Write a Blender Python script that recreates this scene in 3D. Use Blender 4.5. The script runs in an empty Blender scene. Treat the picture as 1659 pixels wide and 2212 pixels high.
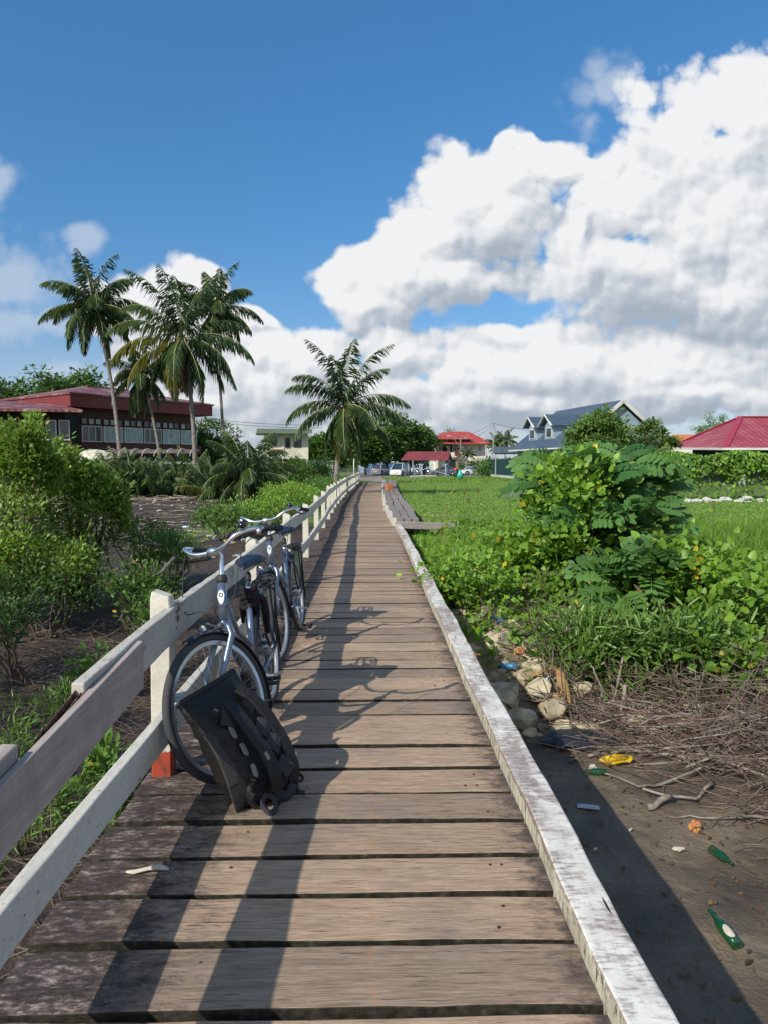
import bpy, bmesh, math, random
import numpy as np
from mathutils import Vector, Matrix
from math import sin, cos, pi, radians, sqrt
random.seed(7); rng = np.random.default_rng(11)
SC = bpy.context.scene
COL = SC.collection
H = 1.47

# ------------------------------------------------------------------ camera and survey helpers
FPX = 1559.5
YAW = math.atan(30.5/FPX); PIT = math.atan(101/FPX)
cf = Vector((sin(YAW)*cos(PIT), cos(YAW)*cos(PIT), -sin(PIT)))
cr = Vector((cos(YAW), -sin(YAW), 0)); cu = cr.cross(cf)
def ray(px, py): return cf + cr*((px-829.5)/FPX) + cu*(-(py-1106)/FPX)
def at_y(px, py, Y):
    d = ray(px, py); return Vector((0, 0, H)) + d*(Y/d.y)
def at_z(px, py, z):
    d = ray(px, py); return Vector((0, 0, H)) + d*((z-H)/d.z)
cam_d = bpy.data.cameras.new('camera'); cam = bpy.data.objects.new('camera', cam_d); COL.objects.link(cam)
cam.location = (0, 0, H)
cam.rotation_euler = cf.to_track_quat('-Z', 'Y').to_euler()
cam_d.sensor_fit = 'HORIZONTAL'; cam_d.sensor_width = 36; cam_d.lens = 36*FPX/1659
cam_d.clip_start = 0.05; cam_d.clip_end = 6000
SC.camera = cam

# ------------------------------------------------------------------ node helpers
def nmat(name):
    m = bpy.data.materials.new(name); m.use_nodes = True
    nt = m.node_tree; b = nt.nodes['Principled BSDF']
    return m, nt, b
def N(nt, t, **kw):
    n = nt.nodes.new(t)
    for k, v in kw.items():
        if k.startswith('i_'): n.inputs[k[2:].replace('_', ' ')].default_value = v
        else: setattr(n, k, v)
    return n
def rgba(c): return (c[0], c[1], c[2], 1)
def ramp(nt, fac, stops, interp='LINEAR'):
    r = N(nt, 'ShaderNodeValToRGB'); cr_ = r.color_ramp; cr_.interpolation = interp
    while len(cr_.elements) < len(stops): cr_.elements.new(0.5)
    for e, (p, c) in zip(cr_.elements, stops):
        e.position = p; e.color = rgba(c) if len(c) == 3 else c
    nt.links.new(fac, r.inputs[0]); return r.outputs[0]
def noise(nt, vec, scale, detail=4, rough=0.55, dist=0.0):
    n = N(nt, 'ShaderNodeTexNoise'); n.inputs['Scale'].default_value = scale; n.inputs['Detail'].default_value = detail
    n.inputs['Roughness'].default_value = rough; n.inputs['Distortion'].default_value = dist
    if vec is not None: nt.links.new(vec, n.inputs['Vector'])
    return n.outputs['Fac']
def pos(nt): return N(nt, 'ShaderNodeNewGeometry').outputs['Position']
def stretch(nt, vec, s, add=None):
    m = N(nt, 'ShaderNodeMapping'); m.inputs['Scale'].default_value = s
    nt.links.new(vec, m.inputs['Vector'])
    if add is not None: nt.links.new(add, m.inputs['Location'])
    return m.outputs[0]
def mixc(nt, fac, a, b, mode='MIX'):
    m = N(nt, 'ShaderNodeMix', data_type='RGBA', blend_type=mode)
    for s, v in ((0, fac), (6, a), (7, b)):
        if hasattr(v, 'links') or isinstance(v, bpy.types.NodeSocket): nt.links.new(v, m.inputs[s])
        elif s == 0: m.inputs[0].default_value = v
        else: m.inputs[s].default_value = rgba(v)
    return m.outputs[2]
def mth(nt, op, a, b=None, c=None, clamp=False):
    m = N(nt, 'ShaderNodeMath', operation=op); m.use_clamp = clamp
    for i, v in enumerate((a, b, c)):
        if v is None: continue
        if isinstance(v, bpy.types.NodeSocket): nt.links.new(v, m.inputs[i])
        else: m.inputs[i].default_value = v
    return m.outputs[0]
def sstep(nt, v, a, b):
    m = N(nt, 'ShaderNodeMapRange', interpolation_type='SMOOTHSTEP'); nt.links.new(v, m.inputs[0])
    m.inputs[1].default_value = a; m.inputs[2].default_value = b; return m.outputs[0]
def bump(nt, b, h, strength=0.4, dist=0.01):
    n = N(nt, 'ShaderNodeBump'); n.inputs['Strength'].default_value = strength; n.inputs['Distance'].default_value = dist
    nt.links.new(h, n.inputs['Height']); nt.links.new(n.outputs[0], b.inputs['Normal'])
def xyz(nt, v):
    s = N(nt, 'ShaderNodeSeparateXYZ'); nt.links.new(v, s.inputs[0]); return s.outputs

def plain(name, c, rough=0.6, metal=0.0, var=0.18, scale=6.0, coat=0.0, bmp=0.0, c2=None, alpha=1.0, trans=0.0):
    m, nt, b = nmat(name); p = pos(nt)
    f = noise(nt, p, scale, 5)
    c2 = c2 or tuple(x*(1-var) for x in c)
    nt.links.new(ramp(nt, f, [(0.35, c2), (0.62, c)]), b.inputs['Base Color'])
    b.inputs['Roughness'].default_value = rough; b.inputs['Metallic'].default_value = metal
    b.inputs['Coat Weight'].default_value = coat
    b.inputs['Alpha'].default_value = alpha; b.inputs['Transmission Weight'].default_value = trans
    if bmp: bump(nt, b, noise(nt, p, scale*4, 4), bmp, 0.01)
    return m

def leafmat(name, dark, light, yellow=None, gloss=0.45, trans=0.28):
    m, nt, b = nmat(name)
    a = N(nt, 'ShaderNodeAttribute', attribute_name='tint')
    f = a.outputs['Fac']
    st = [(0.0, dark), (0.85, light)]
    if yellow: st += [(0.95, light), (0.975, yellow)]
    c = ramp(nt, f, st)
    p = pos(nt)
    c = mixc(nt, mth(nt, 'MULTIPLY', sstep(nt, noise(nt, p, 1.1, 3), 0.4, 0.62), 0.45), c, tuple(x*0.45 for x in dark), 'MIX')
    nt.links.new(c, b.inputs['Base Color']); b.inputs['Roughness'].default_value = gloss
    b.inputs['Specular IOR Level'].default_value = 0.35
    t = N(nt, 'ShaderNodeBsdfTranslucent'); nt.links.new(mixc(nt, 0.5, c, (light[0]*1.5, light[1]*1.5, light[2]*.8)), t.inputs[0])
    mx = N(nt, 'ShaderNodeMixShader'); mx.inputs[0].default_value = trans
    nt.links.new(b.outputs[0], mx.inputs[1]); nt.links.new(t.outputs[0], mx.inputs[2])
    nt.links.new(mx.outputs[0], nt.nodes['Material Output'].inputs[0])
    return m

# weathered hardwood deck: grain along X
def deck_mat():
    m, nt, b = nmat('weathered_deck_wood'); p = pos(nt)
    oi = N(nt, 'ShaderNodeObjectInfo').outputs['Random']
    off = N(nt, 'ShaderNodeCombineXYZ'); nt.links.new(mth(nt, 'MULTIPLY', oi, 37.0), off.inputs[0])
    g = stretch(nt, p, (4.5, 62, 62), off.outputs[0])
    g1 = noise(nt, g, 1.0, 6, 0.65, 0.4)
    g2 = noise(nt, stretch(nt, p, (16, 260, 260), off.outputs[0]), 1.0, 5, 0.7)
    c = ramp(nt, g1, [(0.25, (0.225, 0.163, 0.112)), (0.5, (0.400, 0.297, 0.208)), (0.75, (0.53, 0.405, 0.292))])
    c = mixc(nt, sstep(nt, g2, 0.52, 0.40), c, mixc(nt, 1.0, c, (0.70, 0.68, 0.66), 'MULTIPLY'))
    tone = ramp(nt, oi, [(0, (0.72, 0.72, 0.74)), (0.5, (0.97, 0.93, 0.90)), (0.8, (1.0, .97, .96)), (1, (1.14, 1.10, 1.04))])
    c = mixc(nt, 1.0, c, tone, 'MULTIPLY')
    big = noise(nt, p, 1.3, 5)
    c = mixc(nt, mth(nt, 'MULTIPLY', sstep(nt, big, 0.48, 0.7), 0.45), c, (0.17, 0.15, 0.145))
    # fine drying cracks
    ck = noise(nt, stretch(nt, p, (6.0, 150, 60), off.outputs[0]), 1.0, 3, 0.5)
    c = mixc(nt, mth(nt, 'MULTIPLY', sstep(nt, ck, 0.655, 0.70), 0.85), c, (0.04, 0.03, 0.025))
    kn = N(nt, 'ShaderNodeTexVoronoi'); kn.inputs['Scale'].default_value = 1.0; nt.links.new(stretch(nt, p, (1.9, 5.0, 1), off.outputs[0]), kn.inputs['Vector'])
    c = mixc(nt, mth(nt, 'MULTIPLY', sstep(nt, mth(nt, 'ADD', kn.outputs['Distance'], mth(nt, 'MULTIPLY', noise(nt, p, 40, 3), .05)), .095, .05), .6), c, (0.07, 0.045, 0.032))
    X0 = xyz(nt, p)[0]
    c = mixc(nt, mth(nt, 'MULTIPLY', mth(nt, 'MULTIPLY', sstep(nt, mth(nt, 'ABSOLUTE', mth(nt, 'SUBTRACT', mth(nt, 'ADD', X0, mth(nt, 'MULTIPLY', noise(nt, p, 3, 2), .03)), .02)), .012, .004), sstep(nt, noise(nt, p, 9, 4), .45, .6)), .35), c, (0.42, 0.20, 0.09))
    # dark lichen stain toward both edges
    X = xyz(nt, p)[0]; Yc = xyz(nt, p)[1]
    wob = mth(nt, 'MULTIPLY', mth(nt, 'SUBTRACT', noise(nt, stretch(nt, p, (9, 16, 16)), 1.0, 7, 0.75), 0.5), 1.0)
    el = sstep(nt, mth(nt, 'ADD', X, wob), -0.46, -0.84)
    er = sstep(nt, mth(nt, 'ADD', X, mth(nt, 'MULTIPLY', wob, 0.5)), 0.50, 0.66)
    near = sstep(nt, Yc, 17.0, 12.0)
    fl = noise(nt, stretch(nt, p, (26, 60, 60)), 1.0, 6, 0.75)
    fl = mth(nt, 'ADD', mth(nt, 'MULTIPLY', fl, .55), mth(nt, 'MULTIPLY', noise(nt, stretch(nt, p, (5, 12, 12)), 1.0, 5, 0.7), .45))
    dk = ramp(nt, fl, [(0.43, (0.018, 0.013, 0.014)), (0.51, (0.050, 0.037, 0.036)), (0.56, (0.15, 0.115, 0.105)), (0.62, (0.38, 0.32, 0.285))])
    c = mixc(nt, mth(nt, 'MULTIPLY', el, 0.92), c, dk)
    c = mixc(nt, mth(nt, 'MULTIPLY', mth(nt, 'MULTIPLY', er, near), 0.92), c, mixc(nt, 0.6, dk, (0.05, 0.042, 0.045)))
    # end grain / side faces dark with green algae
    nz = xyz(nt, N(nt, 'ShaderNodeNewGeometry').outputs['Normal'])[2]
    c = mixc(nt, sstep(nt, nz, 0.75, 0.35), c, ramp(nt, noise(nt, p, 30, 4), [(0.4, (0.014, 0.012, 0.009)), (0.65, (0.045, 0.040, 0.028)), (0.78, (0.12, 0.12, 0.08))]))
    nt.links.new(c, b.inputs['Base Color']); b.inputs['Roughness'].default_value = 0.75
    b.inputs['Specular IOR Level'].default_value = 0.3
    hh = mth(nt, 'ADD', mth(nt, 'MULTIPLY', g1, 0.6), mth(nt, 'MULTIPLY', g2, 0.5))
    hh = mth(nt, 'ADD', hh, mth(nt, 'MULTIPLY', mth(nt, 'MULTIPLY', el, fl), 1.6))
    hh = mth(nt, 'SUBTRACT', hh, mth(nt, 'MULTIPLY', sstep(nt, ck, 0.655, 0.70), 0.9))
    bump(nt, b, hh, 0.7, 0.006)
    return m
# flaking white paint on timber (grain along Y)
def paint_mat(name, flake=0.5, white=(0.62, 0.61, 0.57), under=(0.24, 0.17, 0.14), grain=(40, 3, 40), red_below=None, crack=True, topdark=0.0):
    m, nt, b = nmat(name); p = pos(nt)
    g = noise(nt, stretch(nt, p, grain), 1.0, 5, 0.6)
    blot = noise(nt, p, 2.2, 6, 0.7)
    fine = noise(nt, stretch(nt, p, (60, 22, 60)), 1.0, 6, 0.75)
    f = mth(nt, 'ADD', mth(nt, 'MULTIPLY', blot, 0.60), mth(nt, 'MULTIPLY', fine, 0.40))
    w = ramp(nt, fine, [(0.3, tuple(x*0.74 for x in white)), (0.62, white)])
    w = mixc(nt, mth(nt, 'MULTIPLY', sstep(nt, noise(nt, p, 5, 5), 0.5, 0.75), 0.5), w, (white[0]*0.62, white[1]*0.62, white[2]*0.55))
    u = ramp(nt, g, [(0.3, tuple(x*0.45 for x in under)), (0.6, under)])
    msk = sstep(nt, f, 0.64-0.20*flake, 0.70-0.20*flake)
    c = mixc(nt, msk, w, u)
    dots = noise(nt, p, 34, 3, 0.6)
    c = mixc(nt, sstep(nt, dots, 0.70, 0.75), c, (0.05, 0.045, 0.03))
    if red_below is not None:
        Z = mth(nt, 'ADD', xyz(nt, p)[2], mth(nt, 'MULTIPLY', mth(nt, 'SUBTRACT', noise(nt, p, 22, 5), 0.5), 0.12))
        rd = ramp(nt, noise(nt, p, 18, 5), [(0.35, (0.12, 0.05, 0.03)), (0.5, (0.36, 0.055, 0.03))])
        c = mixc(nt, sstep(nt, Z, red_below+0.01, red_below-0.005), c, rd)
    nt.links.new(c, b.inputs['Base Color']); b.inputs['Roughness'].default_value = 0.7
    b.inputs['Specular IOR Level'].default_value = 0.3
    bump(nt, b, mth(nt, 'ADD', mth(nt, 'MULTIPLY', g, 0.5), mth(nt, 'MULTIPLY', mth(nt, 'SUBTRACT', 1.0, msk), 0.6)), 0.5, 0.004)
    return m
def kerb_mat():
    m, nt, b = nmat('worn_white_kerb_paint'); p = pos(nt)
    g = noise(nt, stretch(nt, p, (14, 60, 20)), 1.0, 6, 0.7)
    blot = noise(nt, stretch(nt, p, (6, 1.6, 6)), 1.0, 6, 0.7)
    f = mth(nt, 'ADD', mth(nt, 'MULTIPLY', blot, 0.55), mth(nt, 'MULTIPLY', g, 0.45))
    w = ramp(nt, noise(nt, p, 8, 5), [(0.35, (0.49, 0.465, 0.42)), (0.6, (0.71, 0.69, 0.635))])
    u = ramp(nt, noise(nt, p, 40, 4), [(0.35, (0.20, 0.155, 0.14)), (0.65, (0.33, 0.27, 0.25))])
    c = mixc(nt, mth(nt, 'MULTIPLY', sstep(nt, f, 0.45, 0.56), 0.9), w, u)
    ge = N(nt, 'ShaderNodeNewGeometry')
    nz = xyz(nt, ge.outputs['Normal'])[2]
    Z = xyz(nt, p)[2]
    side = mixc(nt, mth(nt, 'MULTIPLY', sstep(nt, noise(nt, stretch(nt, p, (10, 38, 13)), 1.0, 7, 0.8), 0.53, 0.60), .9), ramp(nt, noise(nt, stretch(nt, p, (4, 30, 9)), 1, 5), [(.35, (0.36, 0.33, 0.24)), (.6, (0.58, 0.55, 0.43))]), (0.06, 0.05, 0.035))
    side = mixc(nt, sstep(nt, mth(nt, 'ADD', Z, mth(nt, 'MULTIPLY', noise(nt, p, 25, 4), 0.05)), 0.088, 0.10), side, (0.22, 0.15, 0.115))
    c = mixc(nt, sstep(nt, nz, 0.7, 0.3), c, side)
    ck = noise(nt, stretch(nt, p, (34, 2.2, 1)), 1.0, 2, 0.4)
    c = mixc(nt, sstep(nt, ck, 0.725, 0.74), c, (0.03, 0.025, 0.02))
    nt.links.new(c, b.inputs['Base Color']); b.inputs['Roughness'].default_value = 0.75
    bump(nt, b, mth(nt, 'ADD', f, mth(nt, 'MULTIPLY', noise(nt, p, 45, 4), 0.5)), 0.5, 0.006)
    return m
def greywood_mat(name, c1=(0.17, 0.14, 0.13), c2=(0.34, 0.30, 0.285), sc=(40, 2.5, 40), marks=True):
    m, nt, b = nmat(name); p = pos(nt)
    oi = N(nt, 'ShaderNodeObjectInfo').outputs['Random']
    g = noise(nt, stretch(nt, p, sc), 1.0, 6, 0.65, 0.3)
    c = ramp(nt, g, [(0.3, c1), (0.68, c2)])
    c = mixc(nt, mth(nt, 'MULTIPLY', oi, 0.45), c, tuple(x*0.8 for x in c1))
    if marks:  # saw marks across the face
        s = noise(nt, stretch(nt, p, (2, 30, 1.2)), 1.0, 3, 0.5)
        c = mixc(nt, mth(nt, 'MULTIPLY', sstep(nt, s, 0.5, 0.62), 0.12), c, tuple(x*0.75 for x in c1))
        c = mixc(nt, mth(nt, 'MULTIPLY', sstep(nt, noise(nt, p, 7, 5), 0.42, 0.7), 0.4), c, (0.20, 0.155, 0.16))
    nt.links.new(c, b.inputs['Base Color']); b.inputs['Roughness'].default_value = 0.8
    bump(nt, b, g, 0.4, 0.004)
    return m
def ground_mat():
    m, nt, b = nmat('ground_surface'); p = pos(nt)
    a = N(nt, 'ShaderNodeAttribute', attribute_name='w')   # r mud, g grass, b clay
    s = N(nt, 'ShaderNodeSeparateColor'); nt.links.new(a.outputs['Color'], s.inputs[0])
    n1 = noise(nt, p, 1.5, 8, 0.6); n2 = noise(nt, p, 9, 8, 0.65); n3 = noise(nt, p, 40, 5, 0.6)
    X = xyz(nt, p)[0]
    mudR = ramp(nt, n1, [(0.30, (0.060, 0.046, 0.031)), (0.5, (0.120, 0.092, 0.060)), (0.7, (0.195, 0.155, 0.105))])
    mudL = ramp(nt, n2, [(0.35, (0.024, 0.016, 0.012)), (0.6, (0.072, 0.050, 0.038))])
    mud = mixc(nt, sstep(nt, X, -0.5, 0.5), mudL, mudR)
    mud = mixc(nt, mth(nt, 'MULTIPLY', sstep(nt, n3, 0.55, 0.75), 0.5), mud, (0.05, 0.04, 0.03))
    gr = ramp(nt, n2, [(0.3, (0.065, 0.125, 0.016)), (0.55, (0.12, 0.215, 0.026)), (0.75, (0.17, 0.245, 0.042))])
    gr = mixc(nt, mth(nt, 'MULTIPLY', sstep(nt, noise(nt, stretch(nt, p, (0.18, 0.35, 1)), 1.0, 4), 0.56, 0.68), 0.75), gr, (0.19, 0.155, 0.06))
    cl = ramp(nt, n2, [(0.35, (0.10, 0.075, 0.045)), (0.6, (0.30, 0.235, 0.14))])
    c = mixc(nt, s.outputs[1], mud, gr); c = mixc(nt, s.outputs[2], c, cl)
    nt.links.new(c, b.inputs['Base Color'])
    r = ramp(nt, noise(nt, p, 0.8, 4), [(0.42, (0.13,)*3), (0.56, (0.62,)*3)])
    r = mixc(nt, s.outputs[1], r, (0.9, 0.9, 0.9)); r = mixc(nt, s.outputs[2], r, (0.9, 0.9, 0.9))
    r = mixc(nt, sstep(nt, X, 0.5, -0.5), r, (0.7, 0.7, 0.7))
    nt.links.new(r, b.inputs['Roughness'])
    vo = N(nt, 'ShaderNodeTexVoronoi'); vo.inputs['Scale'].default_value = 5.5; nt.links.new(p, vo.inputs['Vector'])
    pit = sstep(nt, vo.outputs['Distance'], .05, .45)
    bump(nt, b, mth(nt, 'ADD', mth(nt, 'ADD', n2, mth(nt, 'MULTIPLY', n3, 0.5)), mth(nt, 'MULTIPLY', pit, .45)), 0.75, 0.04)
    return m
def metal_roof(name, c, c2, rust=None, sx=1.0, ax=0, wave=22):
    m, nt, b = nmat(name); p = N(nt, 'ShaderNodeTexCoord').outputs['Object']
    w = N(nt, 'ShaderNodeMath', operation='SINE'); nt.links.new(mth(nt, 'MULTIPLY', xyz(nt, p)[ax], wave), w.inputs[0])
    f = noise(nt, p, 0.9, 5, 0.65)
    st = [(0.35, c2), (0.6, c)]
    if rust: st = [(0.30, c2), (0.50, c), (0.66, rust)]
    cc = ramp(nt, f, st)
    cc = mixc(nt, mth(nt, 'MULTIPLY', sstep(nt, w.outputs[0], 0.2, 0.95), 0.28), cc, tuple(x*0.4 for x in c2))
    nt.links.new(cc, b.inputs['Base Color']); b.inputs['Roughness'].default_value = 0.5
    bump(nt, b, w.outputs[0], 0.5, 0.03)
    return m
def glassmat(name, c=(0.02, 0.025, 0.03), rough=0.08):
    m, nt, b = nmat(name); f = noise(nt, pos(nt), 3, 3)
    nt.links.new(ramp(nt, f, [(0.4, c), (0.6, tuple(x*1.6 for x in c))]), b.inputs['Base Color'])
    b.inputs['Roughness'].default_value = rough; b.inputs['Specular IOR Level'].default_value = 0.8
    return m

M = dict(
 deck=deck_mat(), rail=paint_mat('flaking_white_rail_paint', 0.36, (0.60, 0.58, 0.51)),
 rail_old=paint_mat('worn_rail_paint', 0.55, (0.50, 0.475, 0.42), (0.26, 0.21, 0.19)),
 post=paint_mat('post_paint', 0.1, (0.66, 0.63, 0.53), grain=(40, 40, 3), red_below=-5), post_red=paint_mat('post_paint_red_foot', 0.1, (0.66, 0.63, 0.53), grain=(40, 40, 3), red_below=0.115),
 kerb=kerb_mat(), grey=greywood_mat('bare_grey_plank', (0.30, 0.25, 0.22), (0.54, 0.465, 0.42)), timber=greywood_mat('old_landing_timber', (0.13, 0.115, 0.10), (0.33, 0.30, 0.27)),
 rot=plain('rotten_wood', (0.20, 0.12, 0.075), 0.9, c2=(0.03, 0.018, 0.012), scale=40, bmp=0.8), beam=plain('dark_joist', (0.06, 0.05, 0.04), 0.9, scale=12),
 ground=ground_mat(), road=plain('road_asphalt', (0.20, 0.19, 0.175), 0.9, scale=1.5, var=0.3), gravel=plain('gravel_path', (0.30, 0.26, 0.20), 0.95, scale=14, var=0.5, bmp=0.5),
 nail=plain('rusty_nail', (0.05, 0.03, 0.025), 0.7),
 blk=plain('black_rubber', (0.022, 0.022, 0.024), 0.65, scale=30), tyre=plain('tyre_rubber', (0.045, 0.047, 0.052), 0.75, scale=60, bmp=0.4),
 blkgl=plain('black_gloss', (0.012, 0.012, 0.014), 0.22, coat=0.5), silver=plain('polished_alloy', (0.78, 0.79, 0.81), 0.22, 0.95, var=0.08),
 frame=plain('blue_silver_frame_paint', (0.15, 0.20, 0.285), 0.33, 0.55, var=0.1, coat=0.8, scale=4), frame_dk=plain('dark_blue_frame_paint', (0.035, 0.045, 0.075), 0.25, 0.3, coat=0.8),
 rim=plain('anodised_rim', (0.55, 0.58, 0.63), 0.3, 0.75, var=0.15, scale=20), steel=plain('steel_spoke', (0.55, 0.56, 0.58), 0.35, 0.9),
 saddle=plain('navy_saddle_vinyl', (0.010, 0.014, 0.028), 0.42, scale=12, coat=0.05), guard=plain('grey_green_dress_guard', (0.16, 0.19, 0.165), 0.35, var=0.12, coat=0.3),
 lens=plain('clear_lens', (0.5, 0.52, 0.55), 0.1, 0.4), chrome=plain('chrome', (0.8, 0.8, 0.82), 0.1, 1.0),
 bag=plain('black_tarpaulin', (0.006, 0.006, 0.0065), 0.68, scale=5, var=0.4, bmp=1.0), bag_grey=plain('charcoal_panel', (0.042, 0.040, 0.037), 0.75, scale=60, bmp=0.3),
 pad=plain('slate_padding', (0.026, 0.026, 0.034), 0.85, scale=80), strap=plain('black_webbing', (0.010, 0.010, 0.011), 0.7, scale=90), refl=plain('grey_reflector', (0.20, 0.20, 0.185), 0.55),
 bark=plain('palm_bark', (0.27, 0.245, 0.215), 0.9, scale=7, c2=(0.12, 0.105, 0.09), bmp=0.6), bark2=plain('brown_bark', (0.13, 0.10, 0.075), 0.9, scale=8, bmp=0.6), twig=plain('dead_twig', (0.185, 0.14, 0.105), 0.85, c2=(0.065, 0.045, 0.034), scale=5),
 twigred=plain('reddish_twig', (0.17, 0.085, 0.065), 0.8, c2=(0.10, 0.055, 0.045), scale=5), branch=plain('grey_driftwood', (0.29, 0.245, 0.20), 0.85, c2=(0.12, 0.09, 0.07), scale=9, bmp=0.5),
 frond=leafmat('palm_frond', (0.040, 0.085, 0.040), (0.15, 0.235, 0.095), gloss=0.38), frondy=leafmat('yellowing_frond', (0.08, 0.11, 0.03), (0.25, 0.25, 0.055)), frondb=leafmat('dead_frond', (0.09, 0.055, 0.028), (0.24, 0.15, 0.07)),
 rachis=plain('frond_rib', (0.26, 0.27, 0.07), 0.5), nut=plain('green_coconut', (0.16, 0.13, 0.04), 0.5, c2=(0.06, 0.045, 0.02), scale=3),
 mang=leafmat('mangrove_leaf', (0.070, 0.140, 0.018), (0.27, 0.42, 0.070), (0.5, 0.28, 0.02)), mang2=leafmat('dark_shrub_leaf', (0.035, 0.085, 0.014), (0.13, 0.25, 0.04), (0.42, 0.30, 0.03)),
 vine=leafmat('vine_leaf', (0.05, 0.13, 0.010), (0.23, 0.40, 0.045), (0.55, 0.42, 0.03)), senna=leafmat('candle_bush_leaf', (0.045, 0.12, 0.030), (0.16, 0.32, 0.085)), mang3=leafmat('deep_shade_leaf', (0.022, 0.052, 0.010), (0.08, 0.155, 0.03)), narrow=leafmat('willowy_leaf', (0.045, 0.105, 0.016), (0.18, 0.31, 0.06), gloss=0.3),  # mang3: leaf colour darkened to carry the shade under the thicket
 tree=leafmat('tree_leaf', (0.025, 0.065, 0.012), (0.11, 0.215, 0.035)), ptree=leafmat('pale_tree_leaf', (0.045, 0.10, 0.02), (0.17, 0.28, 0.06)), grass=leafmat('grass_blade', (0.085, 0.17, 0.018), (0.25, 0.42, 0.055), (0.40, 0.34, 0.12)), dry=leafmat('dry_grass', (0.12, 0.09, 0.05), (0.30, 0.24, 0.13)),
 rock=plain('tan_rock', (0.50, 0.43, 0.29), 0.9, c2=(0.24, 0.20, 0.13), scale=6, bmp=0.9), conc=plain('old_concrete', (0.42, 0.40, 0.36), 0.9, c2=(0.22, 0.21, 0.19), scale=5, bmp=0.4),
 white=plain('white_wall', (0.66, 0.66, 0.63), 0.7, scale=0.8), cream=plain('cream_wall', (0.70, 0.67, 0.56), 0.75, scale=0.7, var=0.2), wood_red=plain('maroon_boards', (0.085, 0.020, 0.016), 0.6, scale=2, var=0.35), fascia=plain('red_fascia', (0.19, 0.026, 0.025), 0.5, scale=1.5),
 dark=plain('dark_interior', (0.018, 0.016, 0.015), 0.9), curtain=plain('pale_curtain', (0.42, 0.50, 0.55), 0.8, scale=3, var=0.35), glass=glassmat('dark_glass'), greengrey=plain('grey_green_trim', (0.22, 0.27, 0.22), 0.6), blue_tin=plain('blue_painted_tin', (0.04, 0.16, 0.34), 0.55, scale=1.2, var=0.4),
 carwhite=plain('white_car_paint', (0.74, 0.75, 0.76), 0.22, coat=0.9, var=0.04), cargrey=plain('grey_car_paint', (0.24, 0.26, 0.27), 0.25, 0.5, coat=0.8), carblue=plain('blue_silver_car_paint', (0.30, 0.33, 0.42), 0.25, 0.5, coat=0.8), carglass=glassmat('car_glass', (0.02, 0.03, 0.045)), red=plain('red_plastic', (0.50, 0.03, 0.025), 0.35), yellow=plain('yellow_plate', (0.62, 0.50, 0.04), 0.5), lampg=plain('lamp_glass', (0.7, 0.7, 0.68), 0.15),
 bluewall=plain('grey_blue_wall', (0.30, 0.38, 0.48), 0.7, scale=1), tealfence=plain('teal_fence_metal', (0.012, 0.055, 0.058), 0.5), polemat=plain('galvanised_pole', (0.36, 0.36, 0.35), 0.5, 0.4), woodpole=plain('wooden_pole', (0.24, 0.19, 0.15), 0.85), wire=plain('black_wire', (0.02, 0.02, 0.02), 0.6),
 roof_red=metal_roof('bright_red_metal_roof', (0.42, 0.062, 0.048), (0.31, 0.04, 0.035), (.50, .16, .12)), roof_rose=metal_roof('rose_red_metal_roof', (0.33, 0.050, 0.068), (0.23, 0.04, 0.05), (.36, .10, .11), ax=0, wave=18), roof_rust=metal_roof('faded_red_metal_roof', (0.20, 0.058, 0.048), (0.12, 0.032, 0.03), (0.36, 0.27, 0.225), ax=0, wave=16), roof_blue=metal_roof('slate_blue_metal_roof', (0.070, 0.105, 0.150), (0.055, 0.085, 0.125), ax=1, wave=20), roof_shed=metal_roof('dull_red_shelter_roof', (0.235, 0.042, 0.042), (0.15, 0.04, 0.04)), roof_green=plain('grey_green_metal_roof', (0.16, 0.22, 0.17), 0.5), roof_or=plain('orange_roof', (0.55, 0.20, 0.07), 0.6),
 teal_bag=plain('teal_plastic_bag', (0.05, 0.46, 0.33), 0.35, scale=25, var=0.35), yel_bag=plain('yellow_plastic', (0.62, 0.40, 0.012), 0.4, scale=20, var=.35), clear=plain('clear_plastic', (0.45, 0.50, 0.60), 0.2), bottle=plain('green_bottle_glass', (0.006, 0.055, 0.018), 0.06, coat=0.6), orange=plain('orange_wrapper', (0.48, 0.12, 0.035), 0.45, c2=(0.48, 0.36, 0.15), scale=40), bluep=plain('blue_wrapper', (0.05, 0.22, 0.42), 0.4, scale=30, var=0.4), brick=plain('orange_brick', (0.48, 0.16, 0.075), 0.8, scale=15), rag=plain('white_rag', (0.52, 0.48, 0.38), 0.9, scale=30), cardboard=plain('dry_leaf_sheath', (0.42, 0.28, 0.08), 0.7, c2=(0.28, 0.13, 0.05), scale=10),
 darkplastic=plain('black_plastic_sheet', (0.03, 0.031, 0.036), 0.4, scale=9), boat=plain('white_boat_hull', (0.62, 0.59, 0.50), 0.5, c2=(0.36, 0.33, 0.27), scale=2.2),
 seed=plain('brown_seed_head', (0.15, 0.07, 0.035), 0.9), link=plain('galvanised_mesh', (0.30, 0.31, 0.30), 0.5, 0.6), curb=plain('white_kerbstone', (0.55, 0.53, 0.48), 0.85),
 mudcover=plain('mud_caked_rubber', (0.24, 0.215, 0.175), 0.9, c2=(0.11, 0.095, 0.075), scale=9, bmp=0.7),
)

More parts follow.
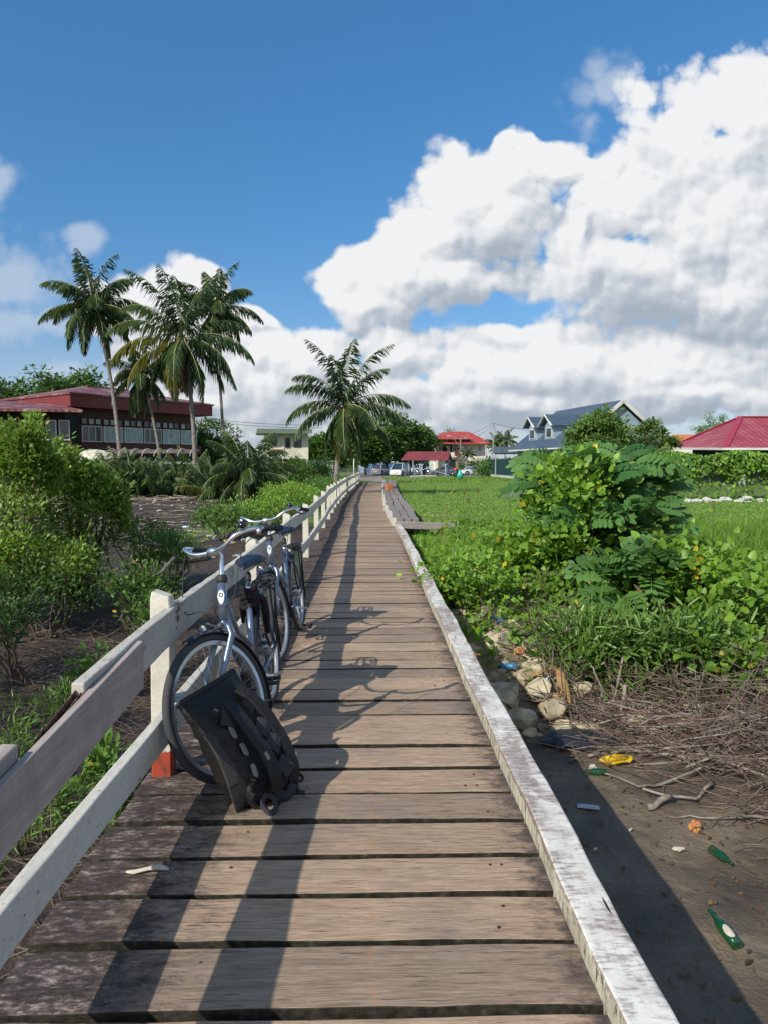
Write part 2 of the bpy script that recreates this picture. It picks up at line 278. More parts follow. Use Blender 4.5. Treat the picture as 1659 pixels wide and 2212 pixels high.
# ------------------------------------------------------------------ object helpers
def tag(o, label=None, cat=None, group=None, kind=None):
    if label: o['label'] = label
    if cat: o['category'] = cat
    if group: o['group'] = group
    if kind: o['kind'] = kind
    return o
def empty(name, loc=(0, 0, 0), rz=0, label=None, cat=None, group=None):
    o = bpy.data.objects.new(name, None); COL.objects.link(o); o.location = loc; o.rotation_euler = (0, 0, rz)
    o.empty_display_size = 0.1
    return tag(o, label, cat, group)
def link(name, me, mat, parent=None, smooth=False, bevel=0, seg=1):
    o = bpy.data.objects.new(name, me); COL.objects.link(o)
    if mat: me.materials.append(mat)
    if parent: o.parent = parent
    if smooth: me.polygons.foreach_set('use_smooth', [True]*len(me.polygons))
    if bevel:
        b = o.modifiers.new('bevel', 'BEVEL'); b.width = bevel; b.segments = seg; b.limit_method = 'ANGLE'
    return o
class MB:
    def __init__(s): s.v = []; s.f = []
    def add(s, vs, fs):
        n = len(s.v); s.v += [tuple(v) for v in vs]; s.f += [tuple(i+n for i in f) for f in fs]; return s
    def box(s, c, d, R=None):
        vs = []
        for k in range(8):
            v = Vector(((k & 1)-.5, ((k >> 1) & 1)-.5, ((k >> 2) & 1)-.5)); v = Vector((v.x*d[0], v.y*d[1], v.z*d[2]))
            if R is not None: v = R @ v
            vs.append(v+Vector(c))
        return s.add(vs, [(0, 2, 3, 1), (4, 5, 7, 6), (0, 1, 5, 4), (2, 6, 7, 3), (0, 4, 6, 2), (1, 3, 7, 5)])
    def bar(s, a, b, w, h, up=(0, 0, 1)):
        a = Vector(a); b = Vector(b); d = (b-a); L = d.length; d.normalize()
        x = d.cross(Vector(up)).normalized(); z = x.cross(d)
        R = Matrix((x, d, z)).transposed()
        return s.box((a+b)/2, (w, L, h), R)
    def tube(s, pts, r, n=8, caps=True, flat=1.0, up=None):
        pts = [Vector(p) for p in pts]; m = len(pts)
        if not hasattr(r, '__len__'): r = [r]*m
        t0 = (pts[1]-pts[0]).normalized()
        x = Vector(up) if up else (Vector((0, 0, 1)) if abs(t0.z) < .9 else Vector((1, 0, 0)))
        vs = []; fs = []
        for i, p in enumerate(pts):
            t = (pts[min(i+1, m-1)]-pts[max(i-1, 0)]).normalized()
            x = (x-t*x.dot(t))
            if x.length < 1e-6: x = t.orthogonal()
            x.normalize(); y = t.cross(x)
            for k in range(n):
                a = 2*pi*k/n; vs.append(p+x*(cos(a)*r[i]*flat)+y*(sin(a)*r[i]))
        for i in range(m-1):
            for k in range(n):
                k2 = (k+1) % n; fs.append((i*n+k, i*n+k2, (i+1)*n+k2, (i+1)*n+k))
        if caps: fs.append(tuple(range(n-1, -1, -1))); fs.append(tuple((m-1)*n+k for k in range(n)))
        return s.add(vs, fs)
    def torus(s, c, R, r, ax='y', n=48, m=8, a0=0, a1=2*pi, sq=1.0):
        closed = abs(a1-a0-2*pi) < 1e-6; N_ = n if closed else n+1; vs = []; fs = []
        for i in range(N_):
            a = a0+(a1-a0)*i/n
            for k in range(m):
                b = 2*pi*k/m; rr = R+r*cos(b); h = r*sin(b)*sq
                vs.append(Vector(c)+Vector((rr*cos(a), h, rr*sin(a))))
        for i in range(n):
            j = (i+1) % N_
            for k in range(m):
                k2 = (k+1) % m; fs.append((i*m+k, j*m+k, j*m+k2, i*m+k2))
        return s.add(vs, fs)
    def lathe(s, prof, n=14, M4=None):
        vs = []; fs = []
        for r, z in prof:
            for k in range(n):
                a = 2*pi*k/n; v = Vector((r*cos(a), r*sin(a), z)); vs.append(M4 @ v if M4 else v)
        for i in range(len(prof)-1):
            for k in range(n):
                k2 = (k+1) % n; fs.append((i*n+k, i*n+k2, (i+1)*n+k2, (i+1)*n+k))
        fs.append(tuple(range(n-1, -1, -1))); fs.append(tuple((len(prof)-1)*n+k for k in range(n)))
        return s.add(vs, fs)
    def ball(s, c, r, n=10, m=7, jit=0):
        vs = []; fs = []; r = r if hasattr(r, '__len__') else (r, r, r)
        for i in range(m+1):
            th = pi*i/m
            for k in range(n):
                a = 2*pi*k/n; j = 1+random.uniform(-jit, jit)
                vs.append((c[0]+r[0]*j*sin(th)*cos(a), c[1]+r[1]*j*sin(th)*sin(a), c[2]+r[2]*j*cos(th)))
        for i in range(m):
            for k in range(n):
                k2 = (k+1) % n; fs.append((i*n+k, (i+1)*n+k, (i+1)*n+k2, i*n+k2))
        return s.add(vs, fs)
    def prism(s, poly, h, M4):   # poly in local xy, extruded along local z
        n = len(poly); vs = [M4 @ Vector((x, y, 0)) for x, y in poly]+[M4 @ Vector((x, y, h)) for x, y in poly]
        return s.add(vs, [tuple(range(n-1, -1, -1)), tuple(range(n, 2*n))]+[(i, (i+1) % n, n+(i+1) % n, n+i) for i in range(n)])
    def xf(s, fn): s.v = [tuple(fn(Vector(v))) for v in s.v]; return s
    def build(s, name, mat, parent=None, smooth=False, bevel=0, seg=1):
        me = bpy.data.meshes.new(name); me.from_pydata(s.v, [], s.f); me.update()
        bm = bmesh.new(); bm.from_mesh(me); bmesh.ops.recalc_face_normals(bm, faces=bm.faces); bm.to_mesh(me); bm.free()
        return link(name, me, mat, parent, smooth, bevel, seg)
def cat(P, n=5):
    out = []
    for i in range(len(P)-1):
        p0, p1, p2, p3 = P[max(i-1, 0)], P[i], P[i+1], P[min(i+2, len(P)-1)]
        for j in range(n):
            t = j/n; out.append(.5*((2*p1)+(-p0+p2)*t+(2*p0-5*p1+4*p2-p3)*t*t+(-p0+3*p1-3*p2+p3)*t**3))
    return out+[P[-1]]
def unit(a): return a/np.maximum(np.linalg.norm(a, axis=-1, keepdims=True), 1e-9)
TPL = {
 'oval': ([(0, 0, 0), (.20, .28, .05), (.21, .62, .05), (0, 1, -.04), (-.21, .62, .05), (-.20, .28, .05)], [(0, 1, 2, 3), (0, 3, 4, 5)]),
 'heart': ([(0, .08, 0), (.28, -.02, .03), (.42, .30, .07), (.27, .68, .04), (0, 1, -.08), (-.27, .68, .04), (-.42, .30, .07), (-.28, -.02, .03)], [(0, 1, 2, 3, 4), (0, 4, 5, 6, 7)]),
 'diamond': ([(0, 0, 0), (.28, .5, .08), (0, 1, 0), (-.28, .5, .08)], [(0, 1, 2), (0, 2, 3)]),
 'narrow': ([(0, 0, 0), (.075, .35, .02), (.06, .7, -.02), (0, 1, -.12), (-.06, .7, -.02), (-.075, .35, .02)], [(0, 1, 2, 3), (0, 3, 4, 5)]),
 'blade': ([(.5, 0, 0), (-.5, 0, 0), (-.4, .45, .06), (.4, .45, .06), (-.22, .8, .0), (.22, .8, .0), (0, 1, -.14)], [(0, 1, 2, 3), (3, 2, 4, 5), (5, 4, 6)]),
 'leaflet': ([(0, 0, 0), (.5, .3, 0), (.38, .7, -.06), (0, 1, -.20), (-.38, .7, -.06), (-.5, .3, 0)], [(0, 1, 2, 3), (0, 3, 4, 5)]),
}
def compound():   # pinnate leaf: rachis with paired oval leaflets
    vs = []; fs = []
    def pt(t): return np.array([0, t, 0.10*sin(t*pi*.9)-0.22*t*t])
    n = 7
    for i in range(n):
        t = 0.12+0.85*i/(n-1)
        for sd in (1, -1):
            L = 0.36*(0.75+0.35*sin(pi*(0.15+0.75*i/(n-1)))); ang = radians(62 if i < n-1 else 25)
            d = np.array([sd*sin(ang), cos(ang), -0.12]); q = np.array([cos(ang), -sd*sin(ang), 0])
            b = pt(t); o = len(vs)
            for (x, y, z) in [(0, 0, 0), (.22, .3, .03), (.27, .68, .03), (.1, .97, 0), (-.1, .97, 0), (-.27, .68, .03), (-.22, .3, .03)]:
                vs.append(b+q*(x*L)+d*(y*L)+np.array([0, 0, z*L]))
            fs += [(o, o+1, o+2, o+3), (o, o+3, o+4), (o, o+4, o+5, o+6)]
    for i in range(4):
        o = len(vs); a = pt(i/4); b = pt((i+1)/4)
        vs += [a+np.array([.008, 0, 0]), a-np.array([.008, 0, 0]), b-np.array([.007, 0, 0]), b+np.array([.007, 0, 0])]; fs.append((o, o+1, o+2, o+3))
    return ([tuple(v) for v in vs], fs)
TPL['compound'] = compound()
def scatter(name, tpl, P, D, Nn, S, mat, parent=None, W=None, tint=None, droop=None):
    tv, tf = TPL[tpl]; tv = np.array(tv, float); P = np.asarray(P, float); n = len(P)
    S = np.broadcast_to(np.asarray(S, float), (n,)); W = S if W is None else np.broadcast_to(np.asarray(W, float), (n,))
    Yv = unit(np.asarray(D, float)); Zv = np.asarray(Nn, float); Xv = unit(np.cross(Yv, Zv)); Zv = np.cross(Xv, Yv)
    V = P[:, None, :]+Xv[:, None, :]*(tv[None, :, 0:1]*W[:, None, None])+Yv[:, None, :]*(tv[None, :, 1:2]*S[:, None, None])+Zv[:, None, :]*(tv[None, :, 2:3]*S[:, None, None])
    if droop is not None: V[:, :, 2] -= (tv[None, :, 1]**2)*np.asarray(droop)[:, None] if hasattr(droop, '__len__') else (tv[None, :, 1]**2)*droop*S[:, None]
    k = len(tv); lt = np.array([len(f) for f in tf]); li = np.concatenate([np.array(f) for f in tf])
    loops = (li[None, :]+(np.arange(n)*k)[:, None]).ravel(); tot = np.tile(lt, n); start = np.concatenate([[0], np.cumsum(tot)[:-1]])
    me = bpy.data.meshes.new(name); me.vertices.add(n*k); me.vertices.foreach_set('co', V.reshape(-1))
    me.loops.add(len(loops)); me.loops.foreach_set('vertex_index', loops.astype(np.int32))
    me.polygons.add(len(tot)); me.polygons.foreach_set('loop_start', start.astype(np.int32)); me.polygons.foreach_set('loop_total', tot.astype(np.int32))
    me.update(calc_edges=True)
    if tint is None: tint = rng.random(n)
    a = me.attributes.new('tint', 'FLOAT', 'POINT'); a.data.foreach_set('value', np.repeat(np.clip(tint, 0, 1), k).astype(np.float32))
    return link(name, me, mat, parent)
def rdir(n, up=0.0, flat=1.0):
    d = rng.normal(size=(n, 3)); d[:, 2] = d[:, 2]*flat; d = unit(d); d[:, 2] += up; return unit(d)

# ------------------------------------------------------------------ terrain
def sm(t): t = np.clip(t, 0, 1); return t*t*(3-2*t)
def vn(x, y, s, seed=0):
    x = np.asarray(x, float)*s; y = np.asarray(y, float)*s
    return (np.sin(x*1.7+seed)*np.cos(y*1.3+seed*2)+np.sin(x*.9-y*1.9+seed*3)*.7+np.cos(x*2.9+y*2.3+seed)*.4)/2.1
def hz(x, y):
    x = np.asarray(x, float); y = np.asarray(y, float)
    zl = -1.0+.55*sm((y-10)/32)+.5*sm((y-42.5)/4)
    zl = zl+.45*sm((y-13)/10)*sm((x+6.5)/4)*sm((44-y)/4)
    toe = 6.2+.38*np.clip(x-1.1, 0, 3.0)+.35*vn(x, y, .9, 2)
    zr = -1.0+.90*sm((y-toe)/3.6)+.35*sm((x-5)/18)*sm((y-18)/30)
    t = sm((x+1.2)/2.4); z = zl*(1-t)+zr*t
    far = sm((y-64)/14); z = z*(1-far)+(-.08+.35*sm((x-14)/10)*sm((95-y)/20))*far
    amp = np.where(y > 60, 0, .05)
    z = z+amp*(vn(x, y, 1.3)+.5*vn(x, y, 3.7, 5)+.35*vn(x, y, 8.1, 9))
    band = (x > -1.4) & (x < 1.6) & (y < 64)
    return np.where(band, np.minimum(z, -.32), z)
def hz1(x, y): return float(hz(np.array([x]), np.array([y]))[0])
gx = np.unique(np.concatenate([np.linspace(-9, 9, 150), np.linspace(-30, 30, 140), np.linspace(-120, 120, 90), np.array([-2500, -1200, -600, -300, -200, 200, 300, 600, 1200, 2500])]))
gy = np.unique(np.concatenate([np.linspace(-4, 14, 190), np.linspace(14, 50, 150), np.linspace(50, 140, 90), np.array([-600, -100, -30, -10, 170, 220, 320, 500, 900, 1800, 4000])]))
GX, GY = np.meshgrid(gx, gy); GZ = hz(GX, GY)
ny, nx = GX.shape
me = bpy.data.meshes.new('ground'); V = np.stack([GX, GY, GZ], -1).reshape(-1, 3)
idx = np.arange(ny*nx).reshape(ny, nx); q = np.stack([idx[:-1, :-1], idx[:-1, 1:], idx[1:, 1:], idx[1:, :-1]], -1).reshape(-1, 4)
me.vertices.add(len(V)); me.vertices.foreach_set('co', V.ravel()); me.loops.add(q.size); me.loops.foreach_set('vertex_index', q.ravel().astype(np.int32))
me.polygons.add(len(q)); me.polygons.foreach_set('loop_start', (np.arange(len(q))*4).astype(np.int32)); me.polygons.foreach_set('loop_total', np.full(len(q), 4, np.int32)); me.update(calc_edges=True)
xx, yy, zz = V[:, 0], V[:, 1], V[:, 2]
wg = np.clip(np.where(xx > 0, sm((yy-9.2)/1.5), sm((yy-43)/3)), 0, 1)
wg = np.maximum(wg, sm((yy-58)/5)*0+np.where((xx < 0) & (xx > -6) & (yy > 22), .8, 0))
wc = np.where(xx > 0, sm((yy-6.2)/1.2)*sm((10.5-yy)/1.5), 0)
colr = np.stack([1-wg, wg, wc, np.ones_like(wg)], -1)
ca = me.color_attributes.new('w', 'FLOAT_COLOR', 'POINT'); ca.data.foreach_set('color', colr.ravel().astype(np.float32))
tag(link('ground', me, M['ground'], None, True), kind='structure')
MB().box((0, 121, -.10), (260, 44, .048)).build('road', M['road'])['kind'] = 'structure'
pb = MB(); pts = [(-1.1, 62.0), (1.4, 62.0), (3.2, 68), (7, 80), (9, 99), (-4, 99), (-2.6, 80), (-1.7, 68)]
pb.prism(pts, .03, Matrix.Translation((0, 0, -.088))); pb.build('path', M['gravel'])['kind'] = 'structure'

# ------------------------------------------------------------------ boardwalk
def XL(y): return float(np.interp(y, [0, 3.3, 11.6, 14.4, 17.1, 19.8, 25, 37, 49, 62], [-.985, -.985, -1.02, -1.05, -1.09, -1.12, -1.2, -1.2, -1.04, -.9]))
def XR(y): return float(np.interp(y, [0, 16, 20, 24, 32, 42, 62], [.64, .62, .53, .50, .60, .73, 1.2]))
bw = empty('boardwalk', (0, 0, 0), label='long narrow boardwalk of weathered brown planks with a low white edge beam', cat='boardwalk')
y = -1.2; k = 0; rest = MB(); starts = []
while y < 62:
    w = random.uniform(.205, .262) if y < 6 else random.choice([.13, .17, .20, .24, .25])
    gap = random.uniform(.022, .036) if y < 3.5 else random.uniform(.012, .024)
    yc = y+w/2; x0 = XL(yc)-.075+random.uniform(-.015, .015); x1 = XR(yc)+.02
    dz = random.uniform(-.004, .004); tilt = random.uniform(-.006, .006)
    def plank(mb):
        n = 15; vs = []; 
        for i in range(n):
            t = i/(n-1); x = x0+(x1-x0)*t; wob = random.uniform(-.0035, .0035); dzc = .0045*sin(k*1.9+t*3)+(-.004 if i in (0, n-1) else 0)
            ya, yb = y+tilt*(t-.5)+wob, y+w+tilt*(t-.5)+wob
            vs += [(x, ya, -.05+dz), (x, yb+random.uniform(-.002, .003), -.05+dz), (x, yb, dz+dzc*.5), (x, ya, dz+dzc)]
        fs = [(0, 1, 2, 3), tuple((n-1)*4+j for j in (3, 2, 1, 0))]
        for i in range(n-1):
            for j in range(4): fs.append((i*4+j, (i+1)*4+j, (i+1)*4+(j+1) % 4, i*4+(j+1) % 4))
        mb.add(vs, fs)
    if y > 1.0 and k < 100:
        mb = MB(); plank(mb); po = mb.build('deck_plank', M['deck'], bw, bevel=.004, seg=2); k += 1
        if y < 9:
            for xn in (.50+random.uniform(-.03, .03), -.50+random.uniform(-.03, .03), .43+random.uniform(-.02, .02)):
                for fy in (.25, .75):
                    if random.random() < .45: continue
                    nb = MB(); nb.lathe([(.0058, -.003), (.0058, .0012), (.003, .002)], 9, Matrix.Translation((xn+random.uniform(-.02, .02), y+w*fy, dz)))
                    nb.build('nail', M['nail'], po)
    else: plank(rest)
    y += w+gap
o = rest.build('deck_planks_far', M['deck'], bw); o['kind'] = 'stuff'; o.name = 'deck_planking'
for xb in (-.85, -.1, .55):
    MB().tube([(xb, -1, -.13), (xb, 62, -.13)], .06, 4).build('joist', M['beam'], bw)
for yy_ in np.arange(1.5, 62, 3.0):
    for xb in (-.85, .55): MB().tube([(xb, yy_, -1.3), (xb, yy_, -.12)], .07, 8).build('pile', M['beam'], bw)
def strip(mb, ys, fx0, fx1, z0, z1, jit=.003):
    vs = []; fs = []; n = len(ys)
    for yv in ys:
        lw = jit*1.2*(sin(yv*2.3+len(mb.v))+sin(yv*5.1)*.6) if jit > .002 else 0
        j = [random.uniform(-jit, jit)*.8+lw for _ in range(4)]
        vs += [(fx0(yv)+j[0], yv, z0(yv)), (fx1(yv)+j[1], yv, z0(yv)), (fx1(yv)+j[2], yv, z1(yv)+j[3]), (fx0(yv)+j[1], yv, z1(yv)+j[0])]
    fs = [(0, 1, 2, 3), tuple((n-1)*4+q_ for q_ in (3, 2, 1, 0))]
    for i in range(n-1):
        for j in range(4): fs.append((i*4+j, (i+1)*4+j, (i+1)*4+(j+1) % 4, i*4+(j+1) % 4))
    mb.add(vs, fs)
for a, b_ in ((-1, 5.62), (5.63, 11.3), (11.31, 17.4)):
    mb = MB(); strip(mb, np.arange(a, b_+.01, .12 if a < 9 else .3), lambda v: XR(v), lambda v: XR(v)+.138, lambda v: -.045, lambda v: .082+.004*sin(v*3))
    mb.build('edge_beam', M['kerb'], bw, bevel=.010, seg=2)
# rust spots on the edge beam
for px, py in ((1029, 1414),):
    p = at_z(px, py, .085); mb = MB(); mb.box((p.x, p.y, .0855), (.05, .02, .006)); mb.build('bolt_head', plain('rust', (.30, .10, .04), .9), bw)

# raised timber landing on the right
ld = empty('timber_landing', (1, 30, 0), label='raised stack of old grey timbers beside the far right edge of the boardwalk', cat='landing')
def lx0(y): return XR(y)+.04
def lx1(y): return float(np.interp(y, [17, 21.5, 34.7, 55, 62], [1.16, 1.24, 1.38, 1.94, 2.2]))
mb = MB(); strip(mb, np.arange(17.4, 61, .8), lambda v: XR(v)-.03, lambda v: XR(v)+.035, lambda v: -.04, lambda v: .19+.015*sin(v*2), .012)
mb.xf(lambda v: v-Vector((1, 30, 0))).build('white_side_board', M['rail'], ld, bevel=.01)
for i, f in enumerate((0, .34, .67)):
    yy0 = 17.2
    while yy0 < 60:
        L = random.uniform(2.5, 6.5); y1 = min(yy0+L, 61); zt = .20+random.uniform(-.02, .035)
        mb = MB(); strip(mb, np.linspace(yy0, y1-.03, 5), lambda v: lx0(v)+(lx1(v)-lx0(v))*f+.01, lambda v: lx0(v)+(lx1(v)-lx0(v))*(f+.33)-.01, lambda v: -.12, lambda v: zt, .01)
        mb.xf(lambda v: v-Vector((1, 30, 0))).build('timber', M['timber'], ld, bevel=.012); yy0 = y1
mb = MB().bar((.62, 17.1, .06), (2.0, 16.8, .03), .17, .17); mb.xf(lambda v: v-Vector((1, 30, 0))).build('cross_timber', M['timber'], ld, bevel=.012)
p = at_y(840, 1051, 36); bx = MB().box((0, 0, 0), (.33, .28, .30), Matrix.Rotation(.4, 3, 'Z')); bx.box((0, 0, .152), (.26, .20, .012), Matrix.Rotation(.4, 3, 'Z'))
o = bx.build('crate', M['brick'], None, bevel=.02); o.location = (p.x, 36, .37); tag(o, 'small orange box sitting on the grey timber landing', 'box')

# ------------------------------------------------------------------ white railing
fn = empty('wooden_railing', (-1, 0, 0), label='white painted two-rail wooden railing with flaking paint along the left side of the boardwalk', cat='railing')
off = lambda v: v-Vector((-1, 0, 0))
def fz(y): return .012*sin(y*.9)+.05*math.exp(-((y-19)/1.6)**2)-.03*math.exp(-((y-16)/1.2)**2)+.0*y
ypost = [3.34+2.72*i for i in range(22)]; ypost[0] = 3.34
for i, yp in enumerate(ypost[0:]):
    w = .094; x = XL(yp); hgt = .880+fz(yp)+random.uniform(-.01, .015); lean = random.uniform(-.012, .012)
    mb = MB(); vs = []
    for z, s in ((-.55, 1), (hgt-.045, 1), (hgt, .86)):
        for (a, b_) in ((-1, -1), (1, -1), (1, 1), (-1, 1)):
            vs.append((x+a*w/2*s+lean*z, yp+.05+b_*w/2*s, z+(-.03 if (a > 0 and z > .8) else 0)))
    mb.add(vs, [(3, 2, 1, 0), (8, 9, 10, 11)]+[(r*4+j, r*4+(j+1) % 4, r*4+4+(j+1) % 4, r*4+4+j) for r in (0, 1) for j in range(4)])
    mb.xf(off).build('post', M['post_red' if i == 0 else 'post'], fn, bevel=.006)
# one post behind the camera carries the near rails
MB().box((XL(.6)+.985-.985, .62, .15), (.094, .094, 1.4)).xf(off).build('post', M['post'], fn, bevel=.006)
UPR = False
def rz(v): return float(np.interp(v, [0, 1.7, 2.3, 3.0, 3.6, 4.5], [-.12, -.09, -.05, -.022, -.006, 0])) if UPR else 0.0
def rail(name, ya, yb, z0, z1, t, mat, dx=0, step=.18, jit=.003, zsl=0, rag=0):
    ys = list(np.arange(ya, yb, step))+[yb]
    mb = MB(); strip(mb, ys, lambda v: XL(v)+.026+dx, lambda v: XL(v)+.026+dx+t, lambda v: z0+fz(v)+rz(v), lambda v: z1+fz(v)+rz(v), jit)
    return mb.xf(off).build(name, mat, fn, bevel=.006, seg=2)
# near bay: old broken rail piece + newer grey plank
UPR = True
rail('upper_rail', 2.30, 4.55, .655, .815, .045, M['rail_old'], step=.12)
rail('upper_rail', .2, 1.86, .655, .815, .045, M['grey'], step=.12)
# rotten broken end
mb = MB()
for i in range(16):
    t = i/15; z0_, z1_ = .60+random.uniform(0, .03)+.02*t, .762-random.uniform(0, .04); yv = 2.31-random.uniform(.04, .34)
    xx_ = XL(2.2)+.028+.0024*i; mb.add([(xx_, 2.32, z0_), (xx_+.004, 2.32, z0_), (xx_+.004, 2.32, z1_), (xx_, 2.32, z1_), (xx_+.002, yv, z0_+random.uniform(.02, .09))], [(0, 1, 4), (1, 2, 4), (2, 3, 4), (3, 0, 4)])
mb.xf(off).build('splintered_end', M['rot'], fn)
gp = MB(); ys = np.linspace(.3, 2.80, 14); 
strip(gp, ys, lambda v: XL(v)+.073, lambda v: XL(v)+.100, lambda v: .602-.085*(2.80-v)/1.12, lambda v: .786-.092*(2.80-v)/1.12, .0015)
o = gp.xf(off).build('grey_plank', M['grey'], fn, bevel=.003, seg=2); o['label'] = 'bare grey replacement plank'
ys_up = [4.56, 8.80, 14.25, 19.7, 25.1, 30.6, 36.0, 41.4, 46.9, 52.3, 57.8, 61.5]
for a, b_ in zip(ys_up, ys_up[1:]): rail('upper_rail', a, b_-.01, .665, .815, .045, M['rail'], step=.3)
UPR = False
ys_lo = [.2, 3.36, 8.85, 14.3, 19.75, 25.1, 30.6, 36.0, 41.4, 46.9, 52.3, 57.8, 61.5]
for a, b_ in zip(ys_lo, ys_lo[1:]): rail('lower_rail', a, b_-.01, .205, .345, .045, M['rail'], step=.2)
for yp in ypost[:7]:
    for zz_ in (.70, .78, .245, .31):
        nb = MB(); nb.lathe([(.007, 0), (.006, .002)], 8, Matrix.Translation((XL(yp)+.0715+(.0), yp+.05+random.uniform(-.02, .02), zz_+fz(yp))) @ Matrix.Rotation(pi/2, 4, 'Y')); nb.xf(off).build('nail', M['nail'], fn)
# hole with bolt in the upper rail
p = at_y(395, 1327, 1); p = at_y(395, 1327, .892/abs(p.x)*1.0); yb = p.y; xr_ = XL(yb)+.0725
hp = [(-.020, -.055), (.004, -.04), (.020, -.01), (.022, .03), (.012, .06), (-.006, .035), (-.022, .005)]
mb = MB(); mb.add([(xr_, yb+a*1.0, p.z+b_*.75) for a, b_ in hp], [tuple(range(len(hp)))]); mb.xf(off).build('rot_hole', M['dark'], fn)
mb = MB(); mb.lathe([(.017, 0), (.017, .008), (.010, .012)], 12, Matrix.Translation((xr_, yb, p.z)) @ Matrix.Rotation(pi/2, 4, 'Y')); mb.xf(off).build('bolt_head', M['conc'], fn)

# ------------------------------------------------------------------ bicycle
def make_bike(rear, heading, lean, steer, label, scarf, crank=10):
    root = empty('bicycle', rear, 0, label, 'bicycle', 'city bicycles leaning on the railing')
    fw = Vector((cos(heading), sin(heading), 0)); lf = Vector((-fw.y, fw.x, 0)); up = Vector((0, 0, 1))
    R = Matrix((fw, lf, up)).transposed(); R = R @ Matrix.Rotation(lean, 3, 'X')
    root.rotation_euler = R.to_euler()
    hub = Vector((1.10, 0, .345)); ax = Vector((-.36, 0, .933)).normalized(); hb = Vector((.905, 0, .715)); ht = hb+ax*.185
    Rs = Matrix.Rotation(steer, 3, ax)
    st = lambda v: hb+Rs @ (v-hb)
    def T(name, pts, r, mat, s=False, n=10, par=None, **k):
        mb = MB().tube(pts, r, n, **k)
        if s: mb.xf(st)
        return mb.build(name, mat, par or root, smooth=True)
    def wheel(c, s):
        w = MB().lathe([(.018, -.05), (.018, -.03), (.03, -.03), (.03, -.024), (.016, -.02), (.016, .02), (.03, .024), (.03, .03), (.018, .03), (.018, .05)], 14, Matrix.Translation(c) @ Matrix.Rotation(pi/2, 4, 'X'))
        if s: w.xf(st)
        wo = w.build('wheel', M['silver'], root, smooth=True)
        for nm, mb, mt in (('tyre', MB().torus(c, .325, .020, n=64, m=10), M['tyre']),):
            if s: mb.xf(st)
            mb.build(nm, mt, wo, smooth=True)
        rm = MB(); vs = []; fs = []; n = 64; prof = [(.309, -.012), (.309, .012), (.290, .010), (.286, 0), (.290, -.010)]
        for i in range(n):
            a = 2*pi*i/n
            for r_, h_ in prof: vs.append(Vector(c)+Vector((r_*cos(a), h_, r_*sin(a))))
        for i in range(n):
            for k in range(5): fs.append((i*5+k, ((i+1) % n)*5+k, ((i+1) % n)*5+(k+1) % 5, i*5+(k+1) % 5))
        rm.add(vs, fs)
        if s: rm.xf(st)
        rm.build('rim', M['rim'], wo)
        sp = MB()
        for i in range(36):
            a = 2*pi*i/36; sd = .026 if i % 2 else -.026; a2 = a+(.9 if (i//2) % 2 else -.9)
            sp.tube([Vector(c)+Vector((.028*cos(a2), sd, .028*sin(a2))), Vector(c)+Vector((.290*cos(a), sd*.15, .290*sin(a)))], .0012, 4, caps=False)
        if s: sp.xf(st)
        sp.build('spokes', M['steel'], wo)
    wheel(hub, True); wheel(Vector((0, 0, .345)), False)
    bb = Vector((.47, 0, .285)); sttop = Vector((.265, 0, .76))
    fr = MB()
    fr.tube([hb-ax*.005, ht+ax*.005], .023, 14)
    fr.tube([bb, sttop], .0185, 12)
    fr.tube([hb+ax*.03, Vector((.72, 0, .47)), bb+Vector((.02, 0, .01))], [.024, .023, .022], 12)
    fr.tube([hb+ax*.13, Vector((.66, 0, .60)), Vector((.40, 0, .46))], [.015, .014, .014], 10)
    for s_ in (1, -1):
        fr.tube([bb+Vector((-.02, .035*s_, 0)), Vector((0, .062*s_, .345))], [.012, .009], 8)
        fr.tube([sttop+Vector((.01, .015*s_, -.08)), Vector((.15, .055*s_, .60)), Vector((0, .062*s_, .345))], [.009, .009, .008], 8)
    fr.build('frame', M['frame'], root, smooth=True)
    MB().lathe([(.024, 0), (.027, .01), (.027, .03), (.023, .04)], 14, Matrix.Translation(ht) @ ax.to_track_quat('Z', 'Y').to_matrix().to_4x4()).build('headset', M['blk'], root, smooth=True)
    # badge on the head tube
    bq = (Vector((cos(steer*0), 0, .3))).normalized(); bc = hb+ax*.11+Vector((.0235, 0, .008))
    bd = MB(); n = 20; ring = []
    for i in range(n):
        a = 2*pi*i/n; ring.append((.018*cos(a)*(1 if sin(a) > 0 else .85), .036*sin(a)))
    Mb = Matrix.Translation(bc) @ Matrix((Vector((0, 1, 0)), ax, Vector((0, 1, 0)).cross(ax))).transposed().to_4x4()
    bd.prism(ring, .004, Mb); bo = bd.build('head_badge', M['lampg'], root)
    b2 = MB(); b2.torus((0, 0, 0), .009, .0022, n=18, m=6); b2.xf(lambda v: Mb @ Vector((v.x, v.z+.010, .005))); b2.build('emblem_ring', M['frame_dk'], bo)
    # fork
    crown = hb-ax*.03; fk = MB()
    fk.tube([hb, crown], .020, 12)
    for s_ in (1, -1):
        fk.tube([crown+Vector((0, .01*s_, .008)), crown+Vector((.012, .040*s_, -.008)), crown+Vector((.02, .050*s_, -.05)), hub+Vector((-.02, .053*s_, .14)), hub+Vector((0, .055*s_, 0))], [.016, .017, .0165, .0135, .010], 10)
    fk.xf(st).build('fork', M['frame'], root, smooth=True)
    # front mudguard + light
    mg = MB()
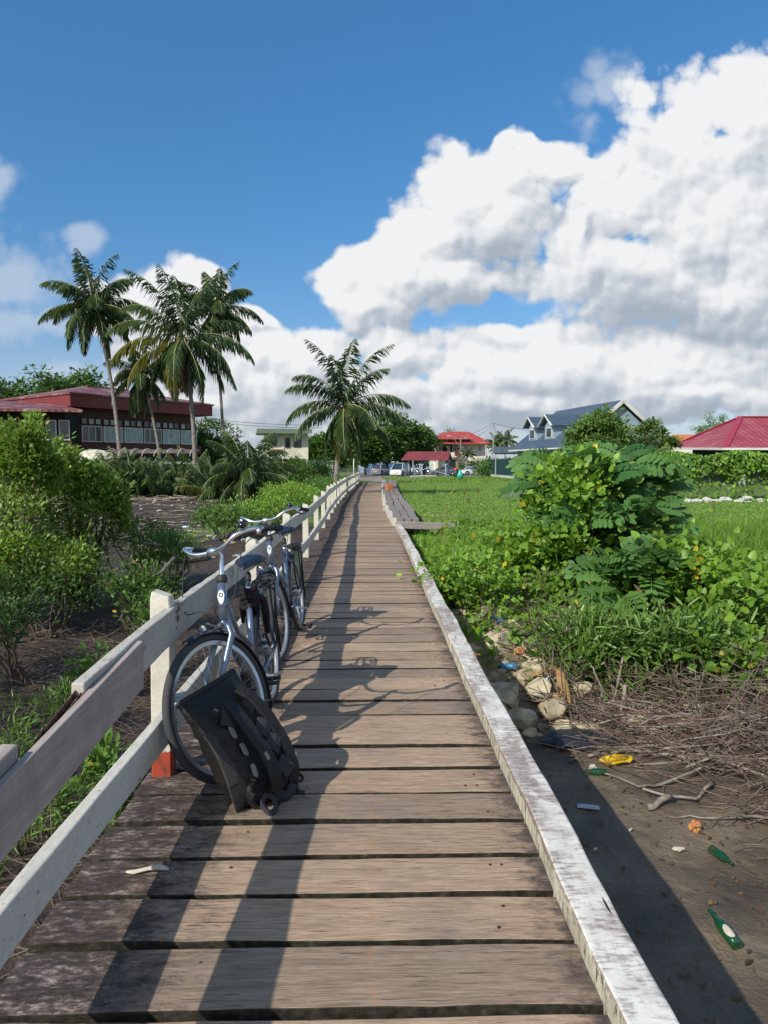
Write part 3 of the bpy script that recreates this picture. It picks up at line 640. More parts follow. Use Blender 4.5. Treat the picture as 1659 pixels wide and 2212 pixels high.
    def guard(mb, c, a0, a1, R_=.358, w_=.028):
        vs = []; fs = []; n = 26
        for i in range(n+1):
            a = a0+(a1-a0)*i/n
            for j, (dr, h_) in enumerate(((-.012, -w_), (.002, -w_*.55), (.006, 0), (.002, w_*.55), (-.012, w_))):
                vs.append(Vector(c)+Vector(((R_+dr)*cos(a), h_, (R_+dr)*sin(a))))
        for i in range(n):
            for j in range(4): fs.append((i*5+j, i*5+j+1, (i+1)*5+j+1, (i+1)*5+j))
        mb.add(vs, fs)
    guard(mg, hub, radians(75), radians(205)); mg.xf(st).build('mudguard', M['blkgl'], root, smooth=True)
    mg = MB(); guard(mg, (0, 0, .345), radians(5), radians(200)); mg.build('mudguard', M['blkgl'], root, smooth=True)
    T('mudguard_stay', [hub+Vector((0, .058, 0)), hub+Vector((-.33, .03, -.10))], .002, M['steel'], True, 5)
    lc = hb+Vector((.095, -.052, -.015)); Ml = Matrix.Translation(lc) @ Matrix.Rotation(pi/2, 4, 'Y')
    lt = MB().lathe([(.012, -.045), (.026, -.03), (.031, -.005), (.031, .008)], 16, Ml).xf(st).build('headlight', M['blkgl'], root, smooth=True)
    MB().lathe([(.027, .0085), (.022, .013), (.008, .016)], 16, Ml).xf(st).build('lens', M['lens'], lt, smooth=True)
    MB().tube([hb+Vector((.02, 0, -.03)), lc+Vector((-.03, 0, -.01)), lc+Vector((-.02, 0, -.06))], .009, 8).xf(st).build('light_bracket', M['blk'], lt)
    # stem and swept bar
    s1 = ht+ax*.045; s2 = ht+ax*.145; s3 = s2+Vector((.055, 0, .030))
    T('stem', [ht, s1, s2, s2+Vector((.02, 0, .024)), s3], [.0125, .0125, .012, .013, .014], M['silver'], True)
    bp = []
    for s_ in (-1, 1):
        seg = [s3, s3+Vector((.010, .05*s_, 0)), s3+Vector((.018, .11*s_, .012)), s3+Vector((.0, .165*s_, .042)), s3+Vector((-.045, .21*s_, .052)), s3+Vector((-.11, .238*s_, .045)), s3+Vector((-.25, .268*s_, .015))]
        bp.append(seg)
    full = list(reversed(bp[0]))+bp[1][1:]
    # smooth the bar with Catmull-Rom
    hbk = MB().tube(cat(full), .0112, 10).xf(st).build('handlebar', M['silver'], root, smooth=True)
    MB().lathe([(.017, -.022), (.020, -.012), (.020, .012), (.017, .022)], 14, Matrix.Translation(s3) @ Matrix.Rotation(pi/2, 4, 'X')).xf(st).build('clamp', M['silver'], hbk, smooth=True)
    for s_, seg in zip((-1, 1), bp):
        a = seg[-1]; d = (seg[-1]-seg[-2]).normalized()
        MB().tube([a-d*.125, a-d*.12, a-d*.06, a-d*.002, a+d*.004], [.014, .0165, .0155, .0168, .013], 12).xf(st).build('grip', M['blk'], hbk, smooth=True)
        b0 = a-d*.145; lv = b0+Vector((.02, .0, -.028))
        MB().tube([b0+Vector((0, 0, .004)), b0+Vector((.012, 0, -.014)), lv], [.015, .014, .010], 8).xf(st).build('brake_clamp', M['silver'], hbk, smooth=True)
        MB().tube([lv, lv+Vector((-.03, .02*s_, -.02)), lv+Vector((-.09, .022*s_, -.022)), lv+Vector((-.135, .028*s_, -.012))], [.009, .008, .006, .004], 8, flat=.6).xf(st).build('brake_lever', M['blk' if s_ > 0 else 'silver'], hbk, smooth=True)
        c0 = lv+Vector((.015, 0, 0)); c1 = hb+Vector((.03, .02*s_, -.03))
        MB().tube(cat([c0, c0+Vector((.09, -.04*s_, -.05)), (c0+c1)/2+Vector((.13, .03*s_, -.07)), c1+Vector((.05, .02*s_, .10)), c1], 6), .0026, 6, caps=False).xf(st).build('cable', M['blk'], hbk, smooth=True)
    gb = bp[1][4]; MB().ball(tuple(gb+Vector((.02, 0, .03))), (.024, .024, .018)).xf(st).build('bell', M['blkgl'], hbk, smooth=True)
    # seat
    sv = (sttop-bb).normalized(); sp_ = sttop+sv*.10
    T('seat_post', [sttop-sv*.01, sttop+sv*.012, sttop+sv*.013, sp_], [.021, .021, .0135, .0135], M['silver'])
    T('seat_spring_boot', [sttop+sv*.045, sttop+sv*.06, sttop+sv*.075, sttop+sv*.09], [.019, .016, .019, .017], M['blk'])
    sc_ = sp_+Vector((-.02, 0, .045)); sd = MB(); vs = []; fs = []; n = 14; secs = [(.155, .012, .006, -.012), (.12, .022, .020, -.004), (.05, .035, .026, .002), (-.02, .070, .030, .002), (-.075, .092, .034, .010), (-.11, .088, .032, .014), (-.132, .05, .016, .010)]
    for x_, hw, hh, zo in secs:
        for k in range(n):
            a = 2*pi*k/n; ca_, sa_ = cos(a), sin(a)
            zz_ = sa_*hh if sa_ > 0 else sa_*hh*.9*(abs(ca_)**1.2+.15)
            vs.append(sc_+Vector((x_, ca_*hw, zo+zz_)))
    for i in range(len(secs)-1):
        for k in range(n): fs.append((i*n+k, i*n+(k+1) % n, (i+1)*n+(k+1) % n, (i+1)*n+k))
    fs += [tuple(range(n)), tuple((len(secs)-1)*n+k for k in range(n-1, -1, -1))]
    so = sd.add(vs, fs).build('saddle', M['saddle'], root, smooth=True)
    sr = MB()
    for s_ in (1, -1): sr.tube([sc_+Vector((.12, .01*s_, -.01)), sc_+Vector((.0, .022*s_, -.032)), sc_+Vector((-.10, .045*s_, -.012))], .0035, 6)
    sr.build('rails', M['steel'], so)
    # rack
    rk = MB(); zr_ = .735
    for s_ in (1, -1):
        rk.tube([(.17, .045*s_, zr_+.01), (.05, .065*s_, zr_), (-.25, .065*s_, zr_), (-.31, .035*s_, zr_+.015)], .0065, 8)
        for xa in (-.02, -.20): rk.tube([(xa, .065*s_, zr_), (xa*.25, .070*s_, .36)], .0055, 8)
        rk.tube([(.10, .025*s_, zr_+.004), (-.28, .025*s_, zr_+.004)], .004, 6)
    rk.tube([(-.31, -.035, zr_+.015), (-.31, .035, zr_+.015)], .0065, 8)
    for xa in (.05, -.08, -.2): rk.tube([(xa, -.065, zr_), (xa, .065, zr_)], .005, 6)
    for s_ in (1, -1): rk.tube([(.14, .02*s_, zr_+.015), (.0, .03*s_, zr_+.028), (-.18, .03*s_, zr_+.022), (-.26, .015*s_, zr_+.012)], .004, 6)
    rk.build('luggage_rack', M['blk'], root, smooth=True)
    MB().box((-.335, 0, .70), (.02, .09, .045)).build('rear_reflector', M['blkgl'], root, bevel=.006)
    # dress guards
    for s_ in (1, -1):
        poly = [(.21, .56), (.19, .66), (.10, .712), (-.10, .712), (-.24, .65), (-.10, .50), (.02, .40), (.13, .38), (.20, .46)]
        Mg = Matrix.Translation((0, .050*s_, 0)) @ Matrix(((1, 0, 0, 0), (0, 0, 1, 0), (0, 1, 0, 0), (0, 0, 0, 1)))
        g = MB().prism(poly, .004, Mg).build('dress_guard', M['guard'], root)
        ed = MB(); P3 = [Mg @ Vector((a, b2_, .002)) for a, b2_ in poly]+[Mg @ Vector((poly[0][0], poly[0][1], .002))]
        ed.tube(P3, .008, 6).build('guard_edge', M['blk'], g, smooth=True)
    # drivetrain: cranks, pedals, chain case
    Mc = Matrix.Translation((0, -.055, 0)) @ Matrix(((1, 0, 0, 0), (0, 0, 1, 0), (0, 1, 0, 0), (0, 0, 0, 1)))
    poly = [(.58, .29), (.565, .345), (.50, .385), (.42, .385), (.02, .40), (-.055, .37), (-.06, .32), (-.01, .29), (.42, .185), (.52, .19), (.57, .235)]
    MB().prism(poly, .018, Mc).build('chain_case', M['blkgl'], root, bevel=.006)
    for s_, an in ((1, radians(crank)), (-1, radians(crank+180))):
        e = bb+Vector((.17*cos(an), .085*s_, .17*sin(an)))
        cko = MB().tube([bb+Vector((0, .06*s_, 0)), bb+Vector((0, .075*s_, 0)), e], [.016, .014, .010], 8).build('crank', M['silver'], root, smooth=True)
        pd = MB()
        for dx_ in (-.045, .045): pd.box(e+Vector((dx_, .055*s_, 0)), (.014, .085, .02))
        for dy_ in (.015, .055, .095): pd.box(e+Vector((0, dy_*s_, 0)), (.08, .010, .014))
        pd.build('pedal', M['blk'], cko, bevel=.003)
    MB().lathe([(.042, -.05), (.046, -.04), (.046, .04), (.042, .05)], 18, Matrix.Translation((0, 0, .345)) @ Matrix.Rotation(pi/2, 4, 'X')).build('hub_gear', M['silver'], root, smooth=True)
    T('kickstand', [(.36, .05, .27), (.33, .075, .25), (.08, .09, .20)], [.010, .009, .008], M['silver'])
    if scarf:
        sf = MB(); cen = sttop+Vector((.006, 0, -.045))
        for i in range(5):
            zz_ = -.05+.024*i; rr_ = .036+random.uniform(-.004, .008)
            sf.tube([cen+Vector((rr_*1.1*cos(a), rr_*sin(a), zz_+.010*sin(a*2+i))) for a in np.linspace(0, 2*pi, 14)], .016, 7)
        sf.tube([cen+Vector((0, .03, 0)), cen+Vector((-.03, .07, -.03)), cen+Vector((-.05, .075, -.12)), cen+Vector((-.06, .07, -.24))], [.018, .022, .020, .008], 8)
        sf.tube([cen+Vector((-.03, -.03, 0)), cen+Vector((-.06, -.06, -.05)), cen+Vector((-.05, -.07, -.16))], [.018, .022, .010], 8)
        so = sf.build('tied_cloth', plain('dark_plum_cloth', (.009, .006, .009), .9, scale=50, bmp=.4), root, smooth=True); so.parent = root
    return root
make_bike(Vector((-.60, 4.43, 0)), math.atan2(-1.08, -.04), radians(7), radians(-28),
          'silver blue city bicycle closest to the camera with a black bag against its front wheel', True, 8)
make_bike(Vector((-.62, 6.42, 0)), math.atan2(-1.08, -.06), radians(7), radians(-10),
          'silver blue city bicycle parked behind the first one with no bag against it', False, 268)

# ------------------------------------------------------------------ backpack
bp_ = empty('backpack', (-.5, 3.15, 0), label='black roll-top backpack propped against the front bicycle wheel', cat='backpack')
offb = lambda v: v-Vector((-.5, 3.15, 0))
def c2(cx, cy, Y): return at_y(331.8+.25*cx, 1393.6+.25*cy, Y)
secs = [  # centre px, left px, right px (crop coords), Y centre, Y left, Y right, thickness
 ((450, 360), (200, 520), (705, 205), 3.16, 2.98, 3.30, .012), ((500, 430), (235, 560), (745, 300), 3.16, 2.99, 3.30, .022), ((590, 560), (340, 690), (830, 440), 3.15, 3.00, 3.29, .055),
 ((700, 740), (450, 860), (960, 650), 3.13, 3.01, 3.27, .085), ((800, 930), (530, 1020), (1080, 860), 3.11, 3.01, 3.25, .10), ((870, 1120), (590, 1190), (1150, 1050), 3.10, 3.00, 3.22, .105),
 ((900, 1270), (640, 1300), (1150, 1220), 3.10, 3.01, 3.20, .095), ((900, 1370), (720, 1380), (1080, 1340), 3.11, 3.04, 3.17, .06)]
rings = []
for ci, li_, ri_, yc, yl, yr, th in secs:
    C = c2(*ci, yc); L = c2(*li_, yl); R_ = c2(*ri_, yr); C = (L+R_)/2*.5+C*.5; w = (R_-L)/2
    rings.append((C, w, th))
def face_n(i):
    a = rings[max(i-1, 0)][0]-rings[min(i+1, len(rings)-1)][0]; w = rings[i][1]
    n = w.cross(a).normalized(); return n if n.y < 0 else -n
def bagpt(i, u, o):    # continuous section index i, u in -1..1 across, o outward
    i = min(max(i, 0), len(rings)-1.001); k = int(i); t = i-k
    C = rings[k][0].lerp(rings[k+1][0], t); w = rings[k][1].lerp(rings[k+1][1], t); th = rings[k][2]*(1-t)+rings[k+1][2]*t
    n = face_n(k).lerp(face_n(k+1), t).normalized()
    return C+w*u+n*(th*max(0, 1-abs(u)**3)**.5+o)
nb_ = 28; vs = []; fs = []; steps = 29
for si in range(steps):
    fi = si*(len(rings)-1)/(steps-1); k = min(int(fi), len(rings)-2); t = fi-k
    C = rings[k][0].lerp(rings[k+1][0], t); w = rings[k][1].lerp(rings[k+1][1], t); th = rings[k][2]*(1-t)+rings[k+1][2]*t; n = face_n(k).lerp(face_n(k+1), t).normalized()
    for j in range(nb_):
        a = 2*pi*j/nb_; ca_, sa_ = cos(a), sin(a); e = .62
        x_ = math.copysign(abs(ca_)**e, ca_); z_ = math.copysign(abs(sa_)**e, sa_)
        wr = 1+(.09*sin(7*a+si*1.1)+.07*sin(11*a-si*1.9))*(th > .03)+.06*sin(si*1.7+a*3)
        pnt = C+w*x_*(1+.015*sin(si*1.3+a*2))+n*(th*z_*wr)+Vector((0, 0, .006*sin(si*2.1+j)))
        pnt.z = max(pnt.z, .004); vs.append(offb(pnt))
for i in range(steps-1):
    for j in range(nb_): fs.append((i*nb_+j, i*nb_+(j+1) % nb_, (i+1)*nb_+(j+1) % nb_, (i+1)*nb_+j))
fs += [tuple(range(nb_)), tuple((steps-1)*nb_+j for j in range(nb_-1, -1, -1))]
MB().add(vs, fs).build('bag_body', M['bag'], bp_, smooth=True)
def ribbon(name, path, wid, thick, mat, par=bp_):   # path of (i,u,o)
    P = [bagpt(*q_) for q_ in path]; vs = []; fs = []
    for i, p in enumerate(P):
        t = (P[min(i+1, len(P)-1)]-P[max(i-1, 0)]).normalized(); n = face_n(int(min(path[i][0], len(rings)-1)))
        s_ = t.cross(n).normalized(); n = s_.cross(t)
        for a, b_ in ((-1, 0), (1, 0), (1, 1), (-1, 1)): vs.append(offb(p+s_*(a*wid/2)+n*(b_*thick)))
    m = len(P); fs = [(0, 1, 2, 3), tuple((m-1)*4+q_ for q_ in (3, 2, 1, 0))]
    for i in range(m-1):
        for j in range(4): fs.append((i*4+j, i*4+(j+1) % 4, (i+1)*4+(j+1) % 4, (i+1)*4+j))
    return MB().add(vs, fs).build(name, mat, par, smooth=False, bevel=min(thick, wid)*.3, seg=2)
def interp(path, n=10):
    out = []
    for a, b_ in zip(path, path[1:]):
        for k in range(n): t = k/n; t = t; out.append(tuple(a[j]*(1-t)+b_[j]*t for j in range(3)))
    return out+[path[-1]]
ribbon('side_panel', interp([(2.6, -.80, -.015), (4, -.82, .0), (5.6, -.78, -.0), (6.8, -.7, -.02)]), .10, .012, M['bag_grey'])
s1_ = ribbon('shoulder_strap', interp([(1.9, -.15, .03), (2.6, -.25, .05), (3.6, -.2, .05), (4.6, .0, .045), (5.6, .12, .03)]), .062, .016, M['bag'])
s2_ = ribbon('shoulder_strap', interp([(1.4, .55, .01), (2.4, .66, .03), (3.6, .74, .03), (4.8, .84, .03), (5.6, .86, .02)]), .055, .016, M['bag'])
ribbon('reflective_tab', [(4.15, -.12, .062), (4.42, -.06, .061)], .018, .003, M['refl'], s1_)
for a, b_, u in ((3.1, 3.5, .36), (3.75, 4.1, .42), (4.6, 5.05, .52), (2.3, 2.7, -.35)):
    ribbon('back_pad', interp([(a, u-.15, .012), ((a+b_)/2, u, .02), (b_, u+.15, .012)], 4), .075, .014, M['pad'])
for i_, u in ((3.05, -.50), (3.85, -.45), (4.7, -.38)):
    q = bagpt(i_, u, .012); n = face_n(int(i_)); ax1 = (rings[int(i_)][0]-rings[int(i_)+1][0]).normalized(); ax2 = ax1.cross(n).normalized(); n2 = ax2.cross(ax1)
    Mh = Matrix.Translation(offb(q)) @ Matrix((ax2, ax1, n2)).transposed().to_4x4()
    MB().prism([(-.010, .030), (.006, .030), (.014, .018), (.012, -.022), (.002, -.032), (-.012, -.018)], .006, Mh).build('reflector', M['refl'], bp_, bevel=.002)
# webbing loops and belt at the foot of the bag
ribbon('webbing', interp([(5.2, .15, .03), (6.0, .18, .04), (6.9, .25, .05)]), .016, .004, M['strap'])
ribbon('webbing', interp([(5.2, .10, .03), (6.0, .10, .04), (6.9, .16, .05)]), .014, .004, M['strap'])
def loop3(name, pix, Ys, r, mat, flat=.28, zmin=.006):
    P = [c2(a, b_, Yv) for (a, b_), Yv in zip(pix, Ys)]
    for q in P: q.z = max(q.z, zmin)
    return MB().tube([offb(q) for q in cat(P, 4)], r, 8, flat=flat, up=(0, 1, 0)).build(name, mat, bp_, smooth=True)
loop3('webbing_loop', [(985, 1290), (945, 1350), (960, 1410), (1020, 1460), (1060, 1400), (1040, 1330), (990, 1290)], [2.98, 2.96, 2.95, 2.94, 2.96, 2.98, 2.99], .011, M['pad'])
loop3('hip_belt', [(1130, 980), (1180, 1040), (1200, 1110), (1240, 1160), (1235, 1230), (1260, 1270), (1310, 1280)], [3.12, 3.12, 3.13, 3.13, 3.12, 3.10, 3.10], .010, M['strap'], .8)
loop3('hip_belt', [(1160, 1100), (1240, 1105), (1290, 1145), (1270, 1180), (1210, 1150)], [3.14, 3.18, 3.2, 3.18, 3.14], .007, M['strap'], .6)
loop3('hip_belt', [(1060, 1240), (1120, 1310), (1180, 1270), (1210, 1200)], [3.08, 3.06, 3.08, 3.10], .022, M['pad'], .5)
loop3('webbing', [(840, 1180), (830, 1270), (850, 1350), (900, 1410), (960, 1420)], [2.99, 2.97, 2.98, 3.0, 3.0], .016, M['strap'], .5)
for cx_, cy_, Yv in ((850, 1190, 2.965), (845, 1310, 2.96), (1170, 1040, 3.10), (530, 590, 3.0)):
    q = c2(cx_, cy_, Yv); MB().box(offb(q), (.028, .012, .034), Matrix.Rotation(.4, 3, 'Y')).build('buckle', M['blkgl'], bp_, bevel=.004)
# frayed velcro strip along the roll top
ribbon('roll_top_strip', interp([(.0, -.9, .0), (.05, 0, .004), (.0, .9, .0)], 8), .02, .006, M['strap'])

# ------------------------------------------------------------------ vegetation builders
def up_off(root): return Vector(root.location)
def stems_mesh(name, pts_list, mat, parent):
    mb = MB()
    for P, r, n in pts_list: mb.tube(P, r, n, caps=False)
    return mb.build(name, mat, parent, smooth=True)
def crooked(a, b, n=5, j=.1):
    a = Vector(a); b = Vector(b); L = (b-a).length; out = []
    for i in range(n+1):
        t = i/n; out.append(a.lerp(b, t)+Vector((random.gauss(0, j), random.gauss(0, j), random.gauss(0, j*.6)))*L*(t*(1-t)*3+.05*(i > 0)))
    return out
def shrub(label, base, rad, nclump, nleaf, tpl, mat, leaf, cr_=.25, clumps=None, name='shrub', cat='shrub', group=None, zsq=1.0, up=.5, stems=12, smat='bark2', hollow=.45, width=1.0, lo=-.75, droop=None):
    """foliage in many small clumps over an ellipsoid crown, fed by visible stems"""
    root = empty(name, base, 0, label, cat, group); base = np.array(base, float)
    if clumps is None:
        C = []
        while len(C) < nclump:
            d = rng.normal(size=3); d /= np.linalg.norm(d); r = rng.uniform(hollow, 1.0)**.5
            p = d*r*(1+.16*math.sin(5*d[0]+3*d[1])+.12*math.sin(9*d[2]+4*d[0]))
            if p[2] < lo: continue
            C.append((p[0]*rad[0], p[1]*rad[1], rad[2]*(p[2]+1)*zsq))
        C = np.array(C)
    else: C = np.array([c[:3] for c in clumps])-base; cf_ = np.array([c[3] if len(c) > 3 else 1. for c in clumps])
    n = len(C)*nleaf; ci = np.repeat(np.arange(len(C)), nleaf)
    o = rng.normal(size=(n, 3))*.42; o[:, 2] *= .75
    sz = rng.uniform(.6, 1.25, len(C))*(cf_ if clumps is not None else 1)
    P = C[ci]+o*cr_*sz[ci][:, None]*1.6
    gz = hz(P[:, 0]+base[0], P[:, 1]+base[1])-base[2]; P[:, 2] = np.maximum(P[:, 2], gz+.03)
    D = unit(o+rdir(n)*.7+np.array([0, 0, up])); Nn = unit(rdir(n)*.55+np.array([-.25, -.3, .8]))
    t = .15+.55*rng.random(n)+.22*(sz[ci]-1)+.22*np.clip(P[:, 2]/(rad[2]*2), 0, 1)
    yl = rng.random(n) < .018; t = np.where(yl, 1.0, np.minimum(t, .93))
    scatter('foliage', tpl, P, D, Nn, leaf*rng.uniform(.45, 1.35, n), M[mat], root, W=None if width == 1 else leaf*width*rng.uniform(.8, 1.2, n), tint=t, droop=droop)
    sl_ = []
    for k in range(stems):
        c = C[rng.integers(len(C))]; a = Vector((c[0]*.25+random.uniform(-.1, .1), c[1]*.25, 0)); a.z = hz1(a.x+base[0], a.y+base[1])-base[2]-.05
        if c[2] < .15: continue
        sl_.append((crooked(a, c, 5, .05), [.022*rad[2]**.3*(1-.14*i) for i in range(6)], 5))
    if sl_: stems_mesh('stems', sl_, M[smat], root)
    return root
def palm(label, base, crown, R, nf, seed, name='coconut_palm', group='coconut palms', nuts=8, lean=0, yellow=2, dead=2, r0=.16, wind=.25, emin=-35, trunk=True, lw=.017, scale_leaf=1.0, dens=1.0, frs=None, bend=88):
    rs = random.Random(seed); root = empty(name, base, 0, label, 'palm', group); B = Vector(base); Cc = Vector(crown)-B
    if trunk:
        pts = []; n = 16
        for i in range(n+1):
            t = i/n; p = Vector((Cc.x*t, Cc.y*t, Cc.z*t)); p.x += lean*sin(pi*t)*(1 if t < 1 else 0); pts.append(p+Vector((0, 0, -.2*(i == 0))))
        rr = [r0*(1.5-.7*min(i/2, 1)-.25*i/n)*(1+.05*(i % 2)) for i in range(n+1)]
        mb = MB(); mb.tube(pts, rr, 12)
        # ring scars
        for i in range(int(Cc.z*5)):
            t = (i+.5)/(Cc.z*5); q = t*n; k = min(int(q), n-1); f = q-k; c = pts[k].lerp(pts[k+1], f); r_ = rr[k]*(1-f)+rr[k+1]*f
            d = (pts[k+1]-pts[k]).normalized(); mb.tube([c-d*.014, c, c+d*.014], [r_*.99, r_*1.045, r_*.99], 10, caps=False)
        mb.build('trunk', M['bark'], root, smooth=True)
    Pl, Dl, Nl, Sl, Wl, Kl = [], [], [], [], [], []; rib = MB(); frl = []
    golden = 2.39996
    for i in range(nf):
        if frs and i < len(frs): az, e0, L, kk_ = frs[i]; az = radians(az); e0 = radians(e0); L *= R
        else:
            az = i*golden+rs.uniform(-.2, .2); fr_ = i/(nf-1); e0 = radians(84-(84-emin)*fr_**.85+rs.uniform(-7, 7)); L = R*rs.uniform(.85, 1.1)*(1-.12*(fr_ > .8))
        kind = kk_ if (frs and i < len(frs)) else 0
        if i >= nf-dead: kind = 2
        elif i >= nf-dead-yellow: kind = 1
        m = 16; p = Vector(Cc); el = e0; ds = L/m; path = [p.copy()]; dirs = []
        for k in range(m):
            el -= radians((bend*(.72 if e0 > 1.0 else 1)) if kind < 2 else 60)*(1.0-.25*(e0 < 0))*(k/m)**.7/m*1.55
            el = max(el, radians(-86)); d = Vector((cos(az)*cos(el), sin(az)*cos(el), sin(el)))+Vector((wind*.25*(k/m), 0, 0)); d.normalize()
            p = p+d*ds; path.append(p.copy()); dirs.append(d)
        dirs.append(dirs[-1])
        rib.tube(path, [.032*(1-.85*k/m)+.004 for k in range(m+1)], 5, caps=False)
        nl = int(50*dens)
        for j in range(nl):
            t = .10+.90*(j+.5)/nl; q = t*m; k = min(int(q), m-1); f = q-k; c = path[k].lerp(path[k+1], f); d = dirs[k]
            side = d.cross(Vector((0, 0, 1)))
            if side.length < .05: side = Vector((-sin(az), cos(az), 0))
            side.normalize(); upv = side.cross(d)
            ll = R*.265*scale_leaf*(sin(pi*min(1, .12+t*.86))**.55)*rs.uniform(.85, 1.1)*(1-.25*t)
            for sd in (1, -1):
                hang = rs.uniform(.35, 1.5)+(.5 if kind == 2 else 0)
                v = side*sd*.85+d*(.45+.5*t)+Vector((0, 0, -hang))+upv*.12+Vector((rs.gauss(0, .08), rs.gauss(0, .08), rs.gauss(0, .08)))
                Pl.append(c); Dl.append(v); Nl.append(upv+side*sd*.35); Sl.append(ll); Wl.append(lw*R/3.2*rs.uniform(.8, 1.15)); Kl.append(kind if not (kind == 0 and t > .9 and rs.random() < .0) else 1)
    Kl = np.array(Kl); Pl = np.array([tuple(v) for v in Pl]); Dl = np.array([tuple(v) for v in Dl]); Nl = np.array([tuple(v) for v in Nl]); Sl = np.array(Sl); Wl = np.array(Wl)
    for kk, nm, mt in ((0, 'crown', 'frond'), (1, 'yellow_fronds', 'frondy'), (2, 'dead_fronds', 'frondb')):
        s_ = Kl == kk
        if s_.any(): scatter(nm, 'leaflet', Pl[s_], Dl[s_], Nl[s_], Sl[s_], M[mt], root, W=Wl[s_]*2, droop=Sl[s_]*.25, tint=rng.random(int(s_.sum()))*.9)
    rib.build('frond_ribs', M['rachis'], root, smooth=True)
    for k in range(nuts):
        a = rs.uniform(0, 2*pi); c = Cc+Vector((cos(a)*rs.uniform(.18, .34), sin(a)*rs.uniform(.18, .34), rs.uniform(-.55, -.12)))
        MB().ball(tuple(c), (.115, .115, .14), 10, 7).build('coconut', M['nut'], root, smooth=True)
    return root
def broad_tree(label, base, h, r, seed, group=None, leaf=.34, nc=70, nl=70, name='tree', cat='tree', mat='tree', trunkh=.3):
    rs = random.Random(seed); root = empty(name, base, 0, label, cat, group)
    mb = MB(); th = h*trunkh; mb.tube(crooked((0, 0, -.3), (0, 0, th), 4, .03), [h*.035, h*.03, h*.028, h*.026, h*.026], 9)
    C = []
    while len(C) < nc:
        d = np.array([rs.gauss(0, 1) for _ in range(3)]); d /= np.linalg.norm(d)
        p = d*(rs.uniform(.35, 1)**.4)*(1+.18*math.sin(4*d[0]+seed)+.12*math.sin(7*d[2]+seed*2))
        if p[2] < -.85: continue
        C.append((p[0]*r, p[1]*r, h*trunkh+(h*(1-trunkh))*.5*(1+p[2])))
    C = np.array(C)
    for k in range(9):
        c = C[rs.randrange(nc)]; mb.tube(crooked((0, 0, th*.8), tuple(c*.92), 5, .06), [h*.018*(1-.16*i) for i in range(6)], 6)
    mb.build('trunk', M['bark2'], root, smooth=True)
    n = nc*nl; ci = np.repeat(np.arange(nc), nl); o = rng.normal(size=(n, 3)); o[:, 2] *= .62
    cs = np.array([rs.uniform(.6, 1.2) for _ in range(nc)]); P = C[ci]+o*(r*.155*cs[ci])[:, None]
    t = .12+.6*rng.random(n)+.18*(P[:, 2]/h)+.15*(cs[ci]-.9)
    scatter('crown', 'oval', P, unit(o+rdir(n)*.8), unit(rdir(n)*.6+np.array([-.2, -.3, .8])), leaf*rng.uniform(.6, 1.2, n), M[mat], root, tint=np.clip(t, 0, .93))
    return root

# ------------------------------------------------------------------ coconut palms
def gz(x, y): return hz1(x, y)
def ground_at(px, Y): p = at_y(px, 1005, Y); return (p.x, Y, gz(p.x, Y))
def cpt(px, py, Y): return tuple(at_y(px, py, Y))
palm('tall coconut palm with a curved pale trunk, leftmost, in front of the red-roofed building', ground_at(262, 46), cpt(203, 655, 47), 3.9, 23, 3, lean=.35, r0=.17, nuts=14, emin=-62, yellow=1, dead=1)
palm('coconut palm with long yellow and brown hanging fronds at the edge of the mud flat', ground_at(421, 44), cpt(393, 725, 44), 4.3, 25, 5, lean=.25, r0=.19, nuts=10, emin=-78, yellow=1, dead=4, frs=[(188, 4, 1.2, 1), (200, -22, 1.1, 1), (182, 30, 1.15, 0), (255, -55, .95, 1), (352, 8, 1.2, 0), (345, -22, 1.15, 0), (12, 35, 1.05, 0), (170, 52, 1.1, 0), (60, 74, 1.1, 0), (190, 70, 1.2, 0), (120, 84, 1.1, 0), (330, 66, 1.15, 0), (250, 78, 1.05, 0)])
palm('shorter dark coconut palm with a thin leaning trunk between the two tall ones', ground_at(352, 47), cpt(306, 806, 48), 3.0, 20, 8, lean=.2, r0=.13, nuts=0, emin=-70, yellow=0, dead=1)
palm('slender coconut palm standing behind the yellow-fronded one, its straight trunk seen on the right', ground_at(492, 52), cpt(470, 664, 52), 3.7, 20, 12, lean=-.12, r0=.15, nuts=6, emin=-50, yellow=1, dead=0)
palm('stout coconut palm with a short trunk beside the far end of the white railing', ground_at(724, 38), cpt(745, 874, 38), 3.35, 23, 21, frs=[(80, 86, 1.3, 0), (200, 76, 1.2, 0), (340, 72, 1.25, 0), (30, 60, 1.05, 0), (180, 42, 1.05, 0), (170, 14, 1.1, 0), (0, 27, 1.1, 0), (350, 8, 1.1, 0), (195, 54, 1.0, 0), (250, 66, 1, 0)], lean=-.05, r0=.17, nuts=6, emin=-80, yellow=3, dead=0, wind=.5)
p_ = ground_at(533, 37); palm('young trunkless coconut palm with drooping fronds right of the tall palms', p_, (p_[0], p_[1], p_[2]+1.45), 2.9, 24, 31, name='young_palm', group='young palms', nuts=0, r0=.2, emin=-35, yellow=1, dead=1)
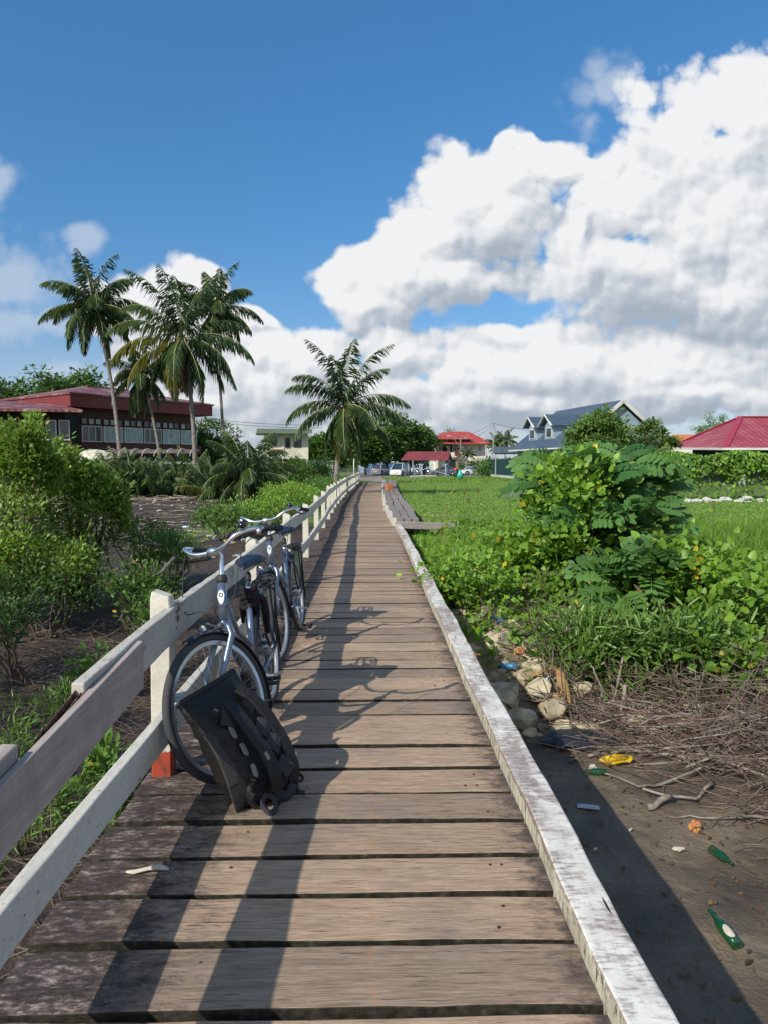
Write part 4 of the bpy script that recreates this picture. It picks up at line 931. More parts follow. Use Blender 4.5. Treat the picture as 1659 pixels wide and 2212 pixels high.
yp = [(468, 40, 1.9, 'young palm low beside the trunk of the yellow-fronded palm'), (440, 41, 1.6, 'small upright palm seedling right of the yellow-fronded palm trunk'), (385, 42, 1.5, 'small palm with yellow lower fronds left of the yellow-fronded palm trunk'), (345, 42.5, 1.7, 'small palm clump under the thin leaning trunk'),
      (318, 42, 2.0, 'bushy young palm left of the thin leaning trunk'), (286, 42, 2.1, 'bushy young palm at the foot of the leftmost tall palm'), (258, 43, 2.2, 'young palm directly left of the bushy one at the tall palm foot'), (232, 43, 2.0, 'young palm behind the top of the mangrove bush'),
      (408, 44, 2.1, 'young palm behind the trunk of the yellow-fronded palm'), (500, 43, 2.3, 'dark young palm behind the trunkless palm'), (560, 41, 2.0, 'low palm right of the trunkless palm')]
for i, (px, Y, R, lb) in enumerate(yp):
    b = ground_at(px, Y); palm(lb, b, (b[0], b[1], b[2]+.25), R*1.3, 15, 40+i, name='young_palm', group='young palms', nuts=0, trunk=False, emin=28, yellow=1 if i % 2 else 2, dead=1 if i % 3 == 0 else 0, dens=.7, bend=48, lw=.035)

# ------------------------------------------------------------------ left: mangrove shrubs on the mud
def shoots(spec):
    out = []
    for (px, top, bot, Y) in spec:
        n = int((bot-top)/14)+2; dx = rng.uniform(-10, 10)
        for i in range(n):
            t = i/(n-1); q = at_y(px+dx*(1-t), top+(bot-top)*t, Y+rng.uniform(-.08, .08)); out.append((q.x, q.y, q.z, .35+.3*t))
    return out
def pxclumps(spec):
    """clumps spread inside picture-plane boxes at real depths: (px0,px1,py0,py1,Y0,Y1,n)"""
    out = []
    for (a, b, c, d, Y0, Y1, n) in spec:
        for _ in range(n):
            Y = rng.uniform(Y0, Y1); out.append(tuple(at_y(rng.uniform(a, b), rng.uniform(c, d), Y)))
    return out
def ell_clumps(cx, cy, rx, ry, Y, dY, n, spiky=0):
    out = []
    while len(out) < n:
        a = rng.uniform(-1, 1); b = rng.uniform(-1, 1); r = a*a+b*b
        if r > 1: continue
        Yv = Y+rng.uniform(-dY, dY)*math.sqrt(max(0, 1-r)); out.append(tuple(at_y(cx+a*rx, cy+b*ry, Yv)))
    return out
lb1 = 'tall light green mangrove shrub at the left edge of the photo'
C = ell_clumps(5, 1150, 105, 160, 11.5, 1.2, 62)+pxclumps([(25, 50, 950, 990, 11, 11.6, 4), (75, 95, 960, 1030, 11, 12, 6), (-60, 20, 965, 1020, 11, 12, 12)])+ell_clumps(60, 1225, 150, 55, 10.9, .7, 30)+shoots([(2, 945, 1010, 11), (20, 920, 1000, 11.1), (-15, 925, 1000, 11.3), (44, 925, 1000, 11), (66, 905, 1000, 11.2), (82, 935, 1020, 11), (104, 965, 1040, 11.4), (30, 950, 1010, 10.9), (120, 1000, 1060, 11.2), (54, 940, 1010, 10.8)])
p0 = at_y(20, 1005, 11.6); shrub(lb1, (p0.x, 11.6, gz(p0.x, 11.6)), (1, 1, 1.6), 0, 120, 'oval', 'mang', .080, .25, clumps=C, name='mangrove_shrub', group='mangrove shrubs', stems=26)
C = ell_clumps(160, 1125, 85, 95, 12.8, 1.1, 48)+pxclumps([(115, 150, 1005, 1040, 12.2, 13, 6), (150, 190, 1025, 1060, 12.4, 13, 6), (190, 245, 1045, 1110, 12.5, 13.5, 13)])+shoots([(125, 960, 1040, 12.4), (143, 975, 1050, 12.2), (160, 990, 1050, 12.6), (178, 1005, 1070, 12.3), (200, 1010, 1080, 12.8), (216, 1020, 1090, 12.5), (238, 1040, 1100, 13), (255, 1060, 1120, 12.9), (265, 1090, 1140, 12.8)])
p0 = at_y(170, 1005, 12.8); shrub('rounded light green mangrove shrub next to the tall one at the left edge', (p0.x, 12.8, gz(p0.x, 12.8)), (1, 1, 1.4), 0, 120, 'oval', 'mang', .078, .25, clumps=C, name='mangrove_shrub', group='mangrove shrubs', stems=24)
for (cx, cy, rx, ry, Y, dY, n, mt, lb) in [
    (300, 1175, 85, 50, 13.5, 1.0, 26, 'mang2', 'low dark green shrub right of the rounded mangrove'),
    (365, 1195, 60, 32, 14.5, .8, 16, 'mang', 'low bright shrub at the right end of the mangrove thicket'),
    (100, 1262, 140, 42, 10.4, .9, 30, 'mang3', 'shaded dark shrub under the tall mangrove'),
    (290, 1262, 50, 32, 10.4, .5, 11, 'mang2', 'small glossy shrub on the mud in front of the thicket'),
    (40, 1345, 95, 45, 8.2, .6, 13, 'mang3', 'dark leafy shrub low at the left edge'),
    (335, 1320, 28, 24, 8.2, .3, 6, 'mang2', 'little leafy sapling behind the top of the first railing post')]:
    p0 = at_y(cx, 1005, Y); shrub(lb, (p0.x, Y, gz(p0.x, Y)), (1, 1, .8), 0, 110, 'oval', mt, .072, .22, clumps=ell_clumps(cx, cy, rx, ry, Y, dY, n), name='mangrove_shrub', group='mangrove shrubs', stems=14)
# off to the left, outside the frame, the thicket goes on and shades the mud
p0 = (-6.3, 3.9); shrub('mangrove shrub further left that shades the near mud', (p0[0], p0[1], gz(*p0)), (1.9, 3.2, 1.7), 90, 120, 'oval', 'mang', .08, .34, name='mangrove_shrub', group='mangrove shrubs', stems=14)
for i, (px, Y, lb) in enumerate([(40, 5.6, 'narrow-leaved sprout at the far left beside the grey plank'), (215, 5.2, 'small sprout in the brushwood above the grey plank'), (120, 6.6, 'leafy sprout in the shade of the thicket'), (200, 7.6, 'dark sprout right of the shaded thicket'), (60, 4.6, 'willowy green sprout low at the left edge')]):
    p0 = at_y(px, 1005, Y); shrub(lb, (p0.x, Y, gz(p0.x, Y)), (.28, .28, .22), 9, 55, 'narrow' if i % 2 == 0 else 'oval', 'narrow' if i % 2 == 0 else 'mang2', .085, .12, name='sprout', cat='plant', group='sprouts in the brushwood', stems=5, hollow=.1)
# green bank along the boardwalk, left side
for (cx, cy, rx, ry, Y, dY, n, mt, lb) in [
    (640, 1078, 62, 26, 27, 2.5, 60, 'vine', 'bright green leafy bank plants against the far railing'),
    (575, 1105, 60, 20, 21.5, 1.6, 44, 'vine', 'leafy bank plants left of the handlebars of the rear bicycle'),
    (480, 1118, 55, 18, 20, 1.2, 26, 'mang2', 'low feathery shrub on the mud flat left of the bicycles'),
    (610, 1062, 60, 14, 33, 2.0, 30, 'vine', 'low bright shrubs by the trunkless palm'),
    (700, 1052, 26, 15, 31, 2, 16, 'mang2', 'shrub pressed against the railing below the stout palm')]:
    p0 = at_y(cx, 1005, Y); shrub(lb, (p0.x, Y, gz(p0.x, Y)), (1, 1, .6), 0, 95, 'oval', mt, .09, .24, clumps=ell_clumps(cx, cy, rx, ry, Y, dY, n), name='bank_plant', cat='plant', stems=8)
# undergrowth along the palm bank
for i, (cx, w_, Y, lb) in enumerate([(300, 60, 43.5, 'dense dark undergrowth at the foot of the leftmost palms'), (420, 70, 44.5, 'low undergrowth around the yellow-fronded palm'), (560, 60, 45, 'dark undergrowth behind the trunkless palm'), (640, 40, 48, 'bushy undergrowth in front of the cream house'), (690, 30, 50, 'dark bushes at the foot of the stout palm')]):
    p0 = at_y(cx, 1005, Y); shrub(lb, (p0.x, Y, gz(p0.x, Y)), (w_/1559*Y, 1.4, .85), 45, 70, 'oval', 'mang2', .15, .35, name='undergrowth_bush', cat='bush', stems=4)

# ------------------------------------------------------------------ right bank plants
def area_leaves(name, N_, xr, yr, tpl, mat, leaf, hmax, label, kind='stuff', cond=None, up=.35, width=None, pow_=1.0, yb=.006, parent=None, upn=.7):
    x = rng.uniform(*xr, N_); y = yr[0]+(yr[1]-yr[0])*rng.random(N_)**pow_
    if cond is not None:
        s_ = cond(x, y); x, y = x[s_], y[s_]
    n = len(x); bumpy = .5+.5*vn(x, y, 1.6, 4); hm = hmax(x, y) if callable(hmax) else hmax
    z = hz(x, y)+hm*(.15+.85*bumpy)*rng.random(n)**.6+.01
    P = np.stack([x, y, z], 1); t = .2+.5*rng.random(n)+.3*((z-hz(x, y))/np.maximum(hm, .01)-.4)
    t = np.where(rng.random(n) < yb, 1, np.clip(t, 0, .93))
    o = scatter(name, tpl, P, rdir(n, up), unit(rdir(n)*.5+np.array([-.3, -.35, upn])), leaf*rng.uniform(.4, 1.35, n), M[mat], parent, W=None if width is None else width*rng.uniform(.7, 1.3, n), tint=t)
    if label: tag(o, label, 'ground cover', kind=kind)
    return o
def shoulder(x, y): return (y > 9.0+.25*vn(x, y, 1.1)) 
area_leaves('creeping_vines', 46000, (.85, 9), (8.6, 19), 'heart', 'vine', .085, lambda x, y: .16+.26*sm((x-1.2)/2.0)*sm((14-y)/4), 'bright green heart-leaved creeper covering the bank beside the boardwalk', cond=lambda x, y: (y > 9.0+.5*vn(x, y, 1.3, 3)-.7*(x > 4)) & (x > .86+.05*vn(x, y, 3)), pow_=1.5)
area_leaves('creeping_vines', 2600, (.9, 4.5), (7.3, 9.4), 'heart', 'vine', .08, .2, 'scattered creeper leaves hanging down the earth bank', cond=lambda x, y: (vn(x, y, 2.0, 8) > -.05))
area_leaves('field_cover', 90000, (.9, 26), (18, 62), 'oval', 'grass', .075, .09, 'low green field plants beyond the bushes', cond=lambda x, y: (x > 1.5) & (x < 1.0+y*.56) & (rng.random(len(x)) < 24/y), yb=.01)
def blades(name, N_, xr, yr, hgt, w_, mat, label, cond=None, lean=.35, parent=None):
    x = rng.uniform(*xr, N_); y = rng.uniform(*yr, N_)
    if cond is not None: s_ = cond(x, y); x, y = x[s_], y[s_]
    n = len(x); P = np.stack([x, y, hz(x, y)-.01], 1); D = unit(rng.normal(size=(n, 3))*lean+np.array([.08, 0, 1]))
    h_ = hgt*(.45+.75*rng.random(n))*(.75+.4*vn(x, y, 1.1, 6)); a = rng.uniform(0, 2*pi, n)
    o = scatter(name, 'blade', P, D, np.stack([np.cos(a), np.sin(a), np.zeros(n)], 1), h_, M[mat], parent, W=np.full(n, w_)*rng.uniform(.7, 1.3, n), tint=rng.random(n)*.95, droop=.0)
    if label: tag(o, label, 'grass', kind='stuff')
    return o
blades('field_grass', 30000, (1.3, 30), (19, 64), .13, .016, 'grass', 'short green grass over the open field', cond=lambda x, y: (x < 1.0+y*.56) & (rng.random(len(x)) < 26/y))
blades('field_grass', 9000, (1.6, 24), (62, 92), .32, .05, 'grass', 'taller grass along the far edge of the field', cond=lambda x, y: x < 1.0+y*.4)
blades('tall_grass', 15000, (4.6, 9.5), (9.6, 17), .62, .013, 'grass', 'tall bright grass on the right behind the creepers', cond=lambda x, y: x > 4.2+.1*y)
blades('tall_grass', 1500, (1.0, 3.4), (12.5, 17.0), .55, .010, 'grass', 'long grass blades at the corner of the timber landing', cond=lambda x, y: (x < 1.0+.2*(17.4-y)+.6))
blades('tall_grass', 2200, (-3.2, -1.15), (63, 70), .75, .03, 'grass', 'tall grass at the far end of the white railing')
blades('tall_grass', 1600, (-4.5, -1.2), (56, 62), .4, .03, 'grass', 'grass below the stout palm')
blades('path_grass', 420, (.35, .62), (14.6, 16.6), .10, .006, 'dry', 'small dry weeds growing through the boardwalk edge')
blades('near_grass', 900, (-3.6, -2.2), (3.6, 5.4), .26, .009, 'grass', 'narrow green grass tuft seen under the grey plank')
blades('near_grass', 1500, (-6.5, -2.6), (4.6, 7.6), .30, .010, 'grass', 'patchy green grass among the dead brushwood at the left', cond=lambda x, y: vn(x, y, 1.5, 7) > .15)
blades('near_grass', 240, (-1.9, -1.5), (4.4, 5.3), .30, .008, 'grass', 'grass tuft behind the first railing post', cond=None)
blades('near_grass', 500, (-1.7, -1.2), (7.2, 9.4), .30, .010, 'grass', 'grass under the railing behind the bicycles', cond=None)
# candle bush in the middle: large pinnate leaves
rb = at_y(1330, 1005, 10.4); rb = Vector((rb.x, 10.4, gz(rb.x, 10.4)))
root = empty('candle_bush', rb, 0, 'large bush with big paired-leaflet leaves rising in the middle of the right bank', 'bush')
sts = []; P = []; D = []; S = []
tips = ell_clumps(1320, 1080, 140, 92, 10.5, .9, 50)+pxclumps([(1160, 1220, 975, 1040, 10.6, 11.4, 8), (1240, 1420, 975, 1010, 10.3, 11.3, 16), (1300, 1420, 1180, 1290, 8.9, 9.4, 9), (1150, 1190, 1000, 1030, 11, 11.5, 4)])
for tpt in tips:
    tpt = Vector(tpt)-rb; a = Vector((tpt.x*.45+random.uniform(-.12, .12), tpt.y*.45, 0)); a.z = gz(a.x+rb.x, a.y+rb.y)-rb.z
    sts.append((crooked(a, tpt, 5, .04), [.016, .014, .012, .010, .008, .006], 5))
    for j in range(random.randint(4, 5)):
        az = random.uniform(0, 2*pi); P.append(tuple(tpt+Vector((0, 0, random.uniform(-.18, 0))))); D.append((cos(az), sin(az), random.uniform(.1, .9))); S.append(random.uniform(.34, .60))
P = np.array(P); D = np.array(D); S = np.array(S)
scatter('foliage', 'compound', P, D, np.stack([-D[:, 0]*.5-.3, -D[:, 1]*.5-.55, np.ones(len(D))*.8], 1)+rng.normal(size=(len(D), 3))*.35, S, M['senna'], root, tint=rng.random(len(P)), droop=S*.18)
stems_mesh('stems', sts, M['twig'], root)
# vine draped over the left half of the bush
shrub('yellow-green heart-leaved vine climbing over the left side of the big bush', tuple(rb+Vector((-.8, .1, 0))), (1, 1, 1), 0, 60, 'heart', 'vine', .105, .24,
      clumps=ell_clumps(1225, 1110, 62, 85, 10.3, .8, 36)+ell_clumps(1180, 1190, 75, 38, 9.8, .6, 24)+ell_clumps(1245, 1040, 70, 45, 10.4, .7, 20), name='climbing_vine', cat='vine', stems=10, smat='twig')
for (cx, cy, rx, ry, Y, dY, n, nl, tp, mt, lf, wd, lb, nm) in [
    (1400, 1428, 195, 78, 7.7, .5, 72, 95, 'narrow', 'narrow', .15, 1.35, 'low willowy shrub with narrow glossy leaves above the pile of dead branches', 'willowy_shrub'),
    (1250, 1405, 75, 60, 7.9, .4, 28, 80, 'narrow', 'narrow', .14, 1.35, 'narrow-leaved shrub left of the willowy one beside the rocks', 'willowy_shrub'),
    (1590, 1330, 90, 75, 8.6, .5, 26, 40, 'heart', 'vine', .10, 1, 'creeper with round yellow-green leaves trailing down at the right edge', 'climbing_vine'),
    (1560, 1425, 60, 45, 7.4, .4, 16, 36, 'heart', 'vine', .10, 1, 'round-leaved creeper above the branch pile at the right', 'climbing_vine'),
    (1480, 1240, 140, 50, 9.3, .5, 46, 46, 'heart', 'vine', .10, 1, 'heart-leaved creeper right of the big bush', 'climbing_vine'),
    (1010, 1260, 80, 45, 8.9, .5, 32, 70, 'heart', 'vine', .065, 1, 'small-leaved creeper on the bank next to the white beam', 'climbing_vine')]:
    p0 = at_y(cx, 1005, Y); shrub(lb, (p0.x, Y, gz(p0.x, Y)), (1, 1, .6), 0, nl, tp, mt, lf, .24, clumps=ell_clumps(cx, cy, rx, ry, Y, dY, n), name=nm, cat='shrub' if 'shrub' in nm else 'vine', stems=16, smat='twig', width=wd, up=.3 if tp != 'narrow' else .35)
# sedge stalks with brown heads, tall reed with the teal bag
for i, (px, py0, py1, Y) in enumerate([(1003, 1135, 1062, 13), (1032, 1130, 1058, 13.2), (1100, 1125, 1065, 12.6), (1012, 1150, 1080, 12.4), (1540, 1140, 1092, 12.5)]):
    a = at_y(px, py0+30, Y); b = at_y(px, py1, Y); a.z = gz(a.x, Y); r_ = empty('sedge', a, 0, ['sedge with a brown seed head, leftmost of the five', 'sedge with a brown seed head right of the leftmost', 'sedge with a brown seed head nearest the big bush', 'shorter brown-headed sedge low in front', 'brown-headed sedge in the tall grass at the right'][i], 'sedge', 'sedges with brown heads')
    b = b-a; MB().tube(crooked((0, 0, 0), b, 4, .02), .004, 5).build('stalk', M['grass'], r_)
    hd = MB()
    for _ in range(14): v = rdir(1)[0]*.045; hd.ball(tuple(b+Vector(v)*.7), .009, 6, 4)
    hd.build('seed_head', M['seed'], r_)
a = at_y(957, 1158, 13); a.z = gz(a.x, 13); r_ = empty('reed', a, 0, 'tall dry reed leaning right in front of the field', 'reed')
tip = at_y(992, 1040, 12.7)-a; mid = at_y(963, 1085, 12.9)-a
stemp = [(0, 0, 0), tuple(mid*.5+Vector((-.01, 0, 0))), tuple(mid), tuple((mid+tip)/2+Vector((-.02, 0, 0))), tuple(tip)]
MB().tube(stemp, [.008, .007, .006, .004, .003], 6).build('stalk', M['cardboard'], r_)
lf = MB()
for (t, dx, dz, L) in ((.3, -.12, .16, 1), (.45, .16, .10, 1), (.6, -.14, .12, 1)):
    c = Vector(stemp[2])*t*1.4; lf.tube([c, c+Vector((dx*.5, 0, dz)), c+Vector((dx*1.4, 0, dz*1.1))], [.004, .009, .001], 5, flat=.3)
lf.build('leaves', M['dry'], r_)
bgp = at_y(993, 1026, 12.6); b_ = MB(); b_.ball((0, 0, 0), (.056, .045, .078), 14, 10, .10); b_.xf(lambda v: Vector((v.x*(1-.55*max(0, v.z/.08)), v.y*(1-.5*max(0, v.z/.08)), v.z*(1.15 if v.z > 0 else 1))))
o = b_.build('plastic_bag', M['teal_bag'], None, smooth=True); o.location = bgp; tag(o, 'teal plastic bag caught on top of the tall dry reed', 'bag')
hd = MB().tube([(-.012, 0, .08), (-.02, 0, .11), (.0, 0, .125), (.016, 0, .10), (.01, 0, .08)], .003, 6); ho = hd.build('handle', M['teal_bag'], o)

# ------------------------------------------------------------------ rocks, branches, litter
for i, (px, py, Y, r_, lb) in enumerate([(1085, 1395, 8.0, .30, 'largest tan boulder in the bank beside the white beam'), (1150, 1405, 8.1, .20, 'tan rock right of the largest boulder'), (1172, 1440, 7.6, .17, 'pale rock in the middle of the rubble'), (1165, 1485, 7.1, .19, 'flat-topped tan rock below the middle of the rubble'), (1095, 1500, 7.0, .21, 'shaded grey rock close to the white beam'),
    (1220, 1465, 7.4, .16, 'tan rock right of the orange leaf sheath'), (1255, 1485, 7.2, .14, 'rock at the right end of the rubble'), (1195, 1530, 6.8, .16, 'low rock at the foot of the bank'), (1130, 1545, 6.6, .18, 'wet dark rock at the foot of the bank in shadow'), (1220, 1570, 6.5, .13, 'greenish slab at the edge of the mud'), (1050, 1350, 8.6, .18, 'rock half under the creeper'), (1110, 1335, 8.8, .17, 'crumbly tan rock under the dry vines')]):
    p = at_y(px, py, Y); b = MB(); bm = bmesh.new(); bmesh.ops.create_icosphere(bm, subdivisions=3, radius=1)
    sd = random.uniform(0, 9); r_ *= .82; p.z -= .03
    cuts = [(Vector(rdir(1)[0]), random.uniform(.55, .85)) for _ in range(13)]
    for v in bm.verts:
        c = v.co.copy()
        for nn, dd in cuts:
            q_ = c.dot(nn)-dd
            if q_ > 0: c = c-nn*q_
        k = 1+.05*float(vn(c.x+sd, c.y+c.z, 4.0, sd)); v.co = Vector((c.x*1.25*k, c.y*k, c.z*.95*k))*r_
    me = bpy.data.meshes.new('rock'); bm.to_mesh(me); bm.free(); o = link('rock', me, M['rock'], None, False); o.location = p; o.rotation_euler = (0, 0, sd); tag(o, lb, 'rock', 'rocks in the bank')
def twigs(name, N_, xr, yr, mat, label, L=(.3, 1.1), r=(.002, .006), hmax=.3, cond=None, ang=None, lift=.25, z0=.02):
    mb = MB(); k = 0
    while k < N_:
        x = random.uniform(*xr); y = random.uniform(*yr)
        if cond and not cond(x, y): continue
        k += 1; l = random.uniform(*L); a = random.gauss(*ang) if ang else random.uniform(0, pi); e = random.gauss(0, lift); z = gz(x, y)+z0+random.random()**1.6*hmax
        d = Vector((cos(a)*cos(e), sin(a)*cos(e), sin(e))); P_ = crooked(Vector((x, y, z))-d*l/2, Vector((x, y, z))+d*l/2, 4, .06)
        for q in P_: q.z = max(q.z, gz(q.x, q.y)+.008)
        R_ = random.uniform(*r); mb.tube(P_, [R_, R_*.95, R_*.8, R_*.6, R_*.35], 4, caps=False)
    o = mb.build(name, M[mat], None); return tag(o, label, 'brushwood', kind='stuff')
pile = lambda x, y: x > 1.75+.5*(y-7.0)*0+(.35 if y < 5.4 else 0)+max(0, (5.6-y))*.65
twigs('brushwood', 900, (1.7, 6.2), (4.6, 7.6), 'twig', 'tangled heap of thin dead grey-brown branches on the right mud', cond=pile, L=(.35, 1.3), r=(.002, .006), hmax=.26, ang=(.15, .8))
twigs('brushwood', 420, (2.9, 6.0), (4.9, 7.2), 'twig', 'taller tangle of dead branches at the right edge', cond=lambda x, y: x > 2.7, L=(.5, 1.5), r=(.0025, .007), hmax=.6, ang=(.3, .8), lift=.4)
twigs('brushwood', 330, (1.9, 6.2), (4.4, 7.8), 'twigred', 'reddish dead twigs among the branch heap', cond=pile, L=(.4, 1.3), r=(.0018, .004), hmax=.32, ang=(-.5, .7))
twigs('brushwood', 130, (2.0, 5.6), (5.6, 7.4), 'branch', 'thicker grey sticks through the branch heap', cond=pile, L=(.5, 1.6), r=(.005, .012), hmax=.25, ang=(.1, .7))
twigs('brushwood', 330, (1.7, 4.6), (6.7, 8.0), 'twig', 'upright dead stems below the willowy shrubs', L=(.3, .9), r=(.003, .010), hmax=.35, lift=1.1)
twigs('brushwood', 90, (2.3, 5.0), (3.4, 4.8), 'twig', 'loose twigs lying on the wet mud', cond=lambda x, y: x > 1.9+(4.9-y)*.9, L=(.25, .9), r=(.0015, .004), hmax=.05, ang=(.3, .9), lift=.05)
twigs('brushwood', 420, (1.3, 5.2), (7.2, 9.2), 'twig', 'dry vine stems hanging over the earth bank', L=(.3, 1.0), r=(.0018, .005), hmax=.35, lift=.7)
twigs('brushwood', 1500, (-7.5, -1.15), (3.0, 9.6), 'twig', 'dead brushwood and stalks covering the left mud', L=(.3, 1.2), r=(.0015, .005), hmax=.22, cond=lambda x, y: x < -1.2 and vn(x, y, .9, 3) > -.45)
twigs('brushwood', 260, (-8, -1.3), (9, 15), 'twig', 'bare sticks on the mud near the mangroves', L=(.3, 1.3), r=(.003, .008), hmax=.15, cond=lambda x, y: x < -2.5-.1*y or random.random() < .25)
twigs('brushwood', 300, (-20, -2.5), (19, 42), 'branch', 'driftwood sticks lying on the open mud flat', L=(.4, 2.4), r=(.008, .03), hmax=.05, ang=(.1, .35), lift=.02)
twigs('brushwood', 420, (-24, -5.5), (40, 43.6), 'branch', 'driftwood and debris heaped along the far edge of the mud flat', L=(.5, 2.6), r=(.015, .05), hmax=.18, ang=(.05, .3), lift=.05)
def branch(label, pix, Ys, r0, r1, mat='branch', zl=.03):
    P_ = [at_y(a, b, Y) for (a, b), Y in zip(pix, Ys)]
    for q in P_: q.z = max(q.z, gz(q.x, q.y)+zl)
    fine = []
    for a, b in zip(P_, P_[1:]):
        for k in range(4): fine.append(a.lerp(b, k/4)+Vector((random.gauss(0, .008),)*3))
    fine.append(P_[-1]); n = len(fine); c = fine[0].copy()
    o = MB().tube([q-c for q in fine], [r0+(r1-r0)*i/(n-1) for i in range(n)], 8).build('branch', M[mat], None, smooth=True); o.location = c
    return tag(o, label, 'branch', 'dead branches on the mud')
branch('long pale dead branch running right from beside the yellow plastic', [(1508-1200+1200-0, 1646), (1580, 1640), (1659, 1660)], [5.9, 5.8, 5.7], .014, .011)
branch('long grey dead branch crossing over the yellow plastic', [(1268, 1650), (1330, 1637), (1400, 1640), (1480, 1668), (1560, 1655), (1659, 1650)], [5.85, 5.9, 5.9, 5.7, 5.8, 5.85], .016, .013)
branch('forked grey branch reaching toward the camera from the heap', [(1292, 1672), (1380, 1705), (1450, 1700), (1540, 1650), (1600, 1600)], [5.5, 5.25, 5.3, 5.6, 6.0], .006, .016)
branch('thick branch stub lying at the lower edge of the heap', [(1385, 1722), (1500, 1738), (1540, 1690)], [5.15, 5.05, 5.3], .009, .015)
branch('thin pale branch low across the wet mud', [(1435, 1775), (1540, 1785), (1659, 1782)], [4.85, 4.8, 4.8], .005, .008)
branch('thick broken stick end with a yellowish tip', [(1400, 1748), (1450, 1722)], [4.95, 5.05], .024, .020)
branch('long pale branch high on the heap at the right', [(1430, 1572), (1520, 1560), (1659, 1542)], [6.3, 6.3, 6.35], .014, .024)
branch('leaning pale stem standing among the willowy shrubs', [(1310, 1570), (1330, 1500), (1345, 1420)], [6.9, 7.0, 7.1], .016, .010)
branch('short upright stump at the foot of the willowy shrub', [(1340, 1580), (1345, 1520), (1350, 1480)], [6.8, 6.85, 6.9], .024, .018)
branch('upright bare stem left of the stump', [(1290, 1560), (1300, 1490), (1280, 1440)], [6.9, 7.0, 7.1], .012, .008)
branch('red-brown stem slanting out of the vines', [(1015, 1352), (1045, 1330), (1062, 1305)], [8.3, 8.3, 8.4], .012, .012, 'twigred', -5)
branch('brown stem slanting under the big leaves', [(1370, 1265), (1430, 1320)], [8.8, 8.5], .018, .014, 'twigred', -5)
branch('bleached stick lying left of the first handlebar', [(345, 1178), (300, 1172), (240, 1160)], [12.5, 13, 13.4], .03, .012)
branch('forked stick on the mud below the bleached one', [(375, 1207), (345, 1240), (330, 1245)], [10.5, 9.6, 9.4], .025, .012)
branch('reddish bent stick on the mud behind the first post', [(205, 1470), (270, 1445), (300, 1432)], [6.2, 6.5, 6.7], .007, .004, 'twigred')
# vertical wet roots below the shrubs
for i in range(0): pass

def bottle(loc, axis, L, r, mat, label, lab=True, cap=None):
    z = Vector(axis).normalized(); q = z.to_track_quat('Z', 'Y').to_matrix().to_4x4(); root = empty('bottle', loc, 0, label, 'bottle')
    prof = [(r*.55, 0), (r, .004), (r, L*.55), (r*.85, L*.64), (r*.40, L*.76), (r*.34, L*.93), (r*.42, L*.94), (r*.42, L*.98), (r*.30, L)]
    MB().lathe(prof, 16, q).build('glass_body', M[mat], root, smooth=True)
    if lab:
        v = MB(); n = 10; vs = []; fs = []; c0 = Vector((-.1, -.5, .85)); zl = q.to_3x3().inverted() @ c0; a0 = math.atan2(zl.y, zl.x)
        for i in range(n+1):
            a = a0-.75+1.5*i/n; hh_ = .32*sqrt(max(.02, 1-((i/n)*2-1)**2))
            for s_ in (-1, 1): vs.append(q @ Vector((r*1.02*cos(a), r*1.02*sin(a), L*(.28+s_*.17*hh_/.32))))
        for i in range(n): fs.append((2*i, 2*i+1, 2*i+3, 2*i+2))
        lo_ = v.add(vs, fs).build('paper_label', M['rag'], root)
        vs2 = [q @ Vector((r*1.03*cos(a0+d), r*1.03*sin(a0+d), L*zz_)) for d, zz_ in ((-.42, .25), (.42, .25), (.42, .30), (-.42, .30))]; MB().add(vs2, [(0, 1, 2, 3)]).build('label_band', M['bottle'], lo_)
    if cap: MB().lathe([(r*.45, L*.95), (r*.45, L*1.01)], 12, q).build('cap', M[cap], root)
    return root
def onmud(px, py, dz=.02):
    d = ray(px, py); P_ = Vector((0, 0, H)); t = .5
    while t < 90:
        p = P_+d*t
        if p.z < gz(p.x, p.y): break
        t *= 1.004
    return Vector((p.x, p.y, gz(p.x, p.y)+dz))
a, b = onmud(1592, 2062, .03), onmud(1543, 1998, .04); bottle(a, b-a, .255, .031, 'bottle', 'green glass bottle with a pale oval label lying on the wet mud, nearest the camera')
a, b = onmud(1536, 1848, .03), onmud(1572, 1872, .03); bottle(a, b-a, .19, .03, 'bottle', 'dark green bottle without a label under the twigs on the mud', lab=False)
a, b = onmud(1310, 1679, .03), onmud(1262, 1677, .03); bottle(a, b-a, .17, .028, 'bottle', 'small dark green bottle lying in the beam shadow below the yellow plastic', lab=False)
a, b = onmud(1256, 1455, .1), onmud(1252, 1482, .1); bottle(at_y(1180, 1458, 7.35), Vector((.1, -.3, -1)), .15, .03, 'clear', 'small clear bottle with a yellow cap on the rocks', lab=False, cap='yellow')
bottle(onmud(460, 1170, .04), Vector((1, .4, 0)), .32, .05, 'bluep', 'blue plastic bottle lying on the mud flat behind the handlebars', lab=False)
bottle(onmud(484, 1172, .04), Vector((1, .3, .1)), .26, .045, 'yel_bag', 'yellow plastic bottle next to the blue one', lab=False)
bottle(onmud(395, 1142, .04), Vector((1, -.1, 0)), .32, .05, 'clear', 'clear plastic bottle on the far mud flat', lab=False)
def crumple(name, loc, rad, mat, label, cat, n=14, m=9, jit=.35, rot=0, sub=None):
    b = MB().ball((0, 0, 0), rad, n, m, jit); o = b.build(name, M[mat], None); o.location = loc; o.rotation_euler = (0, 0, rot)
    return tag(o, label, cat)
crumple('plastic_bag', onmud(1330, 1652, .04), (.12, .06, .035), 'yel_bag', 'crumpled yellow plastic bag under the grey branch', 'plastic bag', rot=.2)
crumple('plastic_wrapper', onmud(1500, 1800, .03), (.042, .03, .035), 'orange', 'orange and yellow food wrapper on the mud', 'wrapper')
